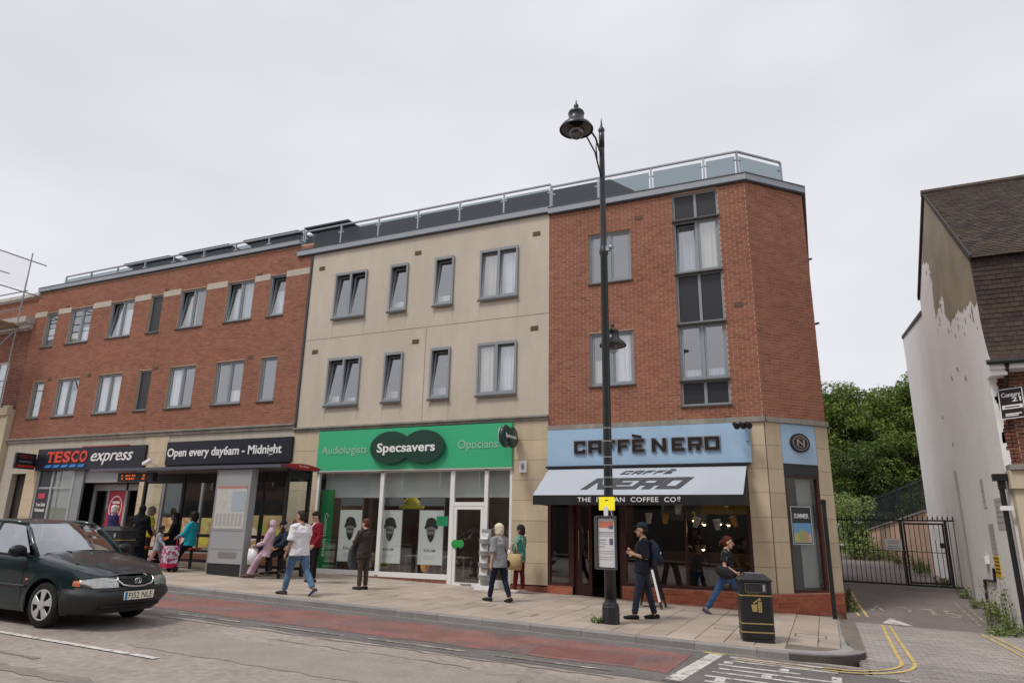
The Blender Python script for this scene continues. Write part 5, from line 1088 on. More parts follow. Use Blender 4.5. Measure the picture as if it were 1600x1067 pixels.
mf = thing('mesh_fence', 'dark green mesh fence standing on the retaining wall', 'fence', (3.2, 32, 2.2)); mmesh = mat('dark_mesh', (.02, .024, .026), .5)
def fpt(t, z): p = pa.lerp(pb_, t); return Vector((p.x+.09, p.y, 2.6-.66*t+z))
mb = MB(); i = 0
while i <= 70:
    t = i/70; mb.bar(fpt(t, 0), fpt(t, 1.2+.18*t), .022, .022); i += 1
mb.build('pickets', mmesh, mf)
for i in range(6): mb = MB(); mb.bar(fpt(i/5, 0), fpt(i/5, 1.3+.18*i/5), .07, .07); mb.build('fence_post', mmesh, mf)
mb = MB()
for z in (.06, 1.12): mb.bar(fpt(0, z), fpt(1, z+.16*(z > 1)), .04, .04)
mb.build('rails', mmesh, mf)
br = thing('crash_barrier', 'white barrier rail across the end of the drive', 'barrier', (1, 36, dzd(1, 36)))
mb = MB(); mb.bar((-.8, 37.4, 1.33), (1.65, 37.4, 1.22), .05, .1); mb.build('white_rail', mwhite, br)
mb = MB(); mb.bar((-.8, 39.5, 1.95), (1.3, 39.5, 1.78), .06, .14); mb.bar((-.8, 39.5, 1.68), (1.3, 39.5, 1.52), .06, .14); mb.build('grey_rail', M['steel'], br)
for x, y_ in ((-.5, 37.43), (1.5, 37.43), (-.3, 39.55), (1.2, 39.55)): mb = MB(); mb.box(x-.05, x+.05, y_, y_+.1, .6, 1.3 if y_ < 38 else 1.9); mb.build('post', M['steel'], br)
cp_ = thing('corner_post', 'thin black metal post standing at the corner of the coffee shop', 'post', (.05, 16.9, gz(.05)))
mb = MB(); mb.tube([(.05, 16.80, gz(.05)), (.05, 16.80, 2.36)], .045, 12); mb.build('shaft', M['black_metal'], cp_); mb = MB(); mb.lathe([(.05, 2.30), (.055, 2.32), (.055, 2.40), (.02, 2.42)], (.05, 16.80, 0), 12); mb.build('cap', M['black_metal'], cp_)

# ================================================================ old building and scaffold at the far left
lb = thing('old_building', 'dark red brick building with pale cornice behind the scaffold', 'building', (-33, 17, gz(-33)))
FL = FRONT(17.05); fo = [(-31.6, -30.75, 6.05, 8.1), (-35, -33.8, 6.05, 8.1)]
mb = MB(); rects(mb, FL, -38, -29.62, 4.6, 10.9, fo); reveals(mb, FL, fo, .1); mb.build('wall', M['mortar'], lb)
brickwork('brickwork', lb, FL, -36, -29.62, 4.6, 9.4, fo, pal=[(.20, .075, .05), (.17, .06, .045), (.23, .09, .06)]); brickwork('brickwork', lb, FL, -36, -29.62, 9.9, 10.8, [], pal=BRICKS)
mb = MB(); mb.box(-38, -29.55, 16.6, 17.05, 9.62, 9.88); mb.box(-38, -29.6, 16.8, 17.05, 9.42, 9.62); mb.box(-38, -29.5, 16.9, 17.3, 10.85, 11.0); mb.build('cornice', mat('pale_cornice', (.55, .52, .47), .8, var=.1, streak=.2), lb)
for a, b, c, d in fo:
    mb = MB(); ring(mb, a, b, c, d, .07, 17.1, 17.16); mb.box(a+.07, b-.07, 17.11, 17.15, (c+d)/2-.03, (c+d)/2+.03); wo = mb.build('window', M['white_frame'], lb); mb = MB(); mb.box(a+.07, b-.07, 17.125, 17.13, c+.07, d-.07); mb.build('pane', M['glass'], wo)
mb = MB(); mb.box(-38, -29.62, 16.9, 17.05, .5, 6.0); mb.box(-30.1, -29.66, 16.78, 16.9, .7, 6.15); mb.box(-38, -29.64, 16.7, 16.9, 5.75, 6.05); mb.build('cream_front', M['cream'], lb)
for a in (-30.9, -32.4): mb = MB(); mb.box(a, a+.7, 16.85, 16.9, 4.0, 5.4); mb.build('blind_window', M['panel_dark'], lb)
mb = MB(); mb.quad((-29.62, 17.05, 4), (-29.62, 26, 4), (-29.62, 26, 11), (-29.62, 17.05, 11)); mb.box(-38, -29.7, 17.2, 26, .5, 10.85); mb.build('building_core', M['room'], lb)
sc_ = thing('scaffold', 'scaffold of steel tubes with boards and netting against the old building', 'scaffold', (-30.5, 16, gz(-30)))
mst = mat('galvanised_tube', (.30, .30, .31), .45, metal=.5, var=.15, vs=4)
def pole(a, b, nm='tube'): mb = MB(); mb.tube([a, b], .026, 8); mb.build(nm, mst, sc_)
for x, y_, t_ in ((-29.12, 16.1, 12.4), (-31.6, 16.1, 12.0), (-29.35, 14.9, 11.0), (-31.7, 14.9, 11.6), (-34, 16.1, 12)): pole((x, y_, gz(x)), (x, y_, t_), 'standard')
for x in (-29.15, -31.65): pole((x, 14.6, 12.08), (x, 16.75, 11.2) if False else (x, 16.75, 12.08), 'transom'); pole((x, 14.6, 10.7), (x, 16.8, 10.7), 'transom'); pole((x, 14.6, 9.15), (x, 16.55, 9.15), 'transom')
for z in (9.2, 10.0, 10.35, 10.75): pole((-35, 16.14, z), (-29.0, 16.14, z), 'ledger'); pole((-35, 14.86, z), (-29.1, 14.86, z), 'ledger')
pole((-29.5, 16.3, gz(-29)), (-29.5, 16.3, 11.3), 'standard'); pole((-30.2, 16.15, 7.0), (-29.0, 16.15, 7.0), 'ledger'); pole((-31.6, 16.05, 6.9), (-29.2, 16.05, 9.1), 'brace'); pole((-29.3, 15.0, 7.2), (-29.16, 16.05, 9.0), 'brace')
for i in range(6): mb = MB(); mb.box(-35, -28.95+random.uniform(-.1, .1), 14.75+i*.235, 14.965+i*.235, 9.23, 9.27); mb.build('board', mat('scaffold_board', (.36, .26, .17), .8, var=.2, vs=3) if i == 0 else bpy.data.materials['scaffold_board'], sc_)
mb = MB(); gN = 14
P = lambda i, j: (-29.12-.04*math.sin(j*1.3+i*.4), 14.6+1.5*i/gN, 10.78+1.28*j/8-.05*math.sin(i*.9)*(j == 0))
for i in range(gN):
    for j in range(8): mb.quad(P(i, j), P(i+1, j), P(i+1, j+1), P(i, j+1))
mnet = bpy.data.materials.new('debris_netting'); mnet.use_nodes = True; nn_ = mnet.node_tree.nodes; nl_ = mnet.node_tree.links
_mx = nn_.new('ShaderNodeMixShader'); _mx.inputs[0].default_value = .14; _tr = nn_.new('ShaderNodeBsdfTransparent'); nn_['Principled BSDF'].inputs['Base Color'].default_value = (.55, .36, .33, 1); nl_.new(_tr.outputs[0], _mx.inputs[1]); nl_.new(nn_['Principled BSDF'].outputs[0], _mx.inputs[2]); nl_.new(_mx.outputs[0], nn_['Material Output'].inputs[0])
mb.build('netting', mnet, sc_, True)

# ================================================================ terrace across the street: only its reflection shows in the glass
op = thing('opposite_terrace', 'pale terrace reflected in the shop windows', 'building', (-8, -6, gz(-8)))
mb = MB(); oo = []
x = -44
while x < 24:
    oo += [(x+.8, x+2.0, 4.2, 5.9), (x+.8, x+2.0, 7.0, 8.4)]; x += 2.9
OPF = lambda s, z, d=0.: (s, -6+d, z)
rects(mb, OPF, -46, 26, 3.4, 8.9, oo); mb.quad((-46, -6, 8.9), (26, -6, 8.9), (26, -10, 11.0), (-46, -10, 11.0), 1); mb.build('wall', [mat('opposite_brick', (.26, .16, .12), .9, var=.2, vs=.3), M['lead']], op)
mb = MB(); rects(mb, OPF, -46, 26, gz(-46)*0-.8, 3.4, []); mb.build('shop_fronts', mat('opposite_shops', (.07, .065, .06), .6, var=.6, vs=.25), op)
mb = MB()
for a, b, c, d in oo: mb.quad((a, -6.1, c), (b, -6.1, c), (b, -6.1, d), (a, -6.1, d))
mb.build('windows', M['panel_dark'], op)
sheet('far_pavement', -110, 70, -6, -3.6, .1, M['slab'])

# ================================================================ vegetation
def leafmat(name, a, b):
    m = bpy.data.materials.new(name); m.use_nodes = True; n = m.node_tree.nodes; l = m.node_tree.links; p = n['Principled BSDF']; p.inputs['Roughness'].default_value = .55; p.inputs['Specular IOR Level'].default_value = .25
    at = n.new('ShaderNodeAttribute'); at.attribute_name = 'Col'; x = n.new('ShaderNodeMix'); x.data_type = 'RGBA'; x.inputs[6].default_value = (*a, 1); x.inputs[7].default_value = (*b, 1)
    l.new(at.outputs['Fac'], x.inputs[0]); l.new(x.outputs[2], p.inputs['Base Color'])
    tr = n.new('ShaderNodeBsdfTranslucent'); l.new(x.outputs[2], tr.inputs[0]); s = n.new('ShaderNodeMixShader'); s.inputs[0].default_value = .3; l.new(p.outputs[0], s.inputs[1]); l.new(tr.outputs[0], s.inputs[2]); l.new(s.outputs[0], n['Material Output'].inputs[0]); return m
LM = [leafmat('leaf_green', (.06, .10, .02), (.20, .275, .055)), leafmat('leaf_dark', (.04, .07, .018), (.12, .18, .045)), leafmat('leaf_purple', (.03, .02, .022), (.07, .05, .05)), leafmat('leaf_light', (.14, .20, .06), (.30, .38, .13))]
MBK = mat('bark', (.08, .065, .05), .9, var=.3, vs=3)
rng = np.random.default_rng(5)
def leaves(name, parent, clumps, per, size, m, flat=.5):
    """leaf-sized folded quads scattered through clumps (centre, radii); colour varies clump by clump"""
    V = []; F = []; Cc = []; nv = 0
    for c, r in clumps:
        n = max(6, int(per*r[0]*r[1])); d = rng.normal(size=(n, 3)); d /= np.linalg.norm(d, axis=1)[:, None]; rad = rng.uniform(.45, 1, (n, 1))**.6
        p = np.array(c)+d*rad*np.array(r); p[:, 2] -= np.abs(rng.normal(0, .05*r[2], n))
        s = size*rng.uniform(.6, 1.25, n); nr = d*.55+rng.normal(0, .5, (n, 3))+np.array([0, 0, flat]); nr /= np.linalg.norm(nr, axis=1)[:, None]
        t = np.cross(nr, rng.normal(size=(n, 3))); t /= np.linalg.norm(t, axis=1)[:, None]; b = np.cross(nr, t)
        tone = np.clip(rng.uniform(.1, .9)+rng.normal(0, .22, n), 0, 1)
        q = np.stack([p-t*s[:, None]*.55, p+b*s[:, None]*.32+nr*s[:, None]*.08, p+t*s[:, None]*.6-nr*s[:, None]*.1, p-b*s[:, None]*.32+nr*s[:, None]*.08], 1)
        V.append(q.reshape(-1, 3)); F.append(np.arange(nv, nv+4*n).reshape(n, 4)); nv += 4*n; Cc.append(np.repeat(tone, 4))
    V = np.concatenate(V); F = np.concatenate(F); Cc = np.concatenate(Cc)
    me = bpy.data.meshes.new(name); me.vertices.add(len(V)); me.vertices.foreach_set('co', V.ravel()); me.loops.add(F.size); me.loops.foreach_set('vertex_index', F.ravel().astype(np.int32)); me.polygons.add(len(F)); me.polygons.foreach_set('loop_start', np.arange(0, F.size, 4, dtype=np.int32)); me.update(calc_edges=True)
    ca = me.color_attributes.new('Col', 'FLOAT_COLOR', 'CORNER'); col = np.ones((F.size, 4), np.float32); col[:, :3] = Cc[:, None]; ca.data.foreach_set('color', col.ravel()); me.materials.append(m); return link(name, me, parent)
def tree(label, x, y, base, top, rad, m, ncl, per, size, group='trees beyond the yard', low=.25, cat='tree'):
    t = thing('tree', label, cat, (x, y, base), group=group); Ht = top-base
    mb = MB(); pts = [(x+.2*math.sin(i*1.3), y+.15*math.cos(i), base-.3+Ht*.75*i/6) for i in range(7)]; mb.tube(pts, [.32-.04*i for i in range(7)], 9)
    cl = []
    for i in range(ncl):
        u = rng.uniform(low, 1); a = rng.uniform(0, 6.283); prof = math.sin(math.pi*min(1, .18+.82*(u-low)/(1-low)*.93))**.6; rr = rad*prof*rng.uniform(.35, 1.0)
        c = (x+rr*math.cos(a), y+rr*math.sin(a), base+Ht*u*.94); s = rad*rng.uniform(.20, .36); cl.append((c, (s, s, s*rng.uniform(.55, .85))))
        if i % 3 == 0:
            j = pts[min(6, int(u*6))]; mb.tube([j, ((j[0]+c[0])/2, (j[1]+c[1])/2, (j[2]+c[2])/2+.15), c], [.10, .06, .02], 5)
    mb.build('trunk', MBK, t, True); leaves('crown', t, cl, per, size, m); return t
tree('broad green tree rising beside the corner pier', 1.0, 44, 1.2, 10.4, 3.1, LM[0], 140, 420, .155)
tree('tall green tree in the middle of the gap', 4.2, 47, 1.2, 10.6, 3.3, LM[0], 140, 420, .16)
tree('tallest tree, half hidden by the white gable', 7.6, 46, 1.2, 12.2, 3.4, LM[0], 140, 400, .16)
tree('dark evergreen low in front of the far trees', 2.2, 41.5, 1.0, 6.6, 2.7, LM[1], 80, 420, .14, low=.05)
tree('spreading dark tree above the mesh fence', 5.0, 42, 1.0, 7.0, 2.9, LM[0], 80, 420, .14, low=.1)
tree('tree with brownish purple leaves showing above the others', 4.0, 54, 1.5, 12.0, 2.2, LM[2], 50, 200, .2)
tree('dark tree filling the far left of the gap', -1.9, 46, 1.2, 10.4, 3.2, LM[1], 110, 380, .16)
def bush(label, x, y, base, r, hgt, m, per=260, size=.11, n=16, group=None, cat='bush'):
    t = thing('bush', label, cat, (x, y, base), group=group); cl = []; mb = MB()
    for i in range(n):
        a = rng.uniform(0, 6.283); rr = r*rng.uniform(0, .75); u = rng.uniform(.05, .9); c = (x+rr*math.cos(a), y+rr*math.sin(a), base+hgt*u); s = r*rng.uniform(.3, .5); cl.append((c, (s, s, s*.8))); mb.tube([(x+rr*.2*math.cos(a), y+rr*.2*math.sin(a), base-.05), c], [.02, .008], 4)
    mb.build('stem', MBK, t); leaves('foliage', t, cl, per, size, m); return t
bush('pale green rounded bush behind the gate', 1.2, 35, .75, 1.15, 2.75, LM[3], 520, .10, 44); bush('mid green bush below the pale one', .9, 38.6, .8, 1.0, 1.9, LM[0], 300, .12, 18); bush('dark bush where the retaining wall ends', 1.75, 39.6, .9, .9, 1.5, LM[1], 300, .12, 14)
def weeds(label, spots, m, name='weeds'):
    """loose upright weeds: stems with narrow leaves"""
    mb = MB(); cl = []
    for x, y, z, r, hgt in spots:
        for i in range(int(26*r/.3)):
            a = rng.uniform(0, 6.283); rr = r*math.sqrt(rng.uniform()); bx, by = x+rr*math.cos(a), y+rr*math.sin(a); lean = rng.normal(0, .1, 2); hh = hgt*rng.uniform(.4, 1)
            mb.tube([(bx, by, z), (bx+lean[0]*hh, by+lean[1]*hh, z+hh)], [.006, .002], 3)
            cl.append(((bx+lean[0]*hh*.6, by+lean[1]*hh*.6, z+hh*.55), (.07, .07, hh*.5)))
    t = thing(name, label, 'weeds', (spots[0][0], spots[0][1], spots[0][2])); t['kind'] = 'stuff'
    mb.build('stem', MBK, t); leaves('foliage', t, cl, 2600, .055, m)
weeds('tall weeds growing at the foot of the white gable', [(3.2, 18.1, dzd(3.2, 18.1), .28, 1.05), (3.3, 18.8, dzd(3.3, 18.8), .22, .5), (3.3, 17.5, dzd(3.3, 17.5), .25, .4), (3.35, 19.8, dzd(3, 19.8), .15, .35), (3.3, 20.8, dzd(3, 20.8), .16, .3), (3.35, 22.6, dzd(3, 22.6), .2, .35), (3.0, 17.1, gz(3)-.09, .25, .25)], LM[3])
weeds('weeds along the foot of the retaining wall behind the gate', [(3.0, 28.5, dzd(3, 28.5), .3, .5), (3.15, 30, dzd(3, 30), .3, .55), (2.75, 31.8, dzd(3, 31.8), .35, .8), (2.45, 33.5, dzd(2.4, 33.5), .3, .7), (2.2, 35.2, dzd(2.2, 35.2), .3, .5), (2.0, 36.8, dzd(2, 36.8), .3, .5), (3.2, 25.2, dzd(3, 25.2), .25, .3)], LM[0])
weeds('grass tuft between the coffee shop wall and the drive', [(.42, 18.6, dzd(.4, 18.6), .12, .25), (.40, 19.6, dzd(.4, 19.6), .12, .3), (.42, 21, dzd(.4, 21), .12, .3)], LM[0])
weeds('small weed growing at the foot of the street lamp', [(-3.86, 12.62, gz(-3.86), .09, .16)], LM[3])
# ================================================================ street lamp with two lanterns
mlp = mat('lamp_post_paint', (.02, .021, .023), .35, spec=.5, var=.15, vs=4)
LX, LY = -3.63, 12.71
lp = thing('street_lamp', 'tall black street lamp with two bell lanterns near the kerb', 'street lamp', (LX, LY, gz(LX)))
b0 = gz(LX)
mb = MB(); mb.lathe([(.155, 0), (.165, .02), (.16, .28), (.145, .31), (.15, .33), (.115, .36), (.105, .42)], (LX, LY, b0), 8); mb.build('base', mlp, lp)
mb = MB(); mb.lathe([(.105, .42), (.105, 1.75), (.098, 1.8), (.085, 2.3), (.08, 3.4), (.072, 7.05), (.09, 7.1), (.092, 7.16), (.072, 7.22), (.064, 7.3), (.056, 9.6), (.06, 9.62)], (LX, LY, b0), 16); mb.build('post', mlp, lp, True)
mb = MB(); mb.lathe([(.06, 9.62), (.062, 9.95), (.05, 9.97), (.06, 10.0), (.075, 10.05), (.055, 10.1), (.03, 10.13), (.012, 10.3), (.003, 10.36)], (LX, LY, 0), 14); mb.build('finial', mlp, lp, True)
mb = MB()
for z in (3.55, 3.3, 3.0, 2.85, 2.62, 2.45): mb.lathe([(.086, z), (.0865, z+.025)], (LX, LY, 0), 16, cap=False)
mb.build('banding', M['steel'], lp)
mb = MB(); mb.box(LX+.06, LX+.15, LY-.07, LY+.0, 7.2, 7.3); mb.ell((LX+.17, LY-.07, 7.26), (.05, .05, .05), 10, 6); mb.build('sensor', M['steel'], lp)
mgla = glassmat('lantern_glass', (.75, .75, .75), 1.2, base=.05)
def lantern(cx, cy, zc, ax, s=1.0):
    """bell shade, glass bowl, finial and the bracket back to the post"""
    mb = MB(); pr = [(.345, -.02), (.35, .0), (.30, .08), (.20, .16), (.16, .24), (.15, .34), (.17, .36), (.15, .41), (.05, .45), (.035, .47), (.05, .52), (.05, .56), (.02, .60), (.01, .68)]
    mb.lathe([(r*s, z*s) for r, z in pr], (cx, cy, zc), 24, cap=False); la = mb.build('lantern', mlp, lp, True)
    mb = MB(); mb.lathe([(.31*s, -.0), (.20*s, .10*s), (.14*s, .16*s)], (cx, cy, zc), 20, cap=False); mb.build('reflector', mat('grey_reflector', (.14, .14, .14), .4), la, True)
    mb = MB(); mb.lathe([(.155*s, .12*s), (.16*s, 0), (.15*s, -.1*s), (.11*s, -.17*s), (.05*s, -.215*s), (.01, -.225*s)], (cx, cy, zc), 20, cap=False); mb.build('bowl', mgla, la, True)
    d = Vector((ax[0]-cx, ax[1]-cy, 0)); e = d.normalized(); q = Vector((cx, cy, zc)); p = Vector((ax[0], ax[1], zc))
    mb = MB(); mb.tube([q+e*.12*s+Vector((0, 0, .40*s)), q+e*.32*s+Vector((0, 0, .34*s)), p-e*.25*s+Vector((0, 0, .18*s)), p-e*.05+Vector((0, 0, -.1*s)), p+Vector((0, 0, -.3*s))], .022, 8); mb.tube([q+e*.26*s+Vector((0, 0, .12*s)), p-e*.28*s+Vector((0, 0, -.18*s)), p-e*.04+Vector((0, 0, -.68*s))], .018, 8)
    mb.tube([p-e*.2*s+Vector((0, 0, .13*s)), p-e*.24*s+Vector((0, 0, -.04*s)), p-e*.2*s+Vector((0, 0, -.3*s))], .015, 6); mb.build('bracket', mlp, lp, True)
lantern(-3.88, 11.74, 9.56, (LX, LY)); lantern(-3.66, 13.36, 5.38, (LX, LY), .80)
tt = thing('timetable_case', 'grey framed bus timetable case strapped to the street lamp', 'timetable', (LX, LY-.15, 1.0))
mb = MB(); ring(mb, LX-.20, LX+.17, .99, 1.93, .022, LY-.19, LY-.10); mb.box(LX-.178, LX+.148, LY-.13, LY-.105, 1.012, 1.908); mb.build('frame', mat('dark_grey_case', (.09, .095, .10), .4), tt)
mb = MB(); mb.box(LX-.168, LX+.138, LY-.14, LY-.1305, 1.03, 1.89); mb.build('sheet', mat('timetable_paper', (.70, .70, .70), .5), tt)
def pl(nm, x0, x1, z0, z1, m, k=0): mb = MB(); mb.box(LX+x0, LX+x1, LY-.1425-k*.001, LY-.1402, z0, z1); mb.build(nm, m, tt)
mor = mat('orange_print', (.62, .20, .12), .5); mbl = mat('blue_grey_print', (.12, .13, .2), .5); mgp = mat('grey_print', (.40, .40, .42), .5)
pl('orange_header', -.15, .12, 1.72, 1.83, mor); pl('dark_square', .03, .11, 1.70, 1.76, mbl, 1)
for z, a, b, m_ in ((1.63, -.15, .12, mbl), (1.60, -.15, .12, mgp), (1.57, -.15, .1, mgp), (1.50, -.15, -.02, mbl), (1.46, -.15, -.03, mgp), (1.43, -.15, 0, mgp), (1.38, -.15, -.05, mbl), (1.30, -.15, .12, mgp), (1.26, -.15, .12, mgp), (1.20, -.15, .12, mgp), (1.16, -.15, .1, mgp)): pl('print_line', a, b, z, z+.012, m_)
pl('dark_square', .04, .11, 1.42, 1.53, mbl)
mb = MB(); mb.box(LX-.23, LX-.205, LY-.19, LY+.0, 1.0, 1.92); mb.build('side_leaf', bpy.data.materials['dark_grey_case'], tt)
mb = MB(); mb.box(LX-.05, LX+.03, LY-.16, LY-.15, 1.93, 2.1); mb.bar((LX+.07, LY-.13, 2.05), (LX+.16, LY-.13, 1.7), .03, .004); mb.build('tie', mwhite, tt)
yn = thing('lamp_notice', 'bright yellow notice tied round the street lamp above the timetable', 'notice', (LX, LY, 2.1))
mb = MB(); mb.box(LX-.15, LX+.15, LY-.13, LY-.12, 2.03, 2.27); mb.build('sheet', mat('glowing_yellow', (.85, .72, .02), .5, emis=.25), yn)  # weak glow put into the sheet's own colour, it is no lamp
mb = MB(); mb.box(LX-.12, LX+.12, LY-.12, LY-.085, 2.1, 2.2); mb.build('backing', M['sill'], yn); mb = MB(); mb.box(LX-.03, LX+.03, LY-.1325, LY-.1305, 2.2, 2.22); mb.build('clip', M['sill'], yn)

# ================================================================ litter bins
mbin = mat('black_bin', (.016, .016, .017), .42, spec=.45, var=.12, vs=3); mgold = mat('gold_line', (.36, .27, .10), .45)
def litter_bin(label, x, y, rot, wd, dp, ht, group=None, text_=True):
    t = thing('litter_bin', label, 'litter bin', (x, y, gz(x)), rot, group)
    def rr(w_, d_, z, c=.04): return [(sx*(w_/2-(c if k else 0)), sy*(d_/2-(0 if k else c)), z) for sx, sy, ks in ((-1, -1, (1, 0)), (1, -1, (0, 1))) for k in ks]
    def octo(w_, d_, z, c=.035):
        a, b = w_/2, d_/2; return [(-a+c, -b, z), (a-c, -b, z), (a, -b+c, z), (a, b-c, z), (a-c, b, z), (-a+c, b, z), (-a, b-c, z), (-a, -b+c, z)]
    def loc(mb, nm, m, p=t, sm=False): return link(nm, mb.mesh(nm, m, sm), p, True)
    mb = MB(); mb.rings([octo(wd*.96, dp*.96, 0), octo(wd*.96, dp*.96, .05), octo(wd, dp, .06), octo(wd, dp, ht-.12)]); loc(mb, 'body', mbin)
    mb = MB(); mb.rings([octo(wd+.03, dp+.03, ht-.119), octo(wd+.03, dp+.03, ht-.09), octo(wd*.62, dp*.62, ht, .05)]); lid = loc(mb, 'lid', mbin)
    mb = MB(); mb.box(-wd*.26, wd*.26, -dp*.26, dp*.26, ht+.001, ht+.008); link('stub_plate', mb.mesh('stub_plate', M['steel']), t, True)
    for z in (.14, .27, ht-.34):
        mb = MB(); mb.rings([octo(wd+.006, dp+.006, z), octo(wd+.006, dp+.006, z+.018)]); loc(mb, 'gold_band', mgold)
    for sy in (-1, 1):
        mb = MB(); mb.box(-wd*.3, wd*.3, sy*dp/2-.004, sy*dp/2+.004, ht-.27, ht-.155); loc(mb, 'aperture', M['panel_dark'])
        mb = MB(); ring(mb, -wd*.3-.015, wd*.3+.015, ht-.285, ht-.14, .013, sy*(dp/2+.006)-.003, sy*(dp/2+.006)+.003); loc(mb, 'aperture_rim', M['sill'])
    mb = MB(); mb.box(wd/2-.003, wd/2+.003, -dp*.3, dp*.3, ht-.27, ht-.155); loc(mb, 'aperture', M['panel_dark'])
    mb = MB(); mb.box(wd*.22, wd*.29, -dp/2-.008, -dp/2-.0045, ht-.26, ht-.165); loc(mb, 'pale_plate', M['grey_frame'])
    if text_:
        v, f = glyphs('Litter', .01); k = .19/max(p[0] for p in v); mb = MB(); mb.add([(-.13+p[0]*k, -dp/2-.006, ht-.345+.035+p[1]*.055/CAPH) for p in v], f); loc(mb, 'lettering', mgold)
        mb = MB(); F_ = lambda pts: mb.prism([(px, -dp/2-.003, pz+.56*ht/1.0) for px, pz in pts], (0, -.004, 0))     # person dropping litter
        F_([(-.07, -.12), (.0, -.12), (.012, -.01), (-.085, -.01)]); F_([(.02, -.13), (.045, -.13), (.05, .03), (.02, .03)]); F_([(.052, -.13), (.075, -.13), (.08, .03), (.052, .03)]); F_([(-.04, .0), (.018, .04), (.018, .065), (-.055, .02)])
        mb.lathe([(.024, 0), (.024, .004)], (.045, -dp/2-.003, .56*ht+.065), 12, axis='-y'); loc(mb, 'litter_symbol', mgold)
    return t
litter_bin('square black litter bin with gold lines on the corner pavement', -1.14, 12.50, R(12), .50, .46, 1.03)
litter_bin('wide black litter bin standing between the car and the supermarket doors', -17.45, 13.2, R(4), .95, .5, 1.10, text_=False)

# ================================================================ bus shelter
mdk_ = mat('dark_shelter_steel', (.022, .022, .026), .4, spec=.45); msr = mat('shelter_red', (.36, .02, .025), .4); mgry = mat('shelter_grey', (.33, .335, .345), .5, var=.04, vs=2)
bs = thing('bus_shelter', 'long bus shelter with flat canopy, red end fascia and dark posts', 'bus shelter', (-16.5, 15, gz(-16.5)))
YR, YFk = 15.62, 14.18
prof = [(YFk, 3.20), (YFk+.25, 3.235), (YFk+.9, 3.25), (YR+.05, 3.19), (YR+.05, 3.13), (YFk+.9, 3.17), (YFk+.2, 3.16), (YFk, 3.15)]
mb = MB(); mb.prism([(-20.35, y_, z) for y_, z in prof], (7.5, 0, 0)); mb.build('canopy', mat('canopy_grey', (.12, .12, .13), .45, var=.06), bs)
mb = MB(); mb.bar((-20.3, YFk-.03, 3.17), (-12.86, YFk-.03, 3.17), .06, .08); mb.build('canopy_gutter', mat('canopy_edge', (.10, .10, .13), .35), bs)
lens = [(YFk-.06+1.6*i/12, 3.19+(.085*math.sin(math.pi*i/12))) for i in range(13)]+[(YFk-.06+1.6*i/12, 3.19-(.075*math.sin(math.pi*i/12))) for i in range(11, 0, -1)]
mb = MB(); mb.prism([(-12.83, y_, z) for y_, z in lens], (.05, 0, 0)); ef = mb.build('end_fascia', msr, bs)
eM = frame((-12.78, YFk, 0), (0, 1, 0), (1, 0, 0)); text('lettering', ef, 'Bus Stop', eM, .55, .95, 3.19, .045, mwhite, .004)
for x in (-19.65, -17.95, -16.3, -14.75, -13.12):
    mb = MB(); mb.bar((x, YR, gz(x)), (x, YR, 3.14), .09, .09); mb.build('post', mdk_, bs)
mb = MB(); mb.bar((-13.12, 14.75, gz(-13)), (-13.12, 14.75, 3.14), .07, .07); mb.build('post', mdk_, bs)
for a, b in ((-19.65, -17.95), (-17.95, -16.3), (-16.3, -14.75), (-14.75, -13.12)):
    zb_ = gz((a+b)/2)
    for z0_, z1_ in ((2.86, 3.13), (1.28, 1.37), (zb_+.14, zb_+.22)): mb = MB(); mb.box(a+.045, b-.045, YR-.03, YR+.03, z0_, z1_); mb.build('back_rail', mdk_, bs)
    mb = MB(); mb.box(a+.05, b-.05, YR-.006, YR+.006, 1.37, 2.86); mb.build('glass_panel', M['glass_bal'] if False else glassmat('shelter_glass', (.93, .95, .94), .8) if 'shelter_glass' not in bpy.data.materials else bpy.data.materials['shelter_glass'], bs)
mb = MB(); mb.box(-13.125, -13.115, 14.79, YR-.05, gz(-13)+.25, 2.9); mb.build('glass_panel', bpy.data.materials['shelter_glass'], bs)
mb = MB(); mb.box(-13.145, -13.095, 14.79, YR-.05, 2.9, 3.1); mb.build('end_rail', mdk_, bs)
# bench seats in red
for a, b in ((-18.9, -18.15), (-17.7, -17.05), (-16.95, -16.35), (-14.55, -13.95), (-13.85, -13.3)):
    mb = MB(); mb.rings([[(a, y_, z) for y_, z in ((14.72, .97), (14.79, 1.0), (15.12, .985), (15.12, .95), (14.79, .955), (14.73, .94))], [(b, y_, z) for y_, z in ((14.72, .97), (14.79, 1.0), (15.12, .985), (15.12, .95), (14.79, .955), (14.73, .94))]]); mb.build('seat', mat('seat_red', (.55, .07, .02), .45) if 'seat_red' not in bpy.data.materials else bpy.data.materials['seat_red'], bs)
mb = MB(); mb.bar((-19.6, 15.0, .92), (-13.2, 15.0, .92), .05, .05); mb.build('seat_beam', mdk_, bs)
for x in (-18.5, -16.6, -14.3): mb = MB(); mb.bar((x, 15.0, gz(x)), (x, 15.0, .9), .06, .06); mb.build('seat_leg', mdk_, bs)
ld = thing('departure_display', 'black departure display with orange characters under the shelter canopy', 'display', (-18.2, 14.5, 2.85)); mb = MB(); mb.box(-19.45, -17.95, 14.45, 14.6, 2.84, 3.10); mb.build('case', mdk_, ld)
mled = mat('orange_led', (.9, .16, .02), .5, emis=.35)
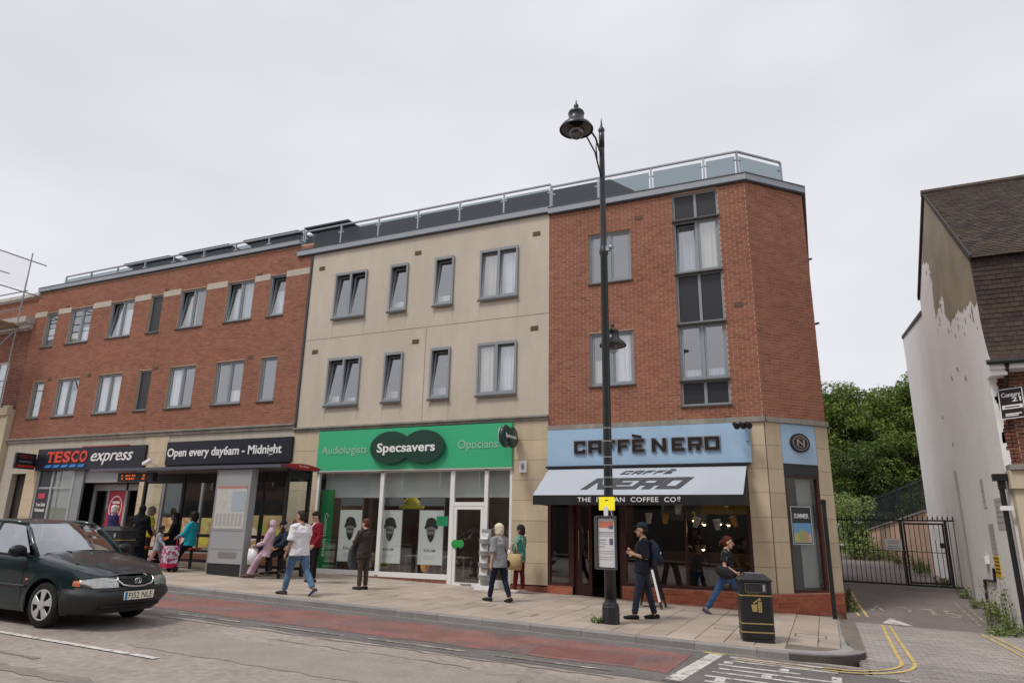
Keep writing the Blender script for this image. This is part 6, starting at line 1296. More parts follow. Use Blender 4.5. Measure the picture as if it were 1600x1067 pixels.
for i, (a, b, z) in enumerate(((-19.3, -19.22, 2.99), (-19.12, -18.90, 2.99), (-18.85, -18.68, 2.99), (-18.38, -18.26, 2.99), (-19.28, -19.2, 2.90), (-19.1, -18.72, 2.90), (-18.4, -18.26, 2.90))):
    mb = MB(); n_ = max(1, int((b-a)/.07))
    for k in range(n_): mb.box(a+(b-a)*k/n_, a+(b-a)*(k+.75)/n_, 14.446, 14.4499, z, z+.055)
    mb.build('lit_characters', mled, ld)
ip = thing('information_panel', 'grey free-standing information panel with map poster at the shelter', 'information panel', (-14.5, 14.3, gz(-14.5)))
xa, xb = -15.12, -13.93; zb_ = gz(-14.5)
mb = MB(); mb.box(xa, xb, 14.22, 14.42, zb_+.30, 3.10); mb.build('cabinet', mgry, ip); mb = MB(); mb.box(xa+.02, xb-.02, 14.235, 14.405, zb_-.02, zb_+.30); mb.build('base', mdk_, ip)
mb = MB(); mb.box(xa-.02, xa, 14.21, 14.43, zb_+.05, 3.12); mb.box(xb, xb+.03, 14.2, 14.44, zb_+.0, 3.12); mb.build('edge_trim', mgry, ip)
mb = MB(); mb.box(xa+.05, xb-.08, 14.213, 14.22, 1.55, 2.66); mp_o = mb.build('map_poster', mat('map_paper', (.50, .49, .46), .5, var=.12, vs=12), ip)
mb = MB(); mb.box(xa+.05, xb-.08, 14.209, 14.2125, 2.60, 2.66); mb.build('red_line', mat('faded_red', (.45, .2, .17), .5), mp_o)
mb = MB(); mb.box(xa+.62, xb-.12, 14.209, 14.2125, 2.0, 2.52); mb.build('pale_blue_sheet', mat('pale_blue_print', (.36, .42, .47), .5), mp_o)
for i in range(7): mb = MB(); mb.box(xa+.1+.14*i, xa+.19+.14*i, 14.2095, 14.2125, 1.62, 1.95); mb.build('print_column', mat('print_grey', (.38, .37, .36), .6) if i == 0 else bpy.data.materials['print_grey'], mp_o)
mb = MB(); mb.box(xa+.05, xb-.05, 14.215, 14.2195, 1.49, 1.505); mb.box(xa+.05, xb-.05, 14.215, 14.2195, 1.02, 1.032); mb.box(xa+.35, xb-.2, 14.214, 14.2195, .80, .95); mb.build('panel_lines', mat('panel_line_grey', (.2, .2, .21), .5), ip)  # darker grey lines and a block across the cabinet face

# leaflet rack outside the opticians
lr = thing('leaflet_rack', 'silver leaflet stand with curved trays beside the opticians door', 'rack', (-7.95, 16.4, gz(-7.95)))
ms = mat('pale_silver', (.42, .42, .42), .35, metal=.3, var=.2, vs=8); zb_ = gz(-7.95)
mb = MB(); mb.box(-8.2, -7.78, 16.3, 16.62, zb_, zb_+.10); mb.build('base', mwhite, lr)
mb = MB(); mb.box(-8.12, -7.86, 16.5, 16.56, zb_+.10, 1.66); mb.build('spine', ms, lr)
for k in range(4):
    z = .42+.29*k; mb = MB(); mb.rings([[(-8.16+.36*i/8, 16.49-.17*math.sin(math.pi*i/8)-.02, z) for i in range(9)]+[(-7.8-.36*i/8, 16.49, z) for i in range(9)], [(-8.18+.40*i/8, 16.49-.21*math.sin(math.pi*i/8)-.02, z+.12) for i in range(9)]+[(-7.78-.40*i/8, 16.49, z+.12) for i in range(9)]]); mb.build('tray', ms, lr)
    mb = MB(); mb.hexa([(-8.08, 16.36, z+.06), (-7.88, 16.36, z+.06), (-7.88, 16.37, z+.06), (-8.08, 16.37, z+.06), (-8.08, 16.42, z+.27), (-7.88, 16.42, z+.27), (-7.88, 16.43, z+.27), (-8.08, 16.43, z+.27)]); mb.build('leaflet', mat('leaflet_%d' % k, ((.6, .58, .55), (.55, .5, .5), (.5, .52, .5), (.62, .62, .62))[k], .5, var=.3, vs=14), lr)
# folding board behind the capped man
ab_ = thing('sandwich_board', 'open dark sandwich board seen edge on behind the capped man', 'sandwich board', (-3.62, 15.9, gz(-3.6))); g0 = gz(-3.6)
mwd = mat('dark_wood', (.035, .022, .018), .6)
for sx, mm in ((-1, mwd), (1, mwd)):
    for yy in (15.65, 16.1):
        mb = MB(); mb.bar((-3.62+sx*.08, yy, g0+.86), (-3.62+sx*.28, yy, g0), .045, .03, upv=(0, 1, 0)); mb.build('leg', mm, ab_)
    mb = MB(); A_ = Vector((-3.62+sx*.10, 15.68, g0+.82)); B_ = Vector((-3.62+sx*.24, 15.68, g0+.16)); nx = Vector((sx*.012, 0, 0)); yv = Vector((0, .4, 0)); mb.hexa([B_, B_+yv, B_+yv+nx, B_+nx, A_, A_+yv, A_+yv+nx, A_+nx]); bo_ = mb.build('board', M['panel_dark'], ab_)
    if sx > 0:
        mb = MB(); mb.bar((-3.62+.105, 15.62, g0+.8), (-3.62+.25, 15.62, g0+.14), .05, .012, upv=(0, 1, 0)); mb.build('white_edge', mwhite, ab_)
# ================================================================ the car
mcar = mat('dark_green_paint', (.004, .017, .020), .30, spec=.35, coat=.6, var=.05, vs=1.); mbum = mat('bumper_plastic', (.030, .033, .034), .42, spec=.45); mblk_ = mat('black_trim', (.008, .008, .009), .5); mtyre = mat('tyre', (.012, .012, .012), .85)
mrim = mat('silver_wheel', (.58, .58, .58), .35, metal=.35); mchr = mat('chrome', (.7, .7, .7), .12, metal=1.); mcab = mat('car_cloth', (.05, .05, .055), .9); morg = mat('orange_lens', (.55, .17, .06), .15, spec=.6, coat=.5)
mlens = mat('headlamp_lens', (.42, .42, .40), .12, metal=.85, spec=.8, coat=1., var=.2, vs=14, bump=.12, bs=18); mcg = glassmat('car_glass', (.55, .60, .60), 2.0, base=.30)
car = thing('car', 'dark green saloon car driving past in the near lane', 'car', (-10.66, 7.83, rz(-10.66)), R(3.0)); car.rotation_euler = (0, .027, R(3.0)); car.scale = (1, 1, 1.05)
def loc(mb, nm, m, p=car, sm=True): return link(nm, mb.mesh(nm, m, sm), p, True)
plan = [(-3.60, .0), (-3.60, .4), (-3.55, .62), (-3.38, .77), (-2.9, .825), (-2.2, .845), (-1.4, .85), (-.6, .848), (.0, .84), (.32, .825), (.52, .79), (.68, .72), (.79, .60), (.855, .42), (.885, .22), (.895, .0)]
def cat_(P, n):
    P = [Vector((*p, 0)) for p in P]; out = []
    for i in range(len(P)-1):
        p0 = P[max(i-1, 0)]; p1 = P[i]; p2 = P[i+1]; p3 = P[min(i+2, len(P)-1)]; k = max(2, int((p2-p1).length/.03))
        for j in range(k):
            t = j/k; out.append(.5*((2*p1)+(-p0+p2)*t+(2*p0-5*p1+4*p2-p3)*t*t+(-p0+3*p1-3*p2+p3)*t**3))
    return out+[P[-1]]
PL = cat_(plan, 0)
def lerp(x, T):      # smooth interpolation through a table
    n = len(T)
    if x <= T[0][0]: return T[0][1]
    for i in range(n-1):
        (a, u), (b, v) = T[i], T[i+1]
        if x <= b:
            d0 = (v-T[i-1][1])/(b-T[i-1][0]) if i else (v-u)/(b-a); d1 = (T[i+2][1]-u)/(T[i+2][0]-a) if i+2 < n else (v-u)/(b-a); h_ = b-a; t = (x-a)/h_
            return (2*t**3-3*t*t+1)*u+(t**3-2*t*t+t)*h_*d0+(-2*t**3+3*t*t)*v+(t**3-t*t)*h_*d1
    return T[-1][1]
ZS = [(-3.6, .90), (-3.3, .945), (-2.4, .955), (-1.2, .94), (-.5, .925), (-.1, .885), (.3, .83), (.6, .77), (.8, .725), (.895, .70)]
WR = .305; AR = .355
def zbot(x):
    z = .205 if x > .45 else (.19 if x > -3.1 else .26)
    for c in (0, -2.63):
        if abs(x-c) < AR: z = max(z, WR+math.sqrt(AR*AR-(x-c)**2))
    return z
K = 15
def bodypt(i, k, sgn):
    p = PL[i]; a = PL[max(i-1, 0)]; b = PL[min(i+1, len(PL)-1)]; t = (b-a).normalized(); nn = Vector((-t.y, t.x, 0))
    if i == 0: nn = Vector((-1, 0, 0))
    if i == len(PL)-1: nn = Vector((1, 0, 0))
    zl, zh = zbot(p.x), lerp(p.x, ZS); u = k/(K-1); z = zl+(zh-zl)*u
    ins = .035*max(0, (.32-z)/.12)**1.5*(1 if z < .32 else 0)+(.10*max(0, (.40-z)/.19)**1.3*min(1, max(0, (p.x-.36)/.2)) if z < .40 else 0)+.05*max(0, (z-(zh-.20))/.20)**2
    if p.x > .3: 
        bl = .060*math.exp(-((z-.45)/.075)**2)*min(1, (p.x-.3)/.2); ins -= bl       # bumper swell
        if p.x > .45: ins += .05*max(0, (z-.56)/.16)*min(1, (p.x-.45)/.3)
    if p.x < -3.0: ins -= .03*math.exp(-((z-.48)/.10)**2)
    if z > zl+.001 or True:
        for c in (0, -2.63):      # wheel arch lip flare
            r = math.hypot(p.x-c, z-WR)
            if r < AR+.07: ins -= .012*(1-(r-AR)/.07)
    q = p-nn*ins; return Vector((q.x, q.y*sgn, z))
def weld(mb):      # join the quads of a grid so that it shades smoothly
    d = {}; nv = []; m = []
    for p in mb.v:
        key = (round(p[0], 5), round(p[1], 5), round(p[2], 5))
        if key not in d: d[key] = len(nv); nv.append(tuple(p))
        m.append(d[key])
    o = MB(); o.v = nv
    for f, mi in zip(mb.f, mb.mi):
        g = []
        for i in f:
            if not g or m[i] != g[-1]: g.append(m[i])
        if len(g) > 1 and g[0] == g[-1]: g.pop()
        if len(g) > 2: o.f.append(tuple(g)); o.mi.append(mi); o.c.append(None)
    return o
for sgn in (1, -1):
    up_ = MB(); bm_ = MB(); n = len(PL)
    for i in range(n-1):
        for k in range(K-1):
            f = [bodypt(i, k, sgn), bodypt(i+1, k, sgn), bodypt(i+1, k+1, sgn), bodypt(i, k+1, sgn)]; c = sum(f, Vector())/4
            tgt = bm_ if (c.x > .37 and c.z < .555) or (c.x < -3.1 and c.z < .58) else up_
            tgt.quad(*(f if sgn > 0 else f[::-1]))
    loc(weld(up_), 'body_side', mcar)
    for nm, keep in (('front_bumper', lambda x: x > -1), ('rear_bumper', lambda x: x < -1)):
        mb = MB()
        for f in bm_.f:
            q = [bm_.v[i] for i in f]
            if keep(q[0][0]): mb.quad(*q)
        loc(weld(mb), nm, mbum)
# bonnet, boot lid
def deck(nm, x0, x1, crown0, crown1, rows=18, cols=22, rearcurve=0.):
    mb = MB(); idx = [i for i, p in enumerate(PL) if x0 <= p.x <= x1]; rs = []
    for i in idx:
        e_ = bodypt(i, K-1, 1); t = (e_.x-x0)/(x1-x0); cr_ = crown0+(crown1-crown0)*t; row = []
        for j in range(cols+1):
            v = -1+2*j/cols; row.append((e_.x+rearcurve*(1-v*v)*(1-t), e_.y*v, e_.z+cr_*(1-abs(v)**2.6)))
        rs.append(row)
    for a, b in zip(rs, rs[1:]):
        for j in range(cols): mb.quad(a[j], a[j+1], b[j+1], b[j])
    return loc(weld(mb), nm, mcar)
bonnet = deck('bonnet', -.52, .86, .10, .012, rearcurve=.0); deck('boot_lid', -3.59, -2.75, .02, .07)
mb = MB()      # bonnet creases and shut lines
for s_ in (-1, 1):
    pts = [(-.40, s_*.60, .972), (-.1, s_*.585, .945), (.3, s_*.53, .885), (.62, s_*.42, .812), (.80, s_*.30, .755)]; mb.tube(pts, .004, 5)
    mb.tube([(-.52, s_*.80, .93), (-.1, s_*.775, .90), (.3, s_*.745, .845), (.58, s_*.68, .79)], .0035, 5)
loc(mb, 'shut_line', mblk_, bonnet)
# cabin: pillars, roof, glass
def ywin(z, x): return .79-.235*max(0, (z-.93)/.45)
roofc = [(-1.02, 1.375), (-1.4, 1.425), (-1.9, 1.43), (-2.35, 1.375)]
mb = MB(); rs = []
xs = [-1.0-1.4*i/16 for i in range(17)]
for x in xs:
    zc = lerp(-x, [(1.0, 1.372), (1.2, 1.40), (1.5, 1.425), (1.9, 1.425), (2.2, 1.395), (2.4, 1.36)]); row = []
    for j in range(17):
        v = -1+j/8; row.append((x, .575*v, zc-.045*abs(v)**3.2-.01*v*v))
    rs.append(row)
for a, b in zip(rs, rs[1:]):
    for j in range(16): mb.quad(a[j], b[j], b[j+1], a[j+1])
roof = loc(weld(mb), 'roof', mcar)
def pillar(pts, w0, w1, nm, m=mcar):
    mb = MB(); mb.tube(pts, [(w0+(w1-w0)*i/(len(pts)-1), .03) for i in range(len(pts))], 8, side=(1, 0, 0)); return loc(mb, nm, m)
for s_ in (-1, 1):
    pillar([(-.42, s_*.735, .93), (-.62, s_*.70, 1.10), (-.85, s_*.63, 1.28), (-1.02, s_*.585, 1.355)], .035, .03, 'front_pillar'); pillar([(-1.52, s_*.79, .94), (-1.56, s_*.60, 1.37)], .045, .035, 'centre_pillar', mblk_); pillar([(-2.98, s_*.74, .95), (-2.75, s_*.68, 1.13), (-2.4, s_*.57, 1.345)], .13, .09, 'rear_pillar')
    mb = MB(); mb.tube([(-1.0, s_*.585, 1.36), (-1.3, s_*.59, 1.385), (-1.9, s_*.59, 1.385), (-2.4, s_*.57, 1.345)], .032, 8); loc(mb, 'roof_rail', mcar)
    mb = MB(); mb.tube([(-.45, s_*.80, .928), (-1.5, s_*.805, .945), (-2.7, s_*.795, .957)], .016, 6); loc(mb, 'window_trim', mblk_)
    for a, b, c, d in (((-.50, .79, .94), (-1.47, .80, .95), (-1.53, .605, 1.365), (-1.03, .60, 1.35)), ((-1.57, .80, .95), (-2.62, .79, .96), (-2.35, .60, 1.345), (-1.60, .605, 1.365))):
        mb = MB(); mb.quad(*[(p[0], p[1]*s_, p[2]) for p in (a, b, c, d)]); loc(mb, 'side_window', mcg)
def patch(nm, base, top, m, cols=14, rows=6, bow=.06):
    mb = MB(); R_ = []
    for r in range(rows+1):
        t = r/rows; row = []
        for j in range(cols+1):
            v = -1+2*j/cols; B = Vector((base[0]+base[3]*(1-v*v), base[1]*v, base[2]+.012*(1-v*v))); T = Vector((top[0]+top[3]*(1-v*v), top[1]*v, top[2]+.02*(1-v*v))); p = B.lerp(T, t); p.z += bow*math.sin(math.pi*t)*.5; row.append(p)
        R_.append(row)
    for a, b in zip(R_, R_[1:]):
        for j in range(cols): mb.quad(a[j], a[j+1], b[j+1], b[j])
    return loc(weld(mb), nm, m)
patch('windscreen', (-.44, .725, .935, .17), (-1.03, .57, 1.352, .05), mcg); patch('rear_window', (-2.98, .70, .97, -.05), (-2.42, .55, 1.345, .0), mcg)
mb = MB(); mb.hexa([(-.55, -.72, .80), (-.30, -.72, .88), (-.30, .72, .88), (-.55, .72, .80), (-.62, -.70, .93), (-.34, -.66, .955), (-.34, .66, .955), (-.62, .70, .93)]); loc(mb, 'dashboard', mblk_, sm=False)
mb = MB(); mb.tube([(-.40, -.62, .962), (-.36, -.2, .992), (-.33, .1, 1.002)], .012, 6); mb.tube([(-.33, .05, 1.0), (-.36, .35, .99), (-.42, .6, .965)], .012, 6); mb.tube([(-.27, -.3, .985), (-.36, -.32, .99)], .014, 6); loc(mb, 'wiper', mblk_)
mb = MB(); mb.box(-.33, .30, -.62, .62, .80, .86); mb.box(-3.5, .3, -.78, .78, .20, .26); mb.box(-2.7, -.5, -.74, .74, .26, .36); loc(mb, 'floor_pan', mblk_, sm=False)
for s_ in (-.37, .37):
    mb = MB(); mb.rings([[(-1.55, s_-.24, .4), (-1.0, s_-.24, .4), (-1.0, s_+.24, .4), (-1.55, s_+.24, .4)], [(-1.6, s_-.24, .62), (-1.02, s_-.24, .6), (-1.02, s_+.24, .6), (-1.6, s_+.24, .62)], [(-1.62, s_-.22, .64), (-1.46, s_-.22, .64), (-1.46, s_+.22, .64), (-1.62, s_+.22, .64)], [(-1.78, s_-.19, 1.08), (-1.66, s_-.19, 1.08), (-1.66, s_+.19, 1.08), (-1.78, s_+.19, 1.08)]]); mb.ell((-1.76, s_, 1.2), (.05, .13, .09), 10, 6); loc(mb, 'front_seat', mcab)
mb = MB(); mb.box(-2.62, -2.2, -.65, .65, .4, .66); mb.box(-2.75, -2.6, -.65, .65, .6, 1.08); loc(mb, 'rear_seat', mcab)
mb = MB(); tor = []
for k in range(24):
    a = 2*math.pi*k/24; tor.append((-.78+.07*math.sin(a), -.37+.18*math.cos(a), .93+.17*math.sin(a)))
mb.tube(tor+[tor[0]], .014, 6); loc(mb, 'steering_wheel', mblk_)
# headlamps, grille, plate
def nosept(y, z, off=.0):
    s_ = 1 if y >= 0 else -1; best = min(range(len(PL)), key=lambda i: abs(PL[i].y-abs(y))+(10 if PL[i].x < .25 else 0)); p = PL[best]; zl, zh = zbot(p.x), lerp(p.x, ZS); u = (z-zl)/(zh-zl); k = u*(K-1); k0 = max(0, min(K-2, int(k))); q = bodypt(best, k0, s_).lerp(bodypt(best, k0+1, s_), k-k0)
    a = PL[max(best-1, 0)]; b = PL[min(best+1, len(PL)-1)]; t = (b-a).normalized(); nn = Vector((-t.y, t.x*1, 0)); nn = Vector((nn.x, nn.y*s_, 0)); return q+(Vector((max(nn.x, 0), nn.y, 0)))*off
for s_ in (-1, 1):
    for nm, ya, yb, m_ in (('headlamp', .33, .755, mlens), ('indicator', .76, .79, morg)):
        mb = MB(); rows = []; n = 12
        for i in range(n+1):
            y_ = ya+(yb-ya)*i/n; u = (y_-.34)/.445; zl_ = .565+.02*max(0, u-.8)/.2*1.; zh_ = .600+.095*math.sin(math.pi*min(1, u*.60+.24))**.8
            rows.append([nosept(s_*y_, zl_+(zh_-zl_)*j/5, .010+.012*math.sin(math.pi*j/5)) for j in range(6)])
        for a, b in zip(rows, rows[1:]):
            for j in range(5): mb.quad(a[j], b[j], b[j+1], a[j+1])
        hl = loc(weld(mb), nm, m_)
mb = MB(); rows = []
for i in range(13):
    y_ = -.30+.60*i/12; hw = 1-abs(y_)/.30; rows.append([nosept(y_, .575+.02*(1-min(1, hw*4))+(.69-.575-.0)*j/3*1.0, .012) for j in range(4)])
for a, b in zip(rows, rows[1:]):
    for j in range(3): mb.quad(a[j], b[j], b[j+1], a[j+1])
gr = loc(mb, 'grille', mblk_, sm=False)
for z in (.60, .625, .65, .672): mb = MB(); mb.tube([nosept(-.27+.54*i/10, z, .022) for i in range(11)], .006, 5); loc(mb, 'grille_bar', mbum, gr)
mb = MB(); pts = [nosept(-.33, .695, .02), nosept(-.31, .65, .028), nosept(-.25, .595, .03), nosept(-.12, .572, .03), nosept(0, .568, .03), nosept(.12, .572, .03), nosept(.25, .595, .03), nosept(.31, .65, .028), nosept(.33, .695, .02)]; mb.tube(pts, .014, 8); loc(mb, 'chrome_surround', mchr, gr)
mb = MB(); c = nosept(0, .637, .04)
for rx, rz_ in ((.06, .042), (.026, .04)): mb.tube([c+Vector((0, rx*math.cos(a), rz_*math.sin(a))) for a in [2*math.pi*k/20 for k in range(21)]], .007, 6)
loc(mb, 'badge', mchr, gr)
np_ = MB(); fx = nosept(0, .45, 0).x+.012; np_.box(fx-.02, fx, -.26, .26, .395, .505); plate = loc(np_, 'number_plate', mat('plate_white', (.86, .85, .72), .35), sm=False)
mb = MB(); mb.box(fx-.001, fx+.0015, -.258, -.215, .397, .503); loc(mb, 'blue_band', mat('plate_blue', (.03, .20, .55), .4), plate, False)
v, f = glyphs('FJ52 NLE', .006); kx = .43/max(p[0] for p in v); mb = MB(); mb.add([(fx+.002, -.20+p[0]*kx, .412+p[1]*.078/CAPH) for p in v], f); loc(mb, 'lettering', mblk_, plate, False)
mb = MB(); mb.tube([nosept(-.55+1.1*i/16, .30, .004) for i in range(17)], .03, 6); mb.tube([nosept(-.6+1.2*i/16, .525, .006) for i in range(17)], .006, 5); loc(mb, 'intake', mblk_)
for s_ in (-1, 1):      # mirrors, mouldings, handles, seams, repeaters
    mb = MB(); mb.ell((-.60, s_*.93, 1.0), (.085, .135, .085), 14, 8); mb.tube([(-.58, s_*.80, .955), (-.59, s_*.88, .97)], .035, 6); loc(mb, 'door_mirror', mblk_)
    def sidept(x, z, off=.004):
        i = min(range(len(PL)), key=lambda i: abs(PL[i].x-x)+(9 if PL[i].y < .5 else 0)); zl, zh = zbot(PL[i].x), lerp(PL[i].x, ZS); k = max(0, min(K-1.001, (z-zl)/(zh-zl)*(K-1))); k0 = int(k); q = bodypt(i, k0, s_).lerp(bodypt(i, k0+1, s_), k-k0); return q+Vector((0, s_*off, 0))
    mb = MB(); mb.tube([sidept(-.40-1.85*i/20, .53, .006) for i in range(21)], .02, 6); loc(mb, 'side_moulding', mbum)
    mb = MB()
    for xx in (-.47, -1.52): mb.tube([sidept(xx-.03*j/8, .28+.64*j/8, .001) for j in range(9)], .004, 5)
    mb.tube([sidept(-.47-1.05*j/10, .285, .001) for j in range(11)], .004, 5); loc(mb, 'door_seam', mblk_)
    mb = MB(); mb.tube([sidept(-1.25, .83, .02), sidept(-1.42, .835, .02)], .016, 6); loc(mb, 'door_handle', mblk_)
    mb = MB(); mb.ell(tuple(sidept(-.40, .62, .004)), (.035, .012, .016), 10, 6); loc(mb, 'side_repeater', morg)
    for cx in (0, -2.63):
        wh = bpy.data.objects.new('wheel', None); COL.objects.link(wh); wh.parent = car; wh.location = (cx, s_*.735, WR)
        pr = [(.19, -.09), (.28, -.095), (.302, -.07), (.305, 0), (.302, .07), (.28, .09), (.205, .085)]
        mb = MB(); rs = [[(r*math.cos(2*math.pi*k/36), s_*y_, r*math.sin(2*math.pi*k/36)) for k in range(36)] for r, y_ in pr]; mb.rings(rs, 0, True, False); loc(mb, 'tyre', mtyre, wh)
        mb = MB(); rs = [[(r*math.cos(2*math.pi*k/36), s_*y_, r*math.sin(2*math.pi*k/36)) for k in range(36)] for r, y_ in ((.205, .085), (.195, .07), (.185, .045), (.10, .035), (.03, .03))]; mb.rings(rs, 0, True, False); loc(mb, 'rim_back', mblk_, wh)
        mb = MB(); rs = [[(r*math.cos(2*math.pi*k/36), s_*y_, r*math.sin(2*math.pi*k/36)) for k in range(36)] for r, y_ in ((.208, .078), (.206, .092), (.19, .094), (.186, .08))]; mb.rings(rs, 0, True, False)
        for k in range(5):
            for d in (-.17, .17):
                a = 2*math.pi*k/5+.3; a1 = a+d; t_ = Vector((-math.sin(a1), 0, math.cos(a1))); i_ = Vector((.045*math.cos(a), s_*.09, .045*math.sin(a))); o_2 = Vector((.19*math.cos(a1), s_*.088, .19*math.sin(a1))); mb.hexa([i_-t_*.022, i_+t_*.022, o_2+t_*.030, o_2-t_*.030, i_-t_*.018+Vector((0, s_*.015, 0)), i_+t_*.018+Vector((0, s_*.015, 0)), o_2+t_*.024+Vector((0, s_*.006, 0)), o_2-t_*.024+Vector((0, s_*.006, 0))])
        rs = [[(r*math.cos(2*math.pi*k/20), s_*y_, r*math.sin(2*math.pi*k/20)) for k in range(20)] for r, y_ in ((.065, .085), (.06, .108), (.02, .112))]; mb.rings(rs); loc(mb, 'wheel_trim', mrim, wh, False)
        mb = MB(); mb.rings([[(cx+AR*1.01*math.cos(math.pi*k/16), s_*y_, WR+AR*1.01*math.sin(math.pi*k/16)) for k in range(17)] for y_ in (.80, .45)], 0, False, False); loc(mb, 'wheel_arch_liner', mblk_)
# ================================================================ people
def fab(nm, c, rough=.85, **k): return mat('cloth_'+nm, c, rough, spec=.2, var=k.pop('var', .12), vs=k.pop('vs', 7), bump=k.pop('bump', .8), bs=k.pop('bs', 16), **k)
SKIN = {'pale': mat('skin_pale', (.56, .34, .25), .55, spec=.3), 'mid': mat('skin_mid', (.42, .24, .16), .55, spec=.3), 'brown': mat('skin_brown', (.20, .10, .065), .55, spec=.3)}
meye = mat('eye', (.02, .015, .012), .3); mlip = mat('lips', (.32, .13, .11), .5)
FOLD = bpy.data.textures.new('folds', 'CLOUDS'); FOLD.noise_scale = .09; FOLD.noise_depth = 2
def smoothed(o, vox, it=5, fold=0.):
    m = o.modifiers.new('skin', 'REMESH'); m.mode = 'VOXEL'; m.voxel_size = vox; m.use_smooth_shade = True
    s = o.modifiers.new('smooth', 'SMOOTH'); s.factor = .5; s.iterations = it
    if fold:
        d = o.modifiers.new('folds', 'DISPLACE'); d.texture = FOLD; d.strength = fold; d.mid_level = .45; d.texture_coords = 'GLOBAL'
    return o
def person(label, x, y, heading, H=1.7, lean=0., legL=(0, 0), legR=(0, 0), footL=0, footR=0, armL=(0, 8, 8, 0), armR=(0, 8, 8, 0), head=(0, 0), skin='pale', hair=(.03, .02, .015), hairstyle='short',
           top=None, sleeve=1., trousers=None, shoes=(.02, .02, .02), hem=.0, seat=None, bulk=1., skirt=None, hood=None, inner=None, cap=None, group='people on the pavement', z=None, sole=None, spread=.095, collar=None):
    """forward = local +X, left = local +Y. Angles in degrees; arm = (forward, outward, elbow bend, inward turn of forearm); leg = (thigh forward, knee bend)"""
    k = H/1.75; t = thing('person', label, 'person', (x, y, gz(x) if z is None else z), R(heading), group)
    V_ = Vector
    def loc(mb, nm, m, sm=True, p=t): return link(nm, mb.mesh(nm, m, sm), p, True)
    TH, SH, UA, FA = .43*k, .42*k, .285*k, .25*k
    legs = {}
    for s, (a, b) in ((1, legL), (-1, legR)):
        hip = V_((0, s*.088*k, 0)); kn = hip+V_((math.sin(R(a)), s*(spread-.088), -math.cos(R(a))))*TH; an = kn+V_((math.sin(R(a-b)), 0, -math.cos(R(a-b))))*SH; legs[s] = [hip, kn, an]
    feetz = min(legs[s][2].z-(.075+.10*max(0, math.sin(R(f))))*k for s, f in ((1, footL), (-1, footR)))
    hz = -feetz if seat is None else seat+.09*k
    P = V_((0, 0, hz)); L_ = R(lean)
    for s in legs: legs[s] = [p+P for p in legs[s]]
    sp = lambda fx, up_: P+V_((fx*math.cos(L_)+up_*math.sin(L_), 0, -fx*math.sin(L_)+up_*math.cos(L_)))*1.0
    S = lambda fx, u: sp(fx*k, u*k)
    spine = [S(0, -.02), S(0, .10), S(.0, .22), S(-.005, .36), S(-.01, .46), S(-.015, .52)]
    neck = [S(-.015, .50), S(.0, .59)]; hc = S(.02, .675)
    hd = Matrix.Rotation(R(head[0]), 3, 'Z') @ Matrix.Rotation(R(head[1])+L_*.4, 3, 'Y')
    arms = {}
    for s, (fo, ou, el, iw) in ((1, armL), (-1, armR)):
        sh = S(-.01, .455)+V_((0, s*.175*k*bulk**.5, 0)); d = V_((math.sin(R(fo)+L_*.6), s*math.sin(R(ou)), -math.cos(R(fo)+L_*.6)*math.cos(R(ou)))).normalized(); e_ = sh+d*UA
        d2 = V_((math.sin(R(fo+el)+L_*.6)*math.cos(R(iw)), -s*math.sin(R(iw))+s*math.sin(R(ou))*.4, -math.cos(R(fo+el)+L_*.6)*math.cos(R(ou)))).normalized(); w_ = e_+d2*FA; arms[s] = [sh, e_, w_, d2]
    # body: one continuous skin
    b = MB()
    W = [(.155, .105), (.145, .10), (.125, .09), (.155, .105), (.15, .095), (.09, .07)]
    b.tube(spine, [(a*k*.93, c*k*.93) for a, c in W], 16, side=(0, 1, 0), round_=True)
    b.tube(neck, [.058*k, .054*k], 12)
    HR = lambda v: hc+hd @ (V_(v)*k*1.06)
    b.ell(tuple(HR((-.005, 0, .025))), (.098*k, .078*k, .105*k), 16, 12, rot=hd); b.ell(tuple(HR((.022, 0, -.05))), (.070*k, .060*k, .075*k), 14, 10, rot=hd); b.ell(tuple(HR((.055, 0, -.095))), (.030*k, .034*k, .026*k), 10, 8, rot=hd)
    b.tube([HR((.086, 0, .02)), HR((.112, 0, -.03))], [.010*k, .017*k], 8, round_=True)
    for s in (-1, 1): b.ell(tuple(HR((-.005, s*.08, -.01))), (.02*k, .012*k, .032*k), 8, 6, rot=hd)
    for s in (1, -1):
        hip, kn, an = legs[s]; b.tube([hip, hip.lerp(kn, .5), kn, kn.lerp(an, .35), an], [.082*k*bulk**.5, .070*k, .050*k, .052*k, .035*k], 12, round_=True)
        f = R(footL if s > 0 else footR); fd = V_((math.cos(f), s*.12, -math.sin(f))); heel = an+V_((-.045*k, 0, -.045*k)) ; b.tube([heel, heel+fd*.12*k, heel+fd*.21*k], [.035*k, .04*k, .028*k], 10, round_=True)
        sh, e_, w_, d2 = arms[s]; b.tube([sh, sh.lerp(e_, .5), e_, e_.lerp(w_, .35), w_], [.052*k, .046*k, .040*k, .038*k, .027*k], 12, round_=True)
        side = d2.cross(V_((0, 0, 1))); side = side.normalized() if side.length > .1 else V_((1, 0, 0)); side = (side*.4+V_((1, 0, 0))-d2*d2.x).normalized(); nrm = d2.cross(side).normalized()*(1 if s > 0 else -1)
        pal = w_+d2*.05*k; b.tube([w_, pal, w_+d2*.095*k], [(.030*k, .018*k), (.042*k, .020*k), (.040*k, .016*k)], 10, side=side)
        for j, ln in enumerate((.068, .078, .072, .055)):
            o_ = w_+d2*.088*k+side*(.030-.020*j)*k; m1 = o_+(d2*.9+nrm*.35)*ln*.55*k; m2 = m1+(d2*.45+nrm*.85)*ln*.5*k; b.tube([o_, m1, m2], [.0100*k, .0095*k, .0085*k], 6, round_=True)
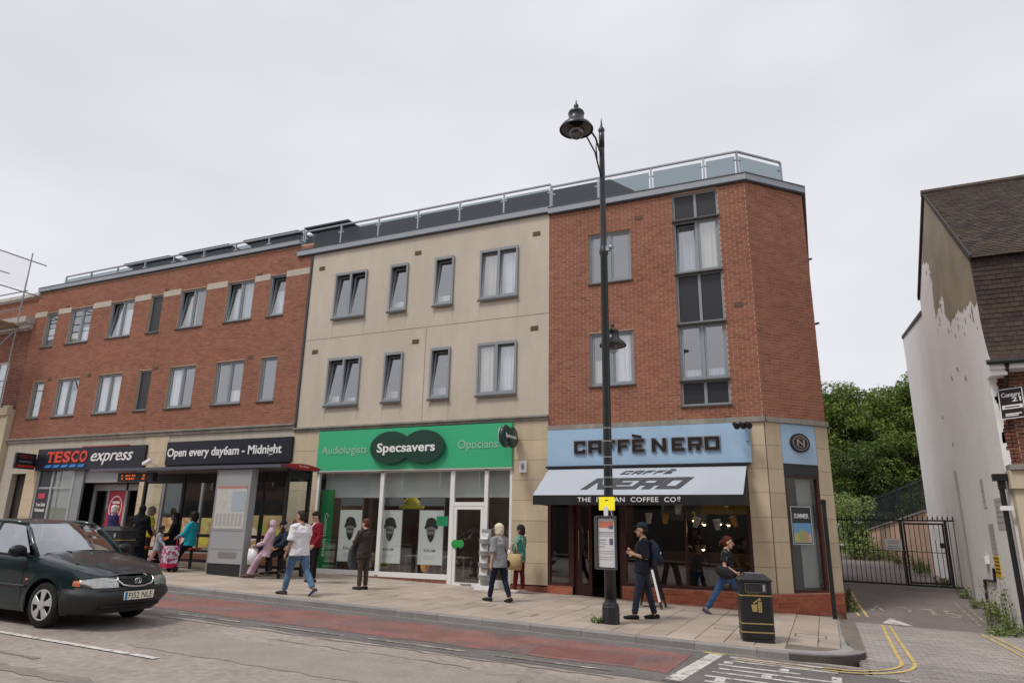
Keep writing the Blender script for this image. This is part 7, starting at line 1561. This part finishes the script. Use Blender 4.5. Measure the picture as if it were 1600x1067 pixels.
        o_ = w_+d2*.03*k+side*.034*k; b.tube([o_, o_+(side*.7+d2*.7)*.032*k, o_+(side*.55+d2+nrm*.4)*.052*k], [.0125*k, .0115*k, .0095*k], 6, round_=True)
    smoothed(loc(b, 'body', SKIN[skin]), .0095, 3)
    for s in (-1, 1):
        mb = MB(); mb.ell(tuple(HR((.082, s*.032, .022))), (.010*k, .013*k, .009*k), 8, 6, rot=hd); loc(mb, 'eye', meye)
        mb = MB(); mb.tube([HR((.083, s*.015, .045)), HR((.078, s*.05, .046))], .0055*k, 5); loc(mb, 'eyebrow', mat('brow', tuple(c*.8 for c in hair), .8) if False else HM(hair))
    mb = MB(); mb.ell(tuple(HR((.082, 0, -.062))), (.010*k, .024*k, .007*k), 8, 6, rot=hd); loc(mb, 'mouth', mlip)
    # hair
    if hairstyle != 'none':
        hb = MB()
        if hairstyle in ('short', 'crop', 'bob', 'long', 'pony', 'curly'):
            g = {'short': .012, 'crop': .005, 'bob': .022, 'long': .02, 'pony': .012, 'curly': .035}[hairstyle]
            hb.ell(tuple(HR((-.024, 0, .048))), ((.092+g)*k, (.074+g)*k, (.088+g)*k), 16, 10, rot=hd); hb.ell(tuple(HR((-.045, 0, .0))), ((.068+g)*k, (.070+g)*k, (.075+g)*k), 14, 8, rot=hd)
            hb.ell(tuple(HR((.03, 0, .093))), (.052*k, (.052+g)*k, (.026+g*.5)*k), 12, 6, rot=hd)
        if hairstyle in ('bob', 'long', 'curly'):
            for s in (-1, 1): hb.ell(tuple(HR((-.02, s*.068, -.03))), (.055*k, .024*k, .085*k), 10, 8, rot=hd)
            hb.ell(tuple(HR((-.07, 0, -.055))), (.05*k, .078*k, .075*k), 12, 8, rot=hd)
        if hairstyle == 'long': hb.tube([HR((-.08, 0, -.05)), S(-.10, .50), S(-.11, .40)], [(.075*k, .04*k), (.07*k, .035*k), (.04*k, .02*k)], 10, side=(0, 1, 0), round_=True)
        if hairstyle == 'pony': hb.tube([HR((-.10, 0, .05)), HR((-.16, 0, .0)), HR((-.17, 0, -.08))], [.03*k, .032*k, .014*k], 8, round_=True)
        smoothed(loc(hb, 'hair', HM(hair)), .010, 2, .022)
    if cap:
        cb = MB(); cb.ell(tuple(HR((-.012, 0, .075))), (.108*k, .09*k, .075*k), 16, 10, rot=hd); cb.tube([HR((.07, 0, .065)), HR((.12, 0, .06)), HR((.165, 0, .052))], [(.07*k, .008*k), (.068*k, .007*k), (.045*k, .005*k)], 12, side=hd @ V_((0, 1, 0)), round_=True); smoothed(loc(cb, 'cap', cap), .009, 3)
    if hood:      # hood or headscarf wrapped round the head and shoulders
        cb = MB(); cb.ell(tuple(HR((-.032, 0, .03))), (.108*k, .098*k, .128*k), 16, 12, rot=hd); cb.ell(tuple(HR((-.02, 0, -.07))), (.092*k, .088*k, .075*k), 14, 10, rot=hd); cb.tube([S(-.02, .60), S(-.015, .52), S(-.01, .44)], [(.09*k, .085*k), (.13*k, .105*k), (.165*k, .115*k)], 14, side=(0, 1, 0), round_=True); smoothed(loc(cb, 'hood', hood), .012, 4, .016)
    # top
    if top:
        tb = MB(); pf = 1.16*bulk; dn = -.06-hem
        tb.tube([S(0, dn)]+[spine[i] for i in (1, 2, 3, 4)]+[S(-.012, .50)], [((.168+.05*hem)*k*pf, (.118+.05*hem)*k*pf), (.158*k*pf, .11*k*pf), (.145*k*pf, .105*k*pf), (.165*k*pf, .115*k*pf), (.160*k*pf**.5, .102*k*pf**.5), (.085*k, .075*k)], 18, side=(0, 1, 0))
        for s in (1, -1):
            sh, e_, w_, d2 = arms[s]; g = .012*k*bulk
            n0 = S(-.014, .505)+V_((0, s*.05*k, 0)); n1 = S(-.012, .485)+V_((0, s*.12*k, 0)); so = sh+V_((0, s*.006*k, .006*k))
            if sleeve >= 1: tb.tube([n0, n1, so, sh.lerp(e_, .5), e_, e_.lerp(w_, .5), w_-d2*.01], [.05*k, .062*k, .066*k+g, .060*k+g, .053*k+g, .047*k+g, .039*k+g], 12, round_=False)
            else: tb.tube([n0, n1, so, sh.lerp(e_, .4), sh.lerp(e_, min(1, sleeve*1.25))], [.05*k, .062*k, .068*k+g, .067*k+g, .068*k+g], 12)
        smoothed(loc(tb, 'top', top), .0125, 4, .030)
    if inner:     # shirt front showing between open jacket edges
        ib = MB(); ib.tube([S(.045, -.04), S(.05, .15), S(.058, .30), S(.045, .44), S(.02, .49)], [(.085*k, .085*k*bulk), (.075*k, .075*k*bulk), (.07*k, .078*k*bulk), (.06*k, .07*k), (.05*k, .06*k)], 14, side=(0, 1, 0), round_=True); smoothed(loc(ib, 'shirt_front', inner), .012, 3)
    if collar:
        ib = MB(); ib.tube([S(-.03, .50), S(-.03, .555)], [(.075*k, .07*k), (.082*k, .075*k)], 14, side=(0, 1, 0)); smoothed(loc(ib, 'collar', collar), .012, 2)
    if trousers:
        tb = MB(); tb.tube([S(0, .10), S(0, .02), S(0, -.09)], [(.150*k*bulk, .105*k*bulk), (.165*k*bulk, .118*k*bulk), (.14*k*bulk, .105*k*bulk)], 16, side=(0, 1, 0), round_=True)
        for s in (1, -1):
            hip, kn, an = legs[s]; tb.tube([hip, hip.lerp(kn, .4), kn, kn.lerp(an, .5), an.lerp(kn, .06)], [.098*k*bulk, .086*k*bulk**.6, .066*k, .060*k, .055*k], 14)
        smoothed(loc(tb, 'trousers', trousers), .0125, 4, .026)
    if skirt:
        sb = MB(); hzm = hz*.25; sb.tube([S(0, .08), S(.0, -.08), (.03, 0, hz*.5), (.03, 0, .12*k)], [(.155*k*bulk, .11*k*bulk), (.175*k*bulk, .13*k*bulk), (.19*k*bulk, .16*k*bulk), (.21*k*bulk, .19*k*bulk)], 18, side=(0, 1, 0)); smoothed(loc(sb, 'skirt', skirt), .014, 4, .03)
    for s in (1, -1):
        an = legs[s][2]; f = R(footL if s > 0 else footR); fd = V_((math.cos(f), s*.12, -math.sin(f))).normalized(); upf = V_((math.sin(f), 0, math.cos(f))); heel = an+V_((-.05*k, 0, 0))-upf*.035*k
        sb = MB(); sb.tube([heel, heel+fd*.08*k, heel+fd*.16*k, heel+fd*.235*k], [(.043*k, .048*k), (.046*k, .050*k), (.050*k, .040*k), (.040*k, .026*k)], 12, side=(0, 1, 0), round_=True); so_ = smoothed(loc(sb, 'shoe', HM(shoes)), .010, 3)
        if sole:
            sb = MB(); c0 = heel-upf*.04*k; sb.tube([c0-fd*.02, c0+fd*.08*k, c0+fd*.17*k, c0+fd*.255*k], [(.045*k, .010), (.047*k, .010), (.05*k, .010), (.036*k, .010)], 12, side=(0, 1, 0)); link('sole', sb.mesh('sole', HM(sole), True), so_, True)
    t['hand'] = 0; del t['hand']
    return t, dict(S=S, arms=arms, hc=hc, HR=HR, k=k, hz=hz)
_hm = {}
def HM(c):
    if c not in _hm: _hm[c] = mat('plain_%d' % len(_hm), c, .7, spec=.25, var=.15, vs=30)
    return _hm[c]
def held(nm, label, cat, who, mb, m, smooth=True, parts=()):       # a thing carried by a person, in the person's place
    t = who[0]; o = mb.build(nm, m, None, smooth); o.location = t.location; o.rotation_euler = t.rotation_euler; return tag(o, label, cat)
jean = fab('denim', (.09, .17, .28), vs=5, var=.25, col2=(.17, .26, .38), c2s=4, c2lo=.5, c2hi=.7); navy = fab('navy', (.012, .016, .03)); blackc = fab('black', (.010, .010, .012)); whitec = fab('white', (.78, .78, .80), var=.04); dark = fab('charcoal', (.025, .023, .024))

A = person('man in white T-shirt and blue jeans walking left past the shelter end', -10.28, 12.12, 172, 1.78, 3, (20, 6), (-22, 14), 0, 34, (-3, 10, 22, 0), (12, 8, 20, 0), (14, 0), 'mid', (.035, .028, .022), 'crop', whitec, .75, jean, (.03, .035, .05), .05, sole=(.7, .7, .7), bulk=1.24)
mb = MB(); w_ = A[1]['arms'][1][2]; d2 = A[1]['arms'][1][3]; mb.bar(w_+d2*.06+Vector((.02, 0, 0)), w_+d2*.16+Vector((.03, 0, 0)), .06, .015); held('mobile_phone', 'black phone in the hand of the man in white T-shirt', 'phone', A, mb, M['panel_dark'], False)
B = person('young man in red bomber jacket reading his phone by the green banner', -11.86, 14.55, -112, 1.74, 2, (3, 3), (-2, 2), 0, 0, (-2, 14, 38, 20), (22, 12, 88, 25), (-6, 26), 'pale', (.018, .013, .010), 'short', fab('red_jacket', (.20, .012, .025)), 1., blackc, (.03, .03, .03), .02, inner=whitec, sole=(.6, .6, .58), bulk=.98)
mb = MB(); w_ = B[1]['arms'][-1][2]; d2 = B[1]['arms'][-1][3]; mb.bar(w_+d2*.05+Vector((.0, .0, .02)), w_+d2*.13+Vector((.02, .0, .08)), .065, .012); held('mobile_phone', 'dark phone held by the young man in red jacket', 'phone', B, mb, M['panel_dark'], False)
Cw = person('woman in dark brown jacket waiting outside the opticians window', -10.02, 14.10, 168, 1.62, 0, (1, 1), (-1, 1), 0, 0, (22, 10, 80, 38), (22, 10, 80, 38), (10, 0), 'pale', (.10, .035, .02), 'short', fab('brown_jacket', (.045, .036, .032), .6), 1., fab('brown_trousers', (.075, .05, .042)), (.02, .015, .013), .10, bulk=1.12, collar=fab('brown_collar', (.035, .028, .026)))
mb = MB(); k_ = Cw[1]['k']; mb.tube([(.26, .06, 1.02*k_+.03), (.30, .08, .86), (.31, .08, .66), (.29, .07, .50)], [(.05, .12), (.055, .15), (.06, .16), (.05, .13)], 12, side=(1, 0, 0), round_=True); smoothed(held('folded_coat', 'grey coat hanging over the arm of the woman in brown jacket', 'coat', Cw, mb, fab('grey_coat', (.11, .115, .125))), .013, 3)
D_ = person('blonde woman in grey T-shirt and navy trousers walking past the opticians door', -6.58, 14.28, 158, 1.66, 2, (15, 3), (-14, 10), 0, 12, (-6, 8, 12, 0), (10, 8, 14, 0), (12, 4), 'pale', (.66, .58, .42), 'bob', fab('grey_tee', (.27, .275, .29), var=.08), .85, fab('navy_trousers', (.014, .018, .034)), (.015, .015, .016), .10, bulk=1.08)
mb = MB(); S_ = D_[1]['S']; mb.tube([S_(-.02, .50)+Vector((0, .10, 0)), S_(-.125, .35)+Vector((0, -.02, 0)), S_(-.12, .12)+Vector((0, -.14, 0)), S_(-.02, -.02)+Vector((0, -.20, 0))], [(.008, .014)]*4, 6); mb.ell(tuple(S_(.0, -.08)+Vector((0, -.23, 0))), (.11, .05, .09), 12, 8); held('shoulder_bag', 'slim dark bag on a strap across the blonde woman', 'bag', D_, mb, HM((.03, .028, .03)))
E_ = person('woman in green patterned top and maroon trousers leaning on the sandstone pier', -6.98, 16.38, 176, 1.62, -2, (8, 2), (-3, 2), 0, 0, (18, 8, 82, 16), (14, 8, 74, 16), (4, 12), 'pale', (.022, .014, .012), 'bob', fab('green_top', (.04, .26, .20), col2=(.35, .48, .42), c2s=16, c2lo=.5, c2hi=.58), .8, fab('maroon', (.13, .012, .024)), (.62, .6, .56), .08, bulk=1.05)
def tote(nm, lab, who, c, wd, hgt, dp, m, straps):
    mb = MB(); x0, y0, z0 = c; mb.rings([[(x0-wd*.42, y0-dp/2, z0), (x0+wd*.42, y0-dp/2, z0), (x0+wd*.42, y0+dp/2, z0), (x0-wd*.42, y0+dp/2, z0)], [(x0-wd*.5, y0-dp*.5, z0+hgt*.5), (x0+wd*.5, y0-dp*.5, z0+hgt*.5), (x0+wd*.5, y0+dp*.5, z0+hgt*.5), (x0-wd*.5, y0+dp*.5, z0+hgt*.5)], [(x0-wd*.46, y0-dp*.3, z0+hgt), (x0+wd*.46, y0-dp*.3, z0+hgt), (x0+wd*.46, y0+dp*.3, z0+hgt), (x0-wd*.46, y0+dp*.3, z0+hgt)]])
    for dy in (-dp*.3, dp*.3): mb.tube([(x0-wd*.22, y0+dy, z0+hgt-.01), (x0-wd*.16, y0+dy*.4, z0+hgt+straps*.7), (x0, y0, z0+hgt+straps), (x0+wd*.16, y0+dy*.4, z0+hgt+straps*.7), (x0+wd*.22, y0+dy, z0+hgt-.01)], .010, 6)
    return held(nm, lab, 'bag', who, mb, m)
tote('jute_bag', 'beige jute shopping bag on the arm of the woman in green top', E_, (.02, .27, .55), .40, .38, .14, fab('jute', (.46, .33, .18), var=.12), .26)
tote('white_bag', 'white shoulder bag in front of the woman in green top', E_, (.20, .20, .84), .26, .18, .10, fab('white_bag', (.62, .58, .52), var=.05), .16)
F_ = person('man in navy cap and dark sweatshirt standing by the street lamp', -3.27, 13.72, 196, 1.80, -2, (14, 4), (-13, 2), 0, 4, (-6, 10, 112, 30), (-4, 10, 116, 34), (-8, 0), 'mid', (.02, .015, .012), 'crop', fab('navy_sweat', (.016, .016, .028)), .98, fab('dark_jeans', (.026, .034, .052), vs=4, var=.2), (.012, .012, .013), .04, cap=fab('navy_cap', (.022, .032, .05)), sole=(.45, .4, .36), bulk=1.06)
mb = MB(); S_ = F_[1]['S']; mb.tube([S_(-.20, .06), S_(-.235, .2), S_(-.22, .38), S_(-.18, .47)], [(.14, .075), (.155, .10), (.145, .095), (.10, .055)], 14, side=(0, 1, 0), round_=True); mb.ell(tuple(S_(-.33, .16)), (.05, .11, .10), 12, 8); bpk = smoothed(held('backpack', 'dark blue backpack on the back of the capped man', 'backpack', F_, mb, fab('blue_pack', (.022, .030, .058), col2=(.05, .03, .035), c2s=4)), .012, 3)
mb = MB()
for s_ in (-1, 1): mb.tube([S_(-.17, .46)+Vector((0, s_*.11, 0)), S_(-.03, .52)+Vector((0, s_*.115, 0)), S_(.085, .44)+Vector((0, s_*.12, 0)), S_(.115, .32)+Vector((0, s_*.13, 0)), S_(.04, .14)+Vector((0, s_*.165, 0))], [(.022, .008)]*5, 6)
link('strap', mb.mesh('strap', HM((.05, .045, .045)), True), bpk, True)
mb = MB(); mb.ell(tuple(S_(-.33, .28)+Vector((0, .06, 0))), (.012, .025, .025), 10, 6); link('reflector', mb.mesh('reflector', mwhite, True), bpk, True)
G_ = person('woman in dark floral top and blue jeans hurrying right past the coffee shop', -1.96, 15.62, -6, 1.66, 6, (34, 16), (-28, 6), 0, 30, (-30, 8, 50, 0), (-4, 14, 62, 10), (6, 0), 'pale', (.09, .025, .012), 'pony', fab('floral_top', (.018, .02, .022), col2=(.18, .18, .19), c2s=22, c2lo=.58, c2hi=.62), .55, fab('mid_denim', (.035, .085, .19), vs=5, var=.25, col2=(.08, .15, .28), c2s=4, c2lo=.52, c2hi=.7), (.05, .045, .06), .02, sole=(.4, .35, .36), bulk=.95)
mb = MB(); S_ = G_[1]['S']; mb.tube([S_(-.12, .10)+Vector((0, -.22, 0)), S_(.05, .06)+Vector((0, -.235, 0)), S_(.20, .02)+Vector((0, -.22, 0))], [(.05, .10), (.055, .13), (.04, .09)], 12, side=(0, 1, 0), round_=True); held('handbag', 'black leather handbag under the arm of the hurrying woman', 'bag', G_, mb, HM((.02, .02, .022)))
H_ = person('elderly man in navy coat and flat cap seated in the shelter', -13.12, 14.86, -112, 1.66, 6, (78, 82), (74, 78), 0, 0, (26, 8, 40, 14), (26, 8, 40, 14), (-20, 8), 'pale', (.4, .38, .36), 'crop', fab('navy_coat', (.03, .042, .06)), 1., fab('dark_trousers', (.016, .018, .024)), (.012, .012, .012), .06, seat=.585, cap=fab('dark_cap', (.02, .02, .022)), bulk=1.1)
I_ = person('person in pale pink headscarf perched on the shelter bench', -13.28, 14.42, -152, 1.56, -6, (40, 14), (36, 14), 0, 0, (26, 10, 46, 20), (26, 10, 46, 20), (8, 8), 'brown', (.03, .02, .02), 'none', fab('pink_top', (.58, .42, .50), var=.08), 1., fab('pink_trousers', (.55, .38, .48), var=.1), (.10, .06, .06), .14, hood=fab('pink_scarf', (.58, .43, .51), var=.06), bulk=1.0)
tote('carrier_bag', 'white plastic carrier bag on the lap of the pink scarfed person', I_, (.34, .06, .34), .24, .40, .12, mat('white_plastic', (.72, .72, .72), .35, var=.08, vs=12, bump=.4, bs=22), .10)
mb = MB(); mb.tube([I_[1]['S'](.14, .22), I_[1]['S'](.17, .10), I_[1]['S'](.16, -.02)], [(.14, .05), (.17, .07), (.13, .05)], 12, side=(0, 1, 0), round_=True); held('black_bag', 'black shoulder bag resting against the pink scarfed person', 'bag', I_, mb, HM((.015, .014, .02)))
J_ = person('woman in turquoise jacket leaning on the shelter bench', -16.22, 14.55, -158, 1.70, -3, (44, 22), (40, 22), 0, 0, (24, 10, 44, 18), (26, 10, 48, 18), (6, 6), 'brown', (.015, .012, .012), 'curly', fab('turquoise', (.02, .36, .46), var=.08), 1., fab('dark_leggings', (.014, .016, .024)), (.08, .05, .045), .06, bulk=1.1)
K_ = person('person in black coat and headscarf seated beside the turquoise woman', -17.25, 14.9, -140, 1.7, 2, (76, 80), (72, 76), 0, 0, (22, 8, 60, 24), (22, 8, 60, 24), (10, 12), 'brown', (.015, .012, .012), 'none', blackc, 1., blackc, (.012, .012, .012), .1, seat=.64, hood=fab('black_scarf', (.012, .011, .013)), bulk=1.12)
L_p = person('woman in long black coat and headscarf standing with her back turned', -17.75, 14.10, 118, 1.70, 3, (3, 2), (-5, 3), 0, 0, (14, 10, 50, 10), (12, 10, 30, 0), (10, 14), 'brown', (.015, .012, .012), 'none', blackc, 1., fab('navy_skirt', (.012, .013, .03)), (.015, .015, .015), .30, skirt=fab('navy_long_skirt', (.012, .013, .028)), hood=fab('black_headscarf', (.010, .010, .011)), bulk=1.14)
mb = MB(); S_ = L_p[1]['S']; mb.tube([S_(0, .52)+Vector((0, -.08, 0)), S_(-.135, .30)+Vector((0, .05, 0)), S_(-.10, .05)+Vector((0, .22, 0))], [(.007, .012)]*3, 6); mb.tube([S_(-.1, -.02)+Vector((0, .27, 0)), S_(.06, -.02)+Vector((0, .27, 0))], [(.06, .12), (.06, .12)], 12, round_=True); held('shoulder_bag', 'grey patterned shoulder bag of the woman in long black coat', 'bag', L_p, mb, fab('grey_bag', (.16, .15, .14), col2=(.4, .4, .38), c2s=14))
M_p = person('small child in grey hooded top and pink leggings', -16.80, 14.02, 35, 1.20, 4, (20, 8), (-20, 12), 0, 22, (6, 12, 20, 0), (24, 12, 20, 0), (0, 6), 'brown', (.03, .018, .018), 'bob', fab('grey_hoodie', (.34, .35, .37), var=.06), 1., fab('pink_leggings', (.60, .30, .36), var=.06), (.5, .46, .46), .10, bulk=1.1)
N_p = person('person in yellow top half hidden behind the woman in black', -18.75, 15.25, 60, 1.66, 0, (0, 0), (0, 0), 0, 0, (10, 8, 30, 0), (10, 8, 30, 0), (0, 0), 'pale', (.26, .22, .19), 'curly', fab('yellow_top', (.60, .52, .03)), .7, dark, (.02, .02, .02), .06)
O_p = person('white-haired person in purple jacket at the supermarket doors', -21.3, 15.9, 80, 1.66, 0, (4, 2), (-4, 2), 0, 0, (14, 8, 30, 0), (14, 8, 30, 0), (0, 0), 'pale', (.68, .66, .64), 'bob', fab('purple_jacket', (.045, .035, .12)), 1., dark, (.02, .02, .02), .06, bulk=1.1)
P_p = person('customer in dark checked shirt seated at a table inside the coffee shop', -2.95, 18.55, -95, 1.68, 8, (82, 84), (78, 80), 0, 0, (24, 8, 50, 14), (24, 8, 50, 14), (-10, 8), 'mid', (.03, .02, .015), 'short', fab('check_shirt', (.09, .075, .08), col2=(.16, .14, .14), c2s=10), 1., fab('inside_jeans', (.03, .05, .10)), (.2, .2, .2), .03, seat=.50, z=.08, group='people inside')
ch = thing('cafe_chair', 'dark chair under the customer inside the coffee shop', 'chair', (-2.95, 18.6, .08)); mb = MB(); mb.box(-3.17, -2.73, 18.38, 18.82, .53, .57); mb.build('seat', M['mahogany'], ch); mb = MB(); mb.box(-3.17, -2.73, 18.80, 18.84, .57, 1.0); mb.build('backrest', M['mahogany'], ch)
for sx in (-3.15, -2.77):
    for sy in (18.4, 18.8): mb = MB(); mb.box(sx, sx+.035, sy, sy+.035, .08, .53); mb.build('leg', M['mahogany'], ch)
Q_p = person('fair-haired person in beige coat seated behind the elderly man', -12.98, 15.12, -100, 1.70, 2, (78, 82), (74, 78), 0, 0, (24, 8, 40, 14), (24, 8, 40, 14), (25, 0), 'pale', (.25, .15, .08), 'bob', fab('beige_coat', (.30, .22, .15)), 1., dark, (.02, .02, .02), .06, seat=.62)
# wheeled shopping trolley in front of the turquoise woman
tr = thing('shopping_trolley', 'pink and white patterned wheeled shopping trolley on the pavement', 'shopping trolley', (-16.2, 13.95, gz(-16.2)), R(-20)); mtr = fab('trolley_print', (.60, .58, .62), col2=(.35, .05, .16), c2s=13, c2lo=.48, c2hi=.53); mpk = HM((.45, .02, .08))
def loct(mb, nm, m): return link(nm, mb.mesh(nm, m), tr, True)
mb = MB(); mb.rings([[(-.19, -.13, .22), (.19, -.13, .22), (.19, .13, .22), (-.19, .13, .22)], [(-.22, -.15, .45), (.22, -.15, .45), (.22, .15, .45), (-.22, .15, .45)], [(-.21, -.14, .66), (.21, -.14, .66), (.21, .14, .66), (-.21, .14, .66)]]); loct(mb, 'bag', mtr)
mb = MB(); mb.rings([[(-.2, -.14, .10), (.2, -.14, .10), (.2, .14, .10), (-.2, .14, .10)], [(-.205, -.145, .215), (.205, -.145, .215), (.205, .145, .215), (-.205, .145, .215)]]); loct(mb, 'bag_base', mpk)
mb = MB(); mb.tube([(-.1, .15, .12), (-.1, .17, .85), (-.08, .17, .93), (.08, .17, .93), (.1, .17, .85), (.1, .15, .12)], .012, 6); loct(mb, 'handle', mpk)
for s_ in (-1, 1): mb = MB(); mb.rings([[(s_*.2+dx, .1+.075*math.cos(2*math.pi*i/16), .075+.075*math.sin(2*math.pi*i/16)) for i in range(16)] for dx in (-.015, .015)]); loct(mb, 'wheel', mtyre)
